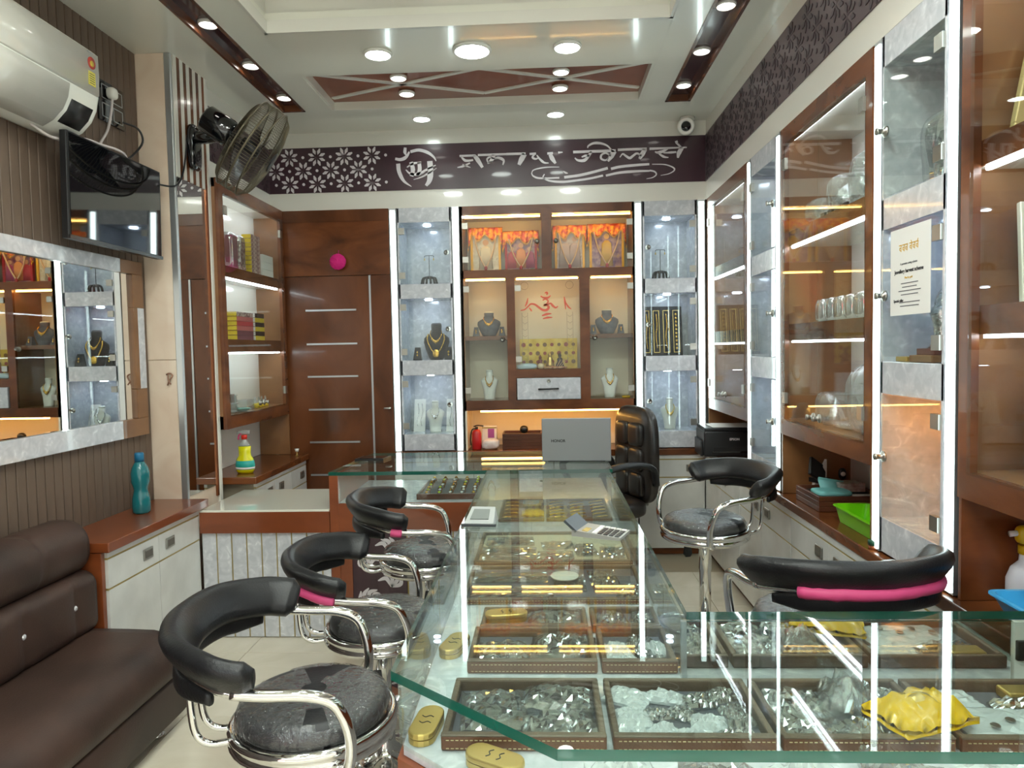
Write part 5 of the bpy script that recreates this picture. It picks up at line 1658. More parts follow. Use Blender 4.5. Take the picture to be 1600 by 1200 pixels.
MIX = ['box_side', 'box_pinkred', 'box_red', 'box_pinkred', 'box_plum', 'box_plum']
M['box_red'] = P('red_box', (196, 60, 70), 0.4)
M['box_pinkred'] = P('rose_box', (206, 110, 110), 0.4)
M['box_plum'] = P('plum_box', (126, 70, 84), 0.4)
for k in range(6):
    jbox(f'{["lowest", "second", "third", "fourth", "fifth", "topmost"][k]} yellow-ended red jewellery box of the stack on the middle shelf', 4.18, 4.42, 1.5405 + 0.0285 * k, 0.027, -1.93, -1.845, 'box_y', MIX[5 - k])
for k in range(6):
    jbox(f'{["lowest", "second", "third", "fourth", "fifth", "topmost"][k]} black and gold jewellery box of the far stack on the middle shelf', 4.45, 4.60, 1.5405 + 0.029 * k, 0.027, -1.92, -1.845, 'paper', 'black' if k % 2 else 'box_y')
M['clear'] = glass('clear_plastic', (240, 246, 246), refl=2.0, rough=0.04, haze=0.22)
o = lathe('clear_tub', [(0.05, 0.0), (0.055, 0.01), (0.05, 0.05), (0.058, 0.055), (0.058, 0.06), (0.047, 0.055), (0.044, 0.005), (0.0, 0.005)], 'clear', None, c=(-1.89, 4.12, 1.1005), seg=18)
tag(o, 'clear plastic tub at the near end of the bottom shelf', 'tub')
o = lathe('clear_tub', [(0.048, 0.0), (0.053, 0.01), (0.048, 0.04), (0.056, 0.045), (0.045, 0.042), (0.042, 0.005), (0.0, 0.005)], 'clear', None, c=(-1.89, 4.12, 1.163), seg=18)
tag(o, 'clear plastic tub stacked on another tub on the bottom shelf', 'tub')
o = lathe('teal_dish', [(0.03, 0.0), (0.05, 0.012), (0.056, 0.02), (0.05, 0.018), (0.028, 0.006), (0.0, 0.006)], P('teal_dish', (120, 170, 160), 0.4), None, c=(-1.865, 3.985, 1.1005), seg=18)
o.location = (0.0, 0.255, 0)
tag(o, 'small teal dish on the bottom shelf of the left cabinet', 'dish')
o = box('clear_box', (-1.94, -1.86, 4.32, 4.43, 1.1005, 1.165), 'clear', None, bev=0.004)
tag(o, 'clear plastic box on the bottom shelf of the left cabinet', 'box')
for k in range(4):
    t = thing('perfume_vial', f'{["nearest", "second", "third", "farthest"][k]} small yellow-based glass vial on the bottom shelf', 'vial', (-1.875, 4.48 + 0.055 * k, 1.1005), local=True)
    lathe('bottle', [(0.0, 0), (0.02, 0), (0.021, 0.022), (0.010, 0.03), (0.0, 0.03)], 'box_y', t, seg=12)
    lathe('stopper', [(0.006, 0.03), (0.008, 0.04), (0.004, 0.07), (0.0, 0.072)], 'clear', t, seg=10)

# ---- left worktop: spray bottle, small white cup
sp = thing('spray_bottle', 'yellow glass-cleaner spray bottle with teal label on the left worktop', 'spray bottle', (-1.80, 4.12, 0.741), local=True)
M['liq_y'] = P('yellow_liquid', (226, 222, 20), 0.12, coat=0.6)
loft_ellipse('bottle', [(0, 0.045, 0.03, 0), (0.02, 0.056, 0.036, 0), (0.05, 0.058, 0.036, 0), (0.085, 0.050, 0.033, 0), (0.105, 0.036, 0.026, 0), (0.13, 0.036, 0.026, 0), (0.16, 0.038, 0.026, 0)], 'liq_y', sp)
loft_ellipse('neck', [(0.16, 0.036, 0.025, 0), (0.175, 0.030, 0.022, 0), (0.19, 0.016, 0.016, 0), (0.205, 0.014, 0.014, 0)], 'clear', sp)
cyl('cap', (0, 0, 0.203), 0.017, 0.025, P('red_cap', (214, 40, 24), 0.35), sp, seg=16)
tube('trigger_head', [(0.035, 0, 0.243), (0.0, 0, 0.246), (-0.04, 0, 0.240)], 0.012, 'clear', sp, seg=10, n=3)
tube('trigger', [(-0.018, 0, 0.235), (-0.032, 0, 0.225), (-0.036, 0, 0.200)], 0.005, 'pink', sp, seg=8, n=3)
loft_ellipse('label', [(0.022, 0.0565, 0.0368, 0), (0.05, 0.0585, 0.0368, 0), (0.075, 0.053, 0.0345, 0)], P('teal_label', (40, 170, 160), 0.4), sp)
loft_ellipse('label_band', [(0.024, 0.0569, 0.0372, 0), (0.036, 0.0580, 0.0374, 0)], 'paper', sp)
t = thing('door_stop', 'tiny white cup on a gold stem at the far end of the left worktop', 'ornament', (-1.72, 4.78, 0.741), local=True)
lathe('stem', [(0.0, 0), (0.012, 0), (0.004, 0.012), (0.004, 0.03), (0.0, 0.03)], 'gold_pale', t, seg=10)
lathe('cup', [(0.010, 0.028), (0.016, 0.05), (0.0, 0.05)], 'white', t, seg=12)

# ---- teal water bottle on the low cabinet
tb_ = thing('water_bottle', 'teal plastic water bottle standing on the low cabinet', 'bottle', (-1.915, 3.22, 0.711), local=True)
M['teal'] = P('teal_plastic', (16, 110, 118), 0.12, coat=0.5)
lathe('body', [(0.0, 0.0), (0.036, 0.0), (0.040, 0.01), (0.040, 0.05), (0.038, 0.075), (0.033, 0.095), (0.030, 0.11), (0.033, 0.125), (0.041, 0.15), (0.041, 0.19), (0.036, 0.215), (0.022, 0.24), (0.018, 0.245), (0.0, 0.245)], 'teal', tb_, seg=24)
lathe('cap', [(0.021, 0.245), (0.021, 0.28), (0.017, 0.286), (0.0, 0.286)], P('teal_cap', (30, 110, 150), 0.35), tb_, seg=18)
# ---- key hook mark on the pillar
hk = thing('wall_hook', 'small bent metal hook on the beige pillar tile', 'hook', (-1.92, 3.53, 1.32))
tube('hook_wire', [(-1.935, 3.528, 1.355), (-1.915, 3.52, 1.36), (-1.90, 3.52, 1.35), (-1.91, 3.515, 1.33), (-1.925, 3.515, 1.30)], 0.004, P('bronze_hook', (150, 110, 90), 0.4, metal=0.5), hk, seg=6)
tube('hook_wire', [(-1.925, 3.527, 1.36), (-1.92, 3.515, 1.33), (-1.905, 3.51, 1.305)], 0.0035, P('bronze_hook2', (150, 110, 90), 0.4, metal=0.5), hk, seg=6)
# ================================================================ RIGHT WALL CONTENTS
def sheet(label, pts, th=0.0015, mat='paper', name='paper_sheet', cat='paper'):
    """thin quad sheet with thickness; pts = 4 corners"""
    p = [Vector(q) for q in pts]
    n = (p[1] - p[0]).cross(p[3] - p[0]).normalized() * th
    o = mesh(name, [tuple(q) for q in p] + [tuple(q + n) for q in p], BF, mat, None)
    if label:
        tag(o, label, cat)
    return o
# poster on the glass of the scheme niche, facing the room (normal -X)
ps = thing('scheme_poster', 'white printed jewellery scheme poster stuck on the glass of the right niche column', 'poster', (XR + 0.004, 2.21, 1.53))
box('sheet', (XR - 0.0055, XR - 0.0045, 2.088, 2.322, 1.532, 1.80), 'paper', ps)
def ptxt(s, size, y, z, mat, bold=0.0, sx=1.0):
    return text('printed_line', s, size, mat, ps, frame4((XR - 0.0060, y, z), (0, -1, 0), (0, 0, 1)), ext=0.0003, bold=bold, sx=sx)
M['ink'] = P('grey_ink', (90, 90, 96), 0.6)
M['ink_b'] = P('black_ink', (30, 30, 34), 0.6)
M['ink_gold'] = P('gold_ink', (210, 164, 40), 0.5)
ptxt('A premium saving scheme', 0.0095, 2.21, 1.690, 'ink')
ptxt('Jewellery harvest scheme', 0.0165, 2.21, 1.667, 'ink_b', 0.0004)
ptxt('Plan for gold', 0.009, 2.21, 1.646, 'ink_gold')
for k, w_ in enumerate((0.10, 0.085, 0.13, 0.10, 0.12, 0.11)):
    box('printed_rule', (XR - 0.0061, XR - 0.0055, 2.205 - w_ / 2, 2.205 + w_ / 2, 1.628 - 0.0115 * k - (0.012 if k > 3 else 0), 1.6305 - 0.0115 * k - (0.012 if k > 3 else 0)), 'ink', ps)
ptxt('Special offer', 0.012, 2.27, 1.577, 'ink_b', 0.0003)
# small Devanagari heading built from strokes
def pst(pts, w_):
    path = [Vector(p) for p in pts]
    v, f = [], []
    for i in range(len(path) - 1):
        a, b = path[i], path[i + 1]
        d = (b - a).normalized()
        n_ = Vector((-d.y, d.x)) * w_ / 2
        k = len(v)
        for q in (a - n_, b - n_, b + n_, a + n_):
            v.append((XR - 0.0062, 2.268 - q.x, 1.728 + q.y))
        for q in (a - n_, b - n_, b + n_, a + n_):
            v.append((XR - 0.0055, 2.268 - q.x, 1.728 + q.y))
        f += [tuple(i_ + k for i_ in q) for q in BF]
    return mesh('heading_stroke', v, f, 'ink_gold', ps)
for x0 in (0, 0.019, 0.036, 0.062, 0.080, 0.098):
    pst([(x0, 0.02), (x0 + 0.016, 0.02)], 0.003)
    pst([(x0 + 0.013, 0.02), (x0 + 0.012, 0.0)], 0.003)
    pst([(x0 + 0.012, 0.010), (x0 + 0.004, 0.013), (x0 + 0.003, 0.006), (x0 + 0.009, 0.004)], 0.0025)
pst([(0.075, 0.022), (0.070, 0.028)], 0.0025)
pst([(0.108, 0.022), (0.112, 0.028)], 0.0025)

# crystal idol on a stepped base
ci = thing('silver_idol', 'silver idol on a stepped wooden base in the scheme poster niche', 'idol', (1.205, 2.19, 1.386), local=True)
box('plinth', (-0.065, 0.065, -0.065, 0.065, 0.0, 0.022), 'wood_mid', ci, bev=0.003)
box('plinth_step', (-0.05, 0.05, -0.05, 0.05, 0.022, 0.042), P('maroon_step', (110, 60, 54), 0.4), ci, bev=0.002)
loft_ellipse('figure', [(0.042, 0.04, 0.04, 0), (0.055, 0.03, 0.03, 0), (0.08, 0.022, 0.022, 0), (0.12, 0.026, 0.026, 0), (0.15, 0.036, 0.030, 0), (0.165, 0.03, 0.024, 0), (0.175, 0.014, 0.014, 0), (0.19, 0.018, 0.018, 0), (0.205, 0.012, 0.012, 0), (0.215, 0.003, 0.003, 0)], 'silver', ci, seg=14)
v, f = ring(0.036, 0, 0.005)
mesh('halo', [(p[0] * 0.3, p[1], 0.19 + p[0]) for p in v], f, 'silver', ci, smooth=True)
o = box('gold_ingot_box', (1.15, 1.19, 2.29, 2.36, 1.386, 1.402), 'gold_pale', None, bev=0.003)
tag(o, 'small flat gold box left of the silver idol', 'box')
# wrapped silver leaf piece in the upper compartment
t = thing('wrapped_ornament', 'leaf-shaped silver ornament in a clear bag in the top right niche', 'ornament', (1.22, 2.19, 1.916), local=True)
pillow('backing_card', (0.02, 0.02, 0.12), (0.012, 0.16, 0.22), 'paper', t, n=(6, 6), p=6)
loft_ellipse('leaf', [(0.0, 0.012, 0.02, 0), (0.05, 0.02, 0.035, 0), (0.11, 0.018, 0.03, 0), (0.16, 0.006, 0.008, 0)], 'silver', t, seg=12, c=(-0.02, 0, 0.0))
pillow('plastic_bag', (0.0, 0.02, 0.115), (0.07, 0.20, 0.226), 'film', t, n=(8, 8), p=4, amp=0.008)
# leaning gilt panel in the orange-lit compartment
sheet('gilt printed panel leaning in the orange-lit bottom niche', [(1.15, 2.060, 0.867), (1.34, 2.060, 0.867), (1.37, 2.058, 1.20), (1.18, 2.058, 1.20)], 0.006, N('gilt_panel', (206, 176, 130), (226, 206, 170), 14, 0.4), 'gilt_panel', 'panel')
# narrow niche on the right: slanted dark chain boards
for z, lab in ((1.3855, 'dark slanted chain board in the middle of the narrow right niche'), (1.916, 'dark slanted chain board in the top of the narrow right niche')):
    t = thing('chain_board', lab, 'display board', (1.27, 3.66, z), local=True)
    mesh('board', [(-0.06, -0.13, 0), (-0.045, -0.13, 0), (-0.045, 0.13, 0), (-0.06, 0.13, 0), (0.05, -0.13, 0.33), (0.065, -0.13, 0.33), (0.065, 0.13, 0.33), (0.05, 0.13, 0.33)], BF, 'velvet', t)
    for k in range(4):
        tube('chain', [(0.045, -0.09 + 0.06 * k, 0.30), (0.0, -0.085 + 0.06 * k, 0.17), (-0.05, -0.09 + 0.06 * k, 0.04)], 0.003, 'gold_pale', t, seg=5)
bust('white bust with gold necklace in the bottom of the narrow right niche', 1.27, 3.66, 0.8655, 0.12, 0.20, 'bust_white', style='slim', rot=-PI / 2)
# corner cabinet: cards, a chain card and wrapped goods
sheet('white card leaning on the top shelf of the corner cabinet', [(1.33, 4.22, 1.966), (1.33, 4.42, 1.966), (1.38, 4.42, 2.12), (1.38, 4.22, 2.12)])
sheet('white patterned card with pearl strings on the middle shelf of the corner cabinet', [(1.28, 4.16, 1.541), (1.28, 4.48, 1.541), (1.36, 4.48, 1.80), (1.36, 4.16, 1.80)])
sheet('pale blue printed sheet standing on the bottom shelf of the corner cabinet', [(1.24, 4.12, 1.101), (1.24, 4.42, 1.101), (1.31, 4.46, 1.38), (1.31, 4.16, 1.38)], mat=P('pale_blue_sheet', (196, 212, 222), 0.5))

M['film_item'] = glass('wrapped_goods_film', (246, 249, 250), refl=1.0, rough=0.08, haze=0.16, bump=0.7, bscale=30, f0=0.16)
def wrapped(label, x, y, z, prof, bag, name='wrapped_vessel', core='silver', cat='vessel'):
    t = thing(name, label, cat, (x, y, z), local=True)
    lathe('vessel', prof, core, t, seg=20)
    pillow('plastic_bag', (0, 0, bag[2] / 2 + 0.001), bag, 'film_item', t, n=(9, 9), p=3.6, amp=0.007, seed=x * 31 + y * 17)
    return t
bowl = [(0.0, 0), (0.03, 0), (0.02, 0.012), (0.05, 0.03), (0.065, 0.06), (0.06, 0.06), (0.045, 0.034), (0.0, 0.02)]
jug = [(0.0, 0), (0.034, 0), (0.024, 0.012), (0.045, 0.04), (0.05, 0.075), (0.03, 0.11), (0.018, 0.125), (0.026, 0.15), (0.02, 0.15), (0.0, 0.11)]
lamp = [(0.0, 0), (0.05, 0), (0.045, 0.012), (0.012, 0.03), (0.012, 0.08), (0.03, 0.10), (0.008, 0.13), (0.02, 0.15), (0.0, 0.20)]
wrapped('clear-bagged silver bowl at the far end of the top shelf of the big cabinet', 1.22, 3.10, 1.966, bowl, (0.16, 0.16, 0.10))
wrapped('round clear-bagged silver plate set in the middle of the top shelf of the big cabinet', 1.22, 2.88, 1.966, [(0.0, 0), (0.04, 0), (0.06, 0.04), (0.04, 0.09), (0.0, 0.12)], (0.15, 0.15, 0.15))
wrapped('clear-bagged silver jug on the top shelf of the big cabinet', 1.22, 2.70, 1.966, jug, (0.13, 0.13, 0.19))
wrapped('tall clear-bagged silver lamp at the near end of the top shelf of the big cabinet', 1.24, 2.56, 1.966, lamp, (0.12, 0.12, 0.24))
for k in range(4):
    o = box('price_tag', (1.155, 1.165, 2.75 + 0.07 * k, 2.79 + 0.07 * k, 1.966, 1.984), 'black', None)
    tag(o, f'{["nearest", "second", "third", "farthest"][k]} small dark tag in front of the bagged silver on the top shelf', 'tag')
M['frost'] = P('frosted_plastic', (236, 238, 238), 0.3, alpha=0.6)
for k in range(6):
    t = thing('plastic_cup', f'{["nearest", "second", "third", "fourth", "fifth", "farthest"][k]} film-wrapped tumbler of the row on the middle shelf', 'tumbler', (1.20, 2.58 + 0.094 * k, 1.541), local=True)
    lathe('cup', [(0.0, 0.0), (0.030, 0.0), (0.036, 0.09), (0.034, 0.09), (0.028, 0.004), (0.0, 0.004)], 'frost', t, seg=16)
    pillow('film_wrap', (0, 0, 0.049), (0.080, 0.080, 0.098), 'film', t, n=(5, 5), p=4.5, amp=0.004, seed=k * 3.3)
t = thing('silver_basket', 'silver basket with a tall looped handle on the middle shelf of the big cabinet', 'basket', (1.33, 2.84, 1.541), local=True)
lathe('bowl', [(0.0, 0.0), (0.05, 0.0), (0.075, 0.05), (0.09, 0.09), (0.084, 0.09), (0.068, 0.05), (0.0, 0.01)], 'silver', t, seg=22)
tube('handle', [(0, -0.085, 0.085), (0, -0.088, 0.16), (0, -0.06, 0.22), (0, 0, 0.245), (0, 0.06, 0.22), (0, 0.088, 0.16), (0, 0.085, 0.085)], 0.006, 'silver', t, seg=8)
wrapped('cone-shaped clear-bagged silver shrine at the near end of the bottom shelf of the big cabinet', 1.26, 2.68, 1.101, [(0.0, 0), (0.07, 0), (0.07, 0.02), (0.05, 0.03), (0.055, 0.10), (0.03, 0.16), (0.01, 0.20), (0.0, 0.24)], (0.22, 0.24, 0.27), 'wrapped_shrine', cat='shrine')
wrapped('small clear-bagged silver bell at the far end of the bottom shelf of the big cabinet', 1.24, 3.05, 1.101, [(0.0, 0.01), (0.045, 0.01), (0.05, 0.0), (0.035, 0.04), (0.02, 0.08), (0.008, 0.10), (0.0, 0.12)], (0.15, 0.16, 0.14), 'wrapped_bell', cat='bell')
wrapped('flat clear-bagged silver tray on the bottom shelf of the big cabinet', 1.26, 2.88, 1.101, [(0.0, 0), (0.06, 0), (0.075, 0.012), (0.06, 0.008), (0.0, 0.006)], (0.18, 0.14, 0.035), 'wrapped_tray', cat='tray')

# near cabinet: framed pieces on the far side
t = thing('framed_picture', 'gold-framed dark picture leaning in the near right cabinet', 'picture', (1.32, 1.88, 1.966))
mt = Matrix.Translation((1.185, 1.86, 1.968)) @ Matrix.Rotation(0.30, 4, 'Y') @ Matrix.Rotation(-0.2, 4, 'X')
def lean(o, m):
    o.data.transform(Matrix.Translation(OFF[o.name]))
    o.data.transform(m)
    o.data.transform(Matrix.Translation(-OFF[o.name]))
    return o
for b in ((0.0, 0.24, -0.01, 0.01, 0.0, 0.03), (0.0, 0.24, -0.01, 0.01, 0.25, 0.28), (0.0, 0.03, -0.01, 0.01, 0.03, 0.25), (0.21, 0.24, -0.01, 0.01, 0.03, 0.25)):
    lean(box('frame_edge', b, 'gold_frame' if 'gold_frame' in M else P('pale_gold_frame', (196, 176, 120), 0.35, metal=0.5), t, bev=0.003), mt)
lean(box('print', (0.03, 0.21, -0.004, 0.004, 0.03, 0.25), N('dark_green_print', (40, 46, 36), (90, 86, 60), 14, 0.3), t), mt)
t = thing('silver_relief', 'silver leaf-relief panel on the middle shelf of the near right cabinet', 'relief panel', (1.33, 1.87, 1.541))
mt2 = Matrix.Translation((1.205, 1.84, 1.543)) @ Matrix.Rotation(-0.14, 4, 'X') @ Matrix.Rotation(0.05, 4, 'Y')
lean(box('panel', (0.0, 0.16, -0.008, 0.008, 0.0, 0.26), P('frosted_silver', (214, 210, 196), 0.4, metal=0.3), t, bev=0.003), mt2)
for k in range(7):
    a = 0.5 + 0.9 * (k % 2)
    lean(loft_ellipse('leaf', [(0, 0.004, 0.004, 0), (0.02, 0.012, 0.006, 0), (0.045, 0.006, 0.005, 0), (0.055, 0.001, 0.001, 0)], 'silver', t, seg=8, c=(0.035 + 0.03 * (k % 2), -0.010, 0.02 + 0.03 * k)), mt2)
t = thing('silver_relief', 'pale relief panel on the bottom shelf of the near right cabinet', 'relief panel', (1.33, 1.87, 1.101))
mt3 = Matrix.Translation((1.215, 1.82, 1.103)) @ Matrix.Rotation(-0.14, 4, 'X') @ Matrix.Rotation(0.06, 4, 'Y')
lean(box('panel', (0.0, 0.15, -0.008, 0.008, 0.0, 0.25), P('pale_relief', (206, 204, 196), 0.45), t, bev=0.003), mt3)
lean(tube('raised_vine', [(0.03, -0.010, 0.03), (0.05, -0.011, 0.10), (0.03, -0.011, 0.16), (0.05, -0.010, 0.23)], 0.005, 'silver', t, seg=6), mt3)

# ---- right worktop things
for k, w in enumerate(('lowest', 'middle', 'topmost')):
    wood_tray('display_tray', f'{w} dark brown tray of the stack on the right worktop', 1.145, 1.425, 2.985, 3.255, 0.741 + 0.0215 * k, 0.021)
pc = thing('pouch', 'teal fabric pouch with a lifted flap in the topmost brown tray', 'pouch', (1.27, 3.17, 0.79))
pillow('body', (1.245, 3.11, 0.800), (0.15, 0.12, 0.022), P('teal_pouch', (120, 190, 190), 0.6), pc, n=(6, 6), p=5)
v, f = [], []
for i in range(9):
    a = i / 8
    for j in range(2):
        v.append((1.22 + 0.11 * j, 3.16 + 0.03 * math.sin(a * 2.2), 0.806 + 0.06 * a * (1 - 0.25 * a) - 0.02 * j))
for i in range(8):
    f.append((2 * i, 2 * i + 1, 2 * i + 3, 2 * i + 2))
fo = mesh('flap', v, f, P('teal_flap', (130, 196, 196), 0.6), pc, smooth=True)
fo.modifiers.new('thick', 'SOLIDIFY').thickness = 0.003
t = thing('card_terminal', 'black and white tilted tablet stand at the back of the right worktop', 'tablet stand', (1.27, 3.315, 0.741), rotz=0.5, local=True)
o = tag(box('paper_bundle', (1.315, 1.435, 2.60, 2.97, 0.741, 0.775), 'paper', None, bev=0.003), 'bundle of white papers at the wall behind the green basket', 'papers')
mt4 = Matrix.Translation((-0.035, -0.02, 0.115)) @ Matrix.Rotation(0.55, 4, 'Y') @ Matrix.Rotation(-0.35, 4, 'X')
o = box('tablet', (-0.055, 0.055, -0.008, 0.008, -0.035, 0.055), 'black', t, bev=0.004)
o.data.transform(mt4)
mesh('stand_side', [(-0.03, 0.0, 0.05), (0.03, -0.02, 0.075), (0.03, -0.02, 0.17), (-0.03, 0.012, 0.05), (0.03, -0.008, 0.075), (0.03, -0.008, 0.17)], [(0, 1, 2), (5, 4, 3), (0, 3, 4, 1), (1, 4, 5, 2), (2, 5, 3, 0)], 'white', t)
box('stand_foot', (-0.03, 0.035, -0.03, 0.03, 0.064, 0.085), 'black', t)
box('stand_leg', (-0.02, 0.02, -0.02, 0.02, 0.0, 0.064), 'white', t)
t = thing('webcam', 'small round black camera on a foot behind the brown tray stack', 'camera', (1.38, 3.32, 0.741), local=True)
lathe('foot', [(0.0, 0), (0.010, 0), (0.008, 0.08), (0.0, 0.08)], 'black', t, seg=10)
pillow('head', (0, 0, 0.10), (0.035, 0.02, 0.055), 'black', t, n=(5, 5), p=2.6)
lathe('lens', [(0.0, -0.011), (0.011, -0.011), (0.011, -0.006), (0.0, -0.006)], 'white', t, c=(0, 0, 0.10), seg=12, axis='Y')
def tub(name, label, cat, x0, x1, y0_, y1_, z, h, col, flare=0.018, wall=0.004):
    t = thing(name, label, cat, ((x0 + x1) / 2, (y0_ + y1_) / 2, z))
    m_ = P(name + '_plastic', col, 0.3, coat=0.2)
    def rr(x0, x1, y0_, y1_, r, z_):
        return [(a, b, z_) for a, b in rrect(x0, x1, y0_, y1_, r, 4)]
    rings_ = [rr(x0 + flare, x1 - flare, y0_ + flare, y1_ - flare, 0.02, z), rr(x0, x1, y0_, y1_, 0.025, z + h), rr(x0 - 0.008, x1 + 0.008, y0_ - 0.008, y1_ + 0.008, 0.03, z + h), rr(x0 - 0.008, x1 + 0.008, y0_ - 0.008, y1_ + 0.008, 0.03, z + h + 0.004), rr(x0 + wall, x1 - wall, y0_ + wall, y1_ - wall, 0.022, z + h + 0.004), rr(x0 + flare + wall, x1 - flare - wall, y0_ + flare + wall, y1_ - flare - wall, 0.018, z + 0.005)]
    k = len(rings_[0])
    v = [p for r in rings_ for p in r]
    f = []
    for a in range(5):
        for i in range(k):
            j = (i + 1) % k
            f.append((a * k + i, a * k + j, (a + 1) * k + j, (a + 1) * k + i))
    f.append(tuple(range(k - 1, -1, -1)))
    f.append(tuple(5 * k + i for i in range(k)))
    mesh('basin', v, f, m_, t)
    return t
tub('plastic_basket', 'bright green plastic basket on the right worktop', 'basket', 1.15, 1.29, 2.50, 2.85, 0.741, 0.062, (120, 210, 20), 0.014)
tub('plastic_tub', 'sky blue plastic tub on the near end of the right worktop', 'tub', 1.125, 1.41, 1.52, 1.825, 0.741, 0.065, (64, 168, 226), 0.03)
o = pillow('small_packet', (1.22, 2.62, 0.756), (0.06, 0.05, 0.02), 'paper', n=(4, 4), amp=0.004)
tag(o, 'small pale packet inside the green basket', 'packet')
t = thing('jar', 'tiny amber jar with dark green lid on the right worktop by the strip light', 'jar', (1.122, 2.44, 0.741), local=True)
lathe('glass_body', [(0.0, 0), (0.018, 0), (0.018, 0.014), (0.0, 0.014)], P('amber_glass', (150, 84, 50), 0.15), t, seg=14)
lathe('lid', [(0.0195, 0.014), (0.0195, 0.03), (0.0, 0.031)], P('dark_green_lid', (14, 60, 40), 0.35), t, seg=14)
t = thing('spray_bottle', 'white translucent spray bottle with yellow trigger behind the blue tub', 'spray bottle', (1.262, 1.888, 0.741), local=True)
lathe('body', [(0.0, 0.0), (0.044, 0.0), (0.046, 0.01), (0.046, 0.075), (0.036, 0.105), (0.018, 0.125), (0.016, 0.15), (0.0, 0.15)], P('milky_plastic', (212, 214, 222), 0.3), t, seg=20)
cyl('collar', (0, 0, 0.145), 0.02, 0.022, P('yellow_collar', (226, 186, 20), 0.4), t, seg=14)
pillow('trigger_head', (0.01, 0, 0.195), (0.075, 0.032, 0.05), P('yellow_trigger', (230, 190, 20), 0.4), t, n=(5, 5), p=4)
tube('nozzle', [(-0.02, 0, 0.20), (-0.045, 0, 0.198)], 0.008, 'white', t, seg=8, n=1)
o = tube('gold_arc', [(1.345, 2.72, 0.741 + 0.036), (1.325, 2.715, 0.80), (1.312, 2.715, 0.85), (1.312, 2.715, 0.89)], 0.006, 'gold', None, seg=8)
tag(o, 'curved gold rod leaning behind the green basket', 'rod')
# books and card boxes behind the tray stack
o = box('card_sheet', (1.32, 1.41, 3.02, 3.10, 0.7892, 0.7912), 'paper')
tag(o, 'white card lying on the back of the topmost brown tray', 'card')
for k in range(3):
    o = box('card_pack', (1.30, 1.41, 3.15, 3.235, 0.790 + 0.013 * k, 0.802 + 0.013 * k), N('card_pack%d' % k, (206, 196, 190), (160, 130, 120), 30, 0.5), None, bev=0.001, seg=1)
    tag(o, f'{["lowest", "middle", "topmost"][k]} small card pack of the pile in the topmost brown tray', 'card pack')

# ================================================================ COUNTER CONTENTS
def leather_tray(label, x0, x1, y0_, y1_, z=0.7005, h=0.03, lining='velvet_grey', front='leath_tan'):
    t = thing('jewellery_tray', label, 'tray', ((x0 + x1) / 2, (y0_ + y1_) / 2, z))
    w_ = 0.013
    box('lining', (x0 + 0.008, x1 - 0.008, y0_ + 0.008, y1_ - 0.008, z, z + 0.005), lining, t)
    for b, m_ in (((x0, x1, y0_, y0_ + w_), front), ((x0, x1, y1_ - w_, y1_), 'leath_tray'), ((x0, x0 + w_, y0_ + w_, y1_ - w_), 'leath_tray'), ((x1 - w_, x1, y0_ + w_, y1_ - w_), 'leath_tray')):
        box('rim', (*b, z, z + h), m_, t, bev=0.004, seg=2)
    box('rim_cap', (x0, x1, y0_ - 0.001, y0_ + w_ + 0.001, z + h - 0.003, z + h + 0.002), 'leath_tray', t, bev=0.002, seg=1)
    n_ = int((x1 - x0) / 0.009)
    for zz in (z + h * 0.72, z + h * 0.2):
        boxes('stitching', [(x0 + 0.01 + 0.009 * i, x0 + 0.0155 + 0.009 * i, y0_ - 0.0016, y0_ + 0.0005, zz - 0.0006, zz + 0.0006) for i in range(n_ - 1)], 'stitch', t)['kind'] = 'stuff'
    return t
CT = [(-0.205, 0.105), (0.117, 0.417), (0.427, 0.735), (0.745, 1.045)]
NM = ['leftmost', 'second', 'third', 'rightmost']
for (a, b), w in zip(CT, NM):
    leather_tray(f'{w} taupe leather tray of the front row in the near glass counter', a, b, 1.275, 1.512)
leather_tray('left taupe leather tray of the second row just behind the near counter', -0.190, 0.112, 1.59, 1.80)
leather_tray('right taupe leather tray of the second row just behind the near counter', 0.122, 0.295, 1.59, 1.80)
leather_tray('left taupe leather tray of the third row in the main counter', -0.180, 0.105, 1.82, 1.96, h=0.022)
leather_tray('right taupe leather tray of the third row in the main counter', 0.115, 0.295, 1.82, 1.96, h=0.022)
leather_tray('wide grey tray with flat packets in the middle of the main counter', -0.255, 0.295, 2.03, 2.36, h=0.016, lining='velvet_grey')
leather_tray('wide beige-lined tray with flat packets under the calculator', -0.255, 0.295, 2.40, 2.80, h=0.016, lining='linen')  if 'linen' in M else None

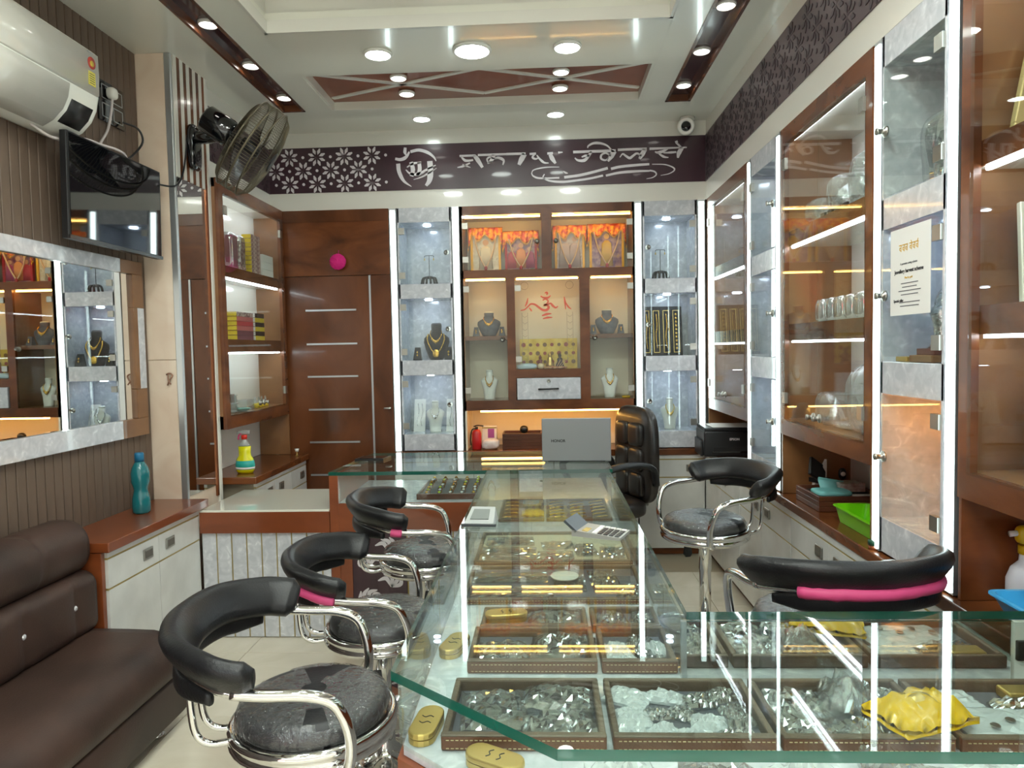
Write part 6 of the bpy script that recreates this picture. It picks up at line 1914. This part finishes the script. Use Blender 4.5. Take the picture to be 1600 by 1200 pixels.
# film packets -------------------------------------------------
def packet_mesh(seed, nx=13, ny=10, flat=False):
    v, f = [], []
    for s in (1, -1):
        for j in range(ny + 1):
            for i in range(nx + 1):
                x, y = i / nx * 2 - 1, j / ny * 2 - 1
                e = max(0.0, (1 - abs(x) ** 2.6)) * max(0.0, (1 - abs(y) ** 2.6))
                p = Vector((x * 2.1 + seed * 3.1, y * 1.7, seed * 1.3))
                ridge = 1 - abs(noise.noise(p * 1.6))
                r2 = noise.noise(p * 3.7)
                z = (0.2 + 0.55 * e ** 0.6 * (0.5 + 0.5 * ridge) + 0.24 * r2 * (0.4 + e) + 0.16 * noise.noise(p * 8.0)) if s == 1 else 0.0
                if flat and s == 1:
                    z = 0.3 + 0.35 * e ** 0.3 + 0.2 * r2
                z = max(z, 0.02) if s == 1 else 0.0
                xx = x * (1 + 0.07 * noise.noise(Vector((y * 2, seed, 1))))
                yy = y * (1 + 0.09 * noise.noise(Vector((x * 2, seed, 5))))
                v.append((xx * 0.5, yy * 0.5, z))
    m_ = (nx + 1) * (ny + 1)
    for j in range(ny):
        for i in range(nx):
            q = j * (nx + 1) + i
            f.append((q, q + 1, q + nx + 2, q + nx + 1))
            f.append((m_ + q, m_ + q + nx + 1, m_ + q + nx + 2, m_ + q + 1))
    def edge(a, b):
        f.append((a, a + m_, b + m_, b))
    for i in range(nx):
        edge(i + 1, i)
        edge(ny * (nx + 1) + i, ny * (nx + 1) + i + 1)
    for j in range(ny):
        edge(j * (nx + 1), (j + 1) * (nx + 1))
        edge((j + 1) * (nx + 1) + nx, j * (nx + 1) + nx)
    return v, f
PK = []
def mk_me(name, v, f, mat, smooth=False):
    me = bpy.data.meshes.new(name)
    me.from_pydata([tuple(p) for p in v], [], f)
    me.materials.append(M[mat])
    if smooth:
        me.polygons.foreach_set('use_smooth', [True] * len(me.polygons))
    return me
FILMS = [packet_mesh(s) for s in range(6)]
FLATS = [packet_mesh(s + 10, flat=True) for s in range(4)]
M['film_white'] = glass('milky_pouch_film', (236, 240, 243), refl=1.0, rough=0.15, haze=0.55, f0=0.08)
M['film_grey'] = glass('smoky_pouch_film', (236, 238, 240), refl=1.0, rough=0.08, haze=0.08, f0=0.2)
FME = {}
def film_me(kind, i):
    key = (kind, i)
    if key not in FME:
        v, f = (FLATS if kind.startswith('flat') else FILMS)[i]
        FME[key] = mk_me('film', v, f, {'clear': 'film', 'white': 'film_white', 'yellow': 'film_y', 'grey': 'film_grey', 'flat': 'film', 'flatw': 'film_white'}[kind], smooth=kind == 'yellow')
    return FME[key]
def cont_me(kind):
    key = ('c', kind)
    if key in FME:
        return FME[key]
    rr = random.Random(hash(kind) % 1000 if False else len(FME))
    v, f = [], []
    def add(vv, ff):
        n_ = len(v)
        v.extend([Vector(p) for p in vv])
        f.extend([tuple(i + n_ for i in q) for q in ff])
    if kind == 'anklet':
        for r, z_ in ((0.34, 0.25), (0.30, 0.42)):
            pth = [(r * 1.15 * math.cos(2 * PI * i / 40), r * math.sin(2 * PI * i / 40), z_ + 0.05 * math.sin(i * 1.9)) for i in range(40)]
            add(*sweep_vf(pth, [(a * 0.9, b * 2.2) for a, b in circ(0.030, 6)], closed=True, scales=[1 + 0.35 * (i % 2) for i in range(40)]))
    elif kind == 'figure':
        vv, ff = [], []
        R_ = [(0.0, 0.10), (0.12, 0.20), (0.30, 0.26), (0.45, 0.16), (0.60, 0.24), (0.72, 0.12), (0.85, 0.05)]
        for a, b in R_:
            for i in range(12):
                t_ = 2 * PI * i / 12
                vv.append(((a - 0.42) * 0.9, b * 1.2 * math.cos(t_) + 0.03 * math.sin(7 * t_), 0.35 + 0.25 * b / 0.26 * math.sin(t_)))
        for r in range(len(R_) - 1):
            for i in range(12):
                j = (i + 1) % 12
                ff.append((r * 12 + i, (r + 1) * 12 + i, (r + 1) * 12 + j, r * 12 + j))
        add(vv, ff)
    elif kind == 'strip':
        for k in range(3):
            pth = [(-0.42 + 0.84 * i / 24, (k - 1) * 0.24 + 0.02 * math.sin(i), 0.3) for i in range(25)]
            add(*sweep_vf(pth, [(a * 1.6, b * 3) for a, b in circ(0.035, 6)], scales=[1 + 0.5 * (i % 2) for i in range(25)]))
    elif kind == 'bowl':
        add(*lathe_vf([(0.02, 0.9), (0.12, 0.8), (0.18, 0.66), (0.30, 0.5), (0.36, 0.25), (0.38, 0.08)], (0, 0, 0), 22))
    elif kind == 'seal':
        add(*lathe_vf([(0.0, 0.1), (0.30, 0.1), (0.32, 0.35), (0.22, 0.45), (0.0, 0.5)], (0, 0, 0), 20))
    FME[key] = mk_me('contents', v, f, 'silver', True)
    return FME[key]
def packet(label, x, y, z, w, d, h, rot, film='clear', i=0, cont='anklet', group=None, name='jewellery_packet', cmat=None):
    t = thing(name, label, 'packet', (x, y, z), rotz=rot, group=group, local=True)
    fo = bpy.data.objects.new('plastic_film', film_me(film, i))
    COL.objects.link(fo); fo.parent = t; fo.scale = (w, d, h)
    if cont:
        co = bpy.data.objects.new('silver_piece', cont_me(cont))
        COL.objects.link(co); co.parent = t; co.scale = (w * 0.92, d * 0.92, h * 0.9)
        co.location = (0, 0, 0.001)
        if cmat:
            co.material_slots[0].link = 'OBJECT'
            co.material_slots[0].material = M[cmat]
    return t
Z0 = 0.7065
# front row, leftmost tray
packet('crinkled clear packet with a bead anklet on the left of the leftmost front tray', -0.115, 1.405, Z0, 0.135, 0.155, 0.034, 0.1, 'clear', 0)
packet('crinkled clear packet with an anklet at the back right of the leftmost front tray', 0.020, 1.447, Z0, 0.150, 0.095, 0.036, -0.1, 'clear', 1)
packet('crinkled clear packet with an anklet at the front right of the leftmost front tray', 0.018, 1.345, Z0, 0.150, 0.10, 0.036, 0.25, 'clear', 2)
# second tray: many small pouches
S2 = [(0.165, 1.460, 0.095, 0.065, -0.5, 'white', 0, 'figure', 'large milky pouch with a silver bracelet at the back left of the second front tray'),
      (0.165, 1.375, 0.070, 0.070, 0.1, 'white', 1, 'figure', 'square milky pouch with a figure on the left of the second front tray'),
      (0.243, 1.455, 0.080, 0.040, -0.25, 'white', 2, None, 'narrow milky pouch at the back middle of the second front tray'),
      (0.215, 1.385, 0.060, 0.035, 0.1, 'clear', 3, 'figure', 'small clear packet with a silver shell in the middle of the second front tray'),
      (0.265, 1.390, 0.055, 0.040, -0.6, 'clear', 4, 'figure', 'small clear packet with a silver oval piece in the second front tray'),
      (0.305, 1.440, 0.070, 0.050, 0.2, 'clear', 5, 'strip', 'clear packet with silver links at the back right of the second front tray'),
      (0.360, 1.465, 0.065, 0.055, 0.4, 'clear', 0, 'seal', 'clear packet with a round silver medallion in the far corner of the second front tray'),
      (0.310, 1.355, 0.070, 0.055, -0.15, 'white', 3, 'figure', 'milky pouch with a silver crown in the right middle of the second front tray'),
      (0.372, 1.385, 0.060, 0.080, 0.1, 'clear', 2, 'seal', 'clear packet with two silver cups on the right of the second front tray'),
      (0.155, 1.315, 0.070, 0.034, 0.05, 'white', 4, None, 'flat milky pouch at the front left of the second front tray'),
      (0.218, 1.325, 0.050, 0.050, 0.7, 'white', 5, 'seal', 'triangular milky pouch at the front of the second front tray'),
      (0.275, 1.308, 0.075, 0.034, -0.1, 'white', 1, None, 'milky pouch lying at the front middle of the second front tray'),
      (0.355, 1.312, 0.070, 0.040, 0.2, 'clear', 4, 'figure', 'small clear packet at the front right of the second front tray')]
for k, (x, y, w, d, r, fk, i, c_, lab) in enumerate(S2):
    packet(lab, x, y, Z0 + 0.0005 * (k % 3), w, d, 0.026, r, fk, i, c_)
# third tray
packet('wide clear packet of silver chains on the left of the third front tray', 0.500, 1.425, Z0, 0.125, 0.15, 0.03, 0.05, 'clear', 3, 'strip')
packet('clear packet of silver toe rings at the front left of the third front tray', 0.490, 1.325, Z0, 0.110, 0.07, 0.034, -0.2, 'clear', 5, 'figure')
packet('smoky bag with two silver bowls at the back of the third front tray', 0.610, 1.435, Z0, 0.115, 0.125, 0.075, -0.3, 'grey', 2, 'bowl')
packet('clear packet of silver leaves at the front of the third front tray', 0.590, 1.325, Z0, 0.10, 0.08, 0.034, 0.5, 'clear', 1, 'figure')
packet('bright yellow bag with bowls lying across the third and rightmost front trays', 0.705, 1.345, Z0 + 0.026, 0.17, 0.11, 0.06, 0.35, 'yellow', 4, 'bowl', cmat='gold_pale')
packet('clear packet at the back right of the third front tray', 0.690, 1.455, Z0, 0.08, 0.07, 0.03, 0.1, 'clear', 0, 'strip')
# rightmost tray
packet('large white printed pouch in the rightmost front tray', 0.885, 1.355, Z0, 0.20, 0.135, 0.018, -0.03, 'flatw', 0, None)
packet('flat white pouch at the back of the rightmost front tray', 0.815, 1.455, Z0, 0.12, 0.07, 0.02, 0.1, 'flatw', 1, None)
for k in range(4):
    o = cyl('coin_print', (0.84 + 0.04 * k, 1.335 + 0.02 * (k % 2), Z0 + 0.0166), 0.009, 0.0012, 'steel', None, seg=14)
    tag(o, f'{["leftmost", "second", "third", "rightmost"][k]} small round metal charm on the white printed pouch', 'charm')
o = box('gold_case', (0.935, 1.015, 1.445, 1.490, Z0, Z0 + 0.022), 'gold_pale', None, bev=0.005)
tag(o, 'small rectangular gold case at the back of the rightmost front tray', 'case')
packet('clear packet with a long gold bar in the rightmost front tray', 0.955, 1.425, Z0 + 0.0, 0.13, 0.035, 0.03, -0.05, 'clear', 3, 'strip', cmat='gold_pale')
# loose packets along the front glass
for k, (x, w) in enumerate(((0.13, 0.12), (0.28, 0.13), (0.44, 0.12), (0.60, 0.14), (0.76, 0.13), (0.92, 0.12))):
    packet(f'{["leftmost", "second", "third", "fourth", "fifth", "rightmost"][k]} crinkled clear packet lying along the front glass before the trays', x, 1.165, 0.7005, w, 0.13, 0.05, 0.2 * (-1) ** k, 'clear' if k % 2 else 'white', k % 6, 'figure' if k % 2 else 'anklet')
# second row trays
packet('crinkled clear packet with an anklet on the left of the second-row tray', -0.115, 1.675, Z0, 0.13, 0.11, 0.034, 0.15, 'clear', 4)
packet('large crinkled clear packet with two anklets on the right of the second-row tray', 0.030, 1.70, Z0, 0.155, 0.165, 0.040, -0.15, 'clear', 5)
S3 = [(0.165, 1.69, 0.07, 0.085, 0.2, 'white', 2, 'figure', 'milky pouch with a figure on the left of the right second-row tray'), (0.225, 1.74, 0.06, 0.06, -0.3, 'clear', 1, 'figure', 'clear packet at the back middle of the right second-row tray'),
      (0.265, 1.70, 0.05, 0.07, 0.5, 'white', 3, 'seal', 'milky pouch on the right of the right second-row tray'), (0.175, 1.625, 0.075, 0.04, 0.0, 'white', 0, None, 'flat milky pouch at the front left of the right second-row tray'), (0.25, 1.63, 0.06, 0.045, 0.2, 'clear', 4, 'strip', 'clear packet at the front right of the right second-row tray'), (0.22, 1.675, 0.05, 0.05, 0.9, 'clear', 5, 'figure', 'small clear packet in the centre of the right second-row tray')]
for x, y, w, d, r, fk, i, c_, lab in S3:
    packet(lab, x, y, Z0, w, d, 0.026, r, fk, i, c_)
packet('crinkled clear packet in the left third-row tray', 0.02, 1.89, Z0, 0.15, 0.10, 0.03, 0.0, 'clear', 1)
packet('clear packet in the right third-row tray', 0.17, 1.89, Z0, 0.085, 0.09, 0.028, 0.1, 'clear', 2, 'seal')
packet('clear packet at the right end of the right third-row tray', 0.255, 1.89, Z0, 0.065, 0.08, 0.028, -0.2, 'clear', 3, 'figure')
# rounded gold pen cases
def gold_case(label, x, y, z, rot, L_=0.115, w_=0.052, h=0.024):
    t = thing('gold_case', label, 'case', (x, y, z), rotz=rot, local=True)
    v, f = [], []
    out = []
    for cx, a0 in ((L_ / 2 - w_ / 2, -PI / 2), (-L_ / 2 + w_ / 2, PI / 2)):
        for i in range(9):
            a = a0 + PI * i / 8
            out.append((cx + w_ / 2 * math.cos(a), w_ / 2 * math.sin(a)))
    o = prism('body', out, 0.0, h * 0.45, 'gold_pale', t, 'XY')
    o2 = prism('lid', [(a * 1.02, b * 1.02) for a, b in out], h * 0.46, h, 'gold_pale', t, 'XY')
    b_ = o2.modifiers.new('b', 'BEVEL'); b_.width = 0.004; b_.segments = 3
    for k in range(2):
        tube('engraving', [(-0.012 + 0.022 * k, -0.012, h), (-0.008 + 0.022 * k, -0.004, h), (-0.014 + 0.022 * k, 0.004, h), (-0.009 + 0.022 * k, 0.012, h)], 0.0012, 'black', t, seg=5)
    return t
gold_case('rounded gold case standing along the left glass of the near counter', -0.243, 1.345, 0.7005, 1.45)
gold_case('rounded gold case lying at the cut corner of the near counter', -0.10, 1.225, 0.7005, -0.5)
gold_case('rounded gold case beside the second-row tray in the main counter', -0.235, 1.72, 0.7005, 1.30)
gold_case('flat gold case in the left third-row tray', -0.115, 1.90, Z0, 0.15)
# middle trays with flat packets
M['linen'] = P('linen_lining', (196, 186, 160), 0.8)
leather_tray('wide beige-lined tray with flat packets under the calculator', -0.255, 0.295, 2.40, 2.80, h=0.016, lining='linen')
for k, (x, y, w, d, r, c_) in enumerate(((-0.12, 2.25, 0.24, 0.10, 0.0, 'strip'), (-0.11, 2.12, 0.25, 0.10, 0.03, 'strip'), (0.07, 2.20, 0.10, 0.16, 0.0, 'seal'), (0.18, 2.22, 0.09, 0.20, 0.05, 'strip'), (0.25, 2.12, 0.07, 0.12, -0.2, 'figure'))):
    packet(['far left', 'near left', 'middle', 'right', 'far right'][k] + ' flat clear packet in the wide grey tray of the main counter', x, y, Z0, w, d, 0.014, r, 'flat', k % 4, c_)
o = cyl('white_disc', (0.055, 2.22, Z0 + 0.0155), 0.045, 0.004, 'white', None, seg=24)
tag(o, 'white round disc on the middle packet of the wide grey tray', 'disc')
for k, (x, y, w, d, r, c_) in enumerate(((-0.14, 2.68, 0.18, 0.11, 0.05, 'strip'), (-0.14, 2.55, 0.20, 0.09, -0.04, 'strip'), (-0.13, 2.46, 0.20, 0.07, 0.02, None), (0.04, 2.62, 0.12, 0.09, 0.1, None), (0.03, 2.49, 0.13, 0.10, 0.0, 'seal'), (0.14, 2.56, 0.08, 0.15, 0.1, 'strip'), (0.235, 2.52, 0.09, 0.14, -0.1, 'figure'))):
    packet(['far left', 'middle left', 'near left', 'far middle', 'near middle', 'right', 'far right'][k] + ' flat clear packet in the beige-lined tray of the main counter', x, y, Z0, w, d, 0.016, r, 'flat', k % 4, c_)
# far trays with gold bracelets on plum-grey velvet
CNT = ['first', 'second', 'third', 'fourth', 'fifth', 'sixth', 'seventh']
def gold_tray(label, x0, x1, y0_, y1_, nx, ny, kind, lining):
    t = leather_tray(label, x0, x1, y0_, y1_, h=0.016, lining=lining)
    k = 0
    for i in range(nx):
        for j in range(ny):
            x = x0 + (x1 - x0) * (i + 0.5) / nx
            y = y0_ + 0.015 + (y1_ - y0_ - 0.03) * (j + 0.5) / ny
            a = 0.5 if kind == 'bracelet' else 0.0
            c, s = math.cos(a), math.sin(a)
            L_ = 0.075 if kind == 'bracelet' else 0.06
            pts = [(x + c * L_ * (u - 0.5), y + s * L_ * (u - 0.5) + 0.006 * math.sin(u * 9), 0.7075 + 0.004 * math.sin(u * PI)) for u in (0, 0.25, 0.5, 0.75, 1)]
            o = tube('gold_bracelet', pts, 0.0035, 'gold', None, seg=6, n=3)
            tag(o, f'gold bracelet on the {"right plum-grey" if kind == "bracelet" else "left brown"} tray, {CNT[i]} from left in the {CNT[j]} row', 'bracelet', f'gold bracelets on the {kind} tray')
            k += 1
gold_tray('right plum-grey velvet tray of gold bracelets at the far end of the main counter', 0.0, 0.285, 3.02, 3.42, 3, 6, 'bracelet', 'velvet_plum')
gold_tray('left brown tray of gold pieces at the far end of the main counter', -0.21, -0.01, 3.02, 3.42, 2, 5, 'pieces', 'wood_mid')
packet('yellow packet with a clear window in the left brown tray', -0.06, 3.10, Z0 + 0.009, 0.10, 0.09, 0.02, 0.0, 'yellow', 1, 'strip', cmat='gold')
packet('clear bag of chains at the back of the left brown tray', -0.06, 3.32, Z0 + 0.009, 0.10, 0.12, 0.02, 0.0, 'flat', 1, 'strip', cmat='gold_pale')

# ring tray in the far counter
rt = thing('ring_tray', 'black velvet ring tray with rows of gold and stone rings in the far counter', 'tray', (-0.49, 3.70, 0.6925))
for b in ((-0.66, -0.32, 3.53, 3.545), (-0.66, -0.32, 3.885, 3.90), (-0.66, -0.645, 3.545, 3.885), (-0.335, -0.32, 3.545, 3.885)):
    box('rim', (*b, 0.6925, 0.722), 'tray_wood', rt, bev=0.002, seg=1)
mesh('velvet_pad', [(-0.645, 3.545, 0.6925), (-0.335, 3.545, 0.6925), (-0.335, 3.885, 0.6925), (-0.645, 3.885, 0.6925), (-0.645, 3.545, 0.700), (-0.335, 3.545, 0.700), (-0.335, 3.885, 0.735), (-0.645, 3.885, 0.735)], BF, 'velvet', rt)
rr_ = random.Random(11)
STONE = [P('stone_white', (226, 228, 226), 0.1, coat=0.6), P('stone_green', (190, 206, 60), 0.1, coat=0.6), M['gold'], P('stone_amber', (206, 160, 60), 0.1, coat=0.6)]
v, f = ring(0.0095, 0, 0.0022)
rme = mk_me('ring', [(p[0], 0, p[1]) for p in v], f, 'gold', True)
bm = bmesh.new(); bmesh.ops.create_icosphere(bm, subdivisions=1, radius=0.0085); sme = bpy.data.meshes.new('stone'); bm.to_mesh(sme); bm.free(); sme.materials.append(STONE[0])
for i in range(5):
    for j in range(7):
        x, y = -0.615 + 0.061 * i + rr_.uniform(-0.004, 0.004), 3.575 + 0.045 * j
        z = 0.700 + (y - 3.545) / 0.34 * 0.035 + 0.008
        t = thing('finger_ring', f'stone-set gold ring in the velvet tray, {CNT[i]} from left in the {CNT[j]} row', 'ring', (x, y, z), group='rings in the velvet ring tray', local=True)
        a = bpy.data.objects.new('band', rme); COL.objects.link(a); a.parent = t
        b = bpy.data.objects.new('stone', sme); COL.objects.link(b); b.parent = t; b.location = (0, 0, 0.011)
        b.material_slots[0].link = 'OBJECT'
        b.material_slots[0].material = STONE[rr_.randrange(4)]
        b.scale = (1, 1, 0.7)
# things standing on the glass tops
t = thing('tablet', 'dark tablet lying on the left end of the far glass counter', 'tablet', (-0.96, 3.86, 0.8505), local=True)
prism('base', [(-0.09, -0.05), (0.07, -0.05), (0.09, 0.06), (-0.07, 0.06)], 0.0, 0.012, 'black', t, 'XY')
prism('screen', [(-0.078, -0.04), (0.062, -0.04), (0.078, 0.05), (-0.062, 0.05)], 0.012, 0.014, 'black_gloss', t, 'XY')
t = thing('weighing_scale', 'small white digital scale on the left edge of the main glass counter', 'scale', (-0.225, 2.42, 0.8505), rotz=-0.1, local=True)
mesh('housing', [(-0.055, -0.06, 0), (0.055, -0.06, 0), (0.05, 0.05, 0), (-0.05, 0.05, 0), (-0.05, -0.055, 0.010), (0.05, -0.055, 0.010), (0.042, 0.04, 0.045), (-0.042, 0.04, 0.045)], BF, P('scale_white', (176, 180, 178), 0.4), t)
mesh('display', [(-0.034, -0.036, 0.0178), (0.030, -0.036, 0.0178), (0.026, 0.022, 0.0392), (-0.030, 0.022, 0.0392), (-0.034, -0.037, 0.0200), (0.030, -0.037, 0.0200), (0.026, 0.021, 0.0412), (-0.030, 0.021, 0.0412)], BF, P('lcd_grey', (120, 126, 122), 0.3), t)
box('base_foot', (-0.06, 0.06, -0.066, -0.055, 0.0, 0.008), P('scale_dark', (60, 66, 70), 0.4), t)
t = thing('calculator', 'silver calculator with raised display on the main glass counter', 'calculator', (0.165, 2.25, 0.8505), rotz=-0.55 + PI / 2 + 0.15, local=True)
M['calc'] = P('calculator_grey', (160, 160, 154), 0.35)
mesh('case', [(-0.055, -0.09, 0), (0.055, -0.09, 0), (0.055, 0.07, 0), (-0.055, 0.07, 0), (-0.055, -0.09, 0.008), (0.055, -0.09, 0.008), (0.055, 0.07, 0.020), (-0.055, 0.07, 0.020)], BF, 'calc', t)
mesh('display_panel', [(-0.055, 0.058, 0.012), (0.055, 0.058, 0.012), (0.055, 0.098, 0.044), (-0.055, 0.098, 0.044), (-0.055, 0.052, 0.018), (0.055, 0.052, 0.018), (0.055, 0.092, 0.050), (-0.055, 0.092, 0.050)], BF, P('calculator_dark', (70, 76, 80), 0.3), t)
mesh('solar_cell', [(-0.045, 0.02, 0.0155), (0.0, 0.02, 0.0155), (0.0, 0.04, 0.0170), (-0.045, 0.04, 0.0170), (-0.045, 0.02, 0.0172), (0.0, 0.02, 0.0172), (0.0, 0.04, 0.0187), (-0.045, 0.04, 0.0187)], BF, P('solar', (190, 170, 110), 0.2), t)
k0 = None
for i in range(5):
    for j in range(5):
        o = box('key', (-0.0475 + 0.0195 * i, -0.0315 + 0.0195 * i, -0.083 + 0.0185 * j, -0.069 + 0.0185 * j, 0.0075 + 0.0014 * j, 0.0118 + 0.0014 * j), 'black' if i < 4 and j < 4 else 'paper', t, bev=0.001, seg=1)
import OpenImageIO as oiio, sys, numpy as np
b=oiio.ImageBuf('/workdir/render_main.png'); a=b.get_pixels(oiio.FLOAT)[:,:,:3]
print(a.shape,(a.mean((0,1))*255).round())
for n,(x,y) in dict(ceilL=(270,130),ceilmid=(700,70),ceilR=(1010,60),slat=(60,280),slatlow=(60,780),pillar=(235,350),fascia=(950,285),bandlow=(800,310),door=(500,600),panel=(560,350),altarwood=(750,425),niche=(665,420),cabR=(1060,800),cabL=(240,900),sofa=(150,1080),floor=(330,1090),worktop=(1290,790),R3low=(1540,820),stripwood=(430,140),lowtop=(430,780),lowwood=(430,812),slats=(420,920)).items():
    X,Y=int(x*.64),int(y*.64); print(n,(a[Y-3:Y+4,X-3:X+4].mean((0,1))*255).round())
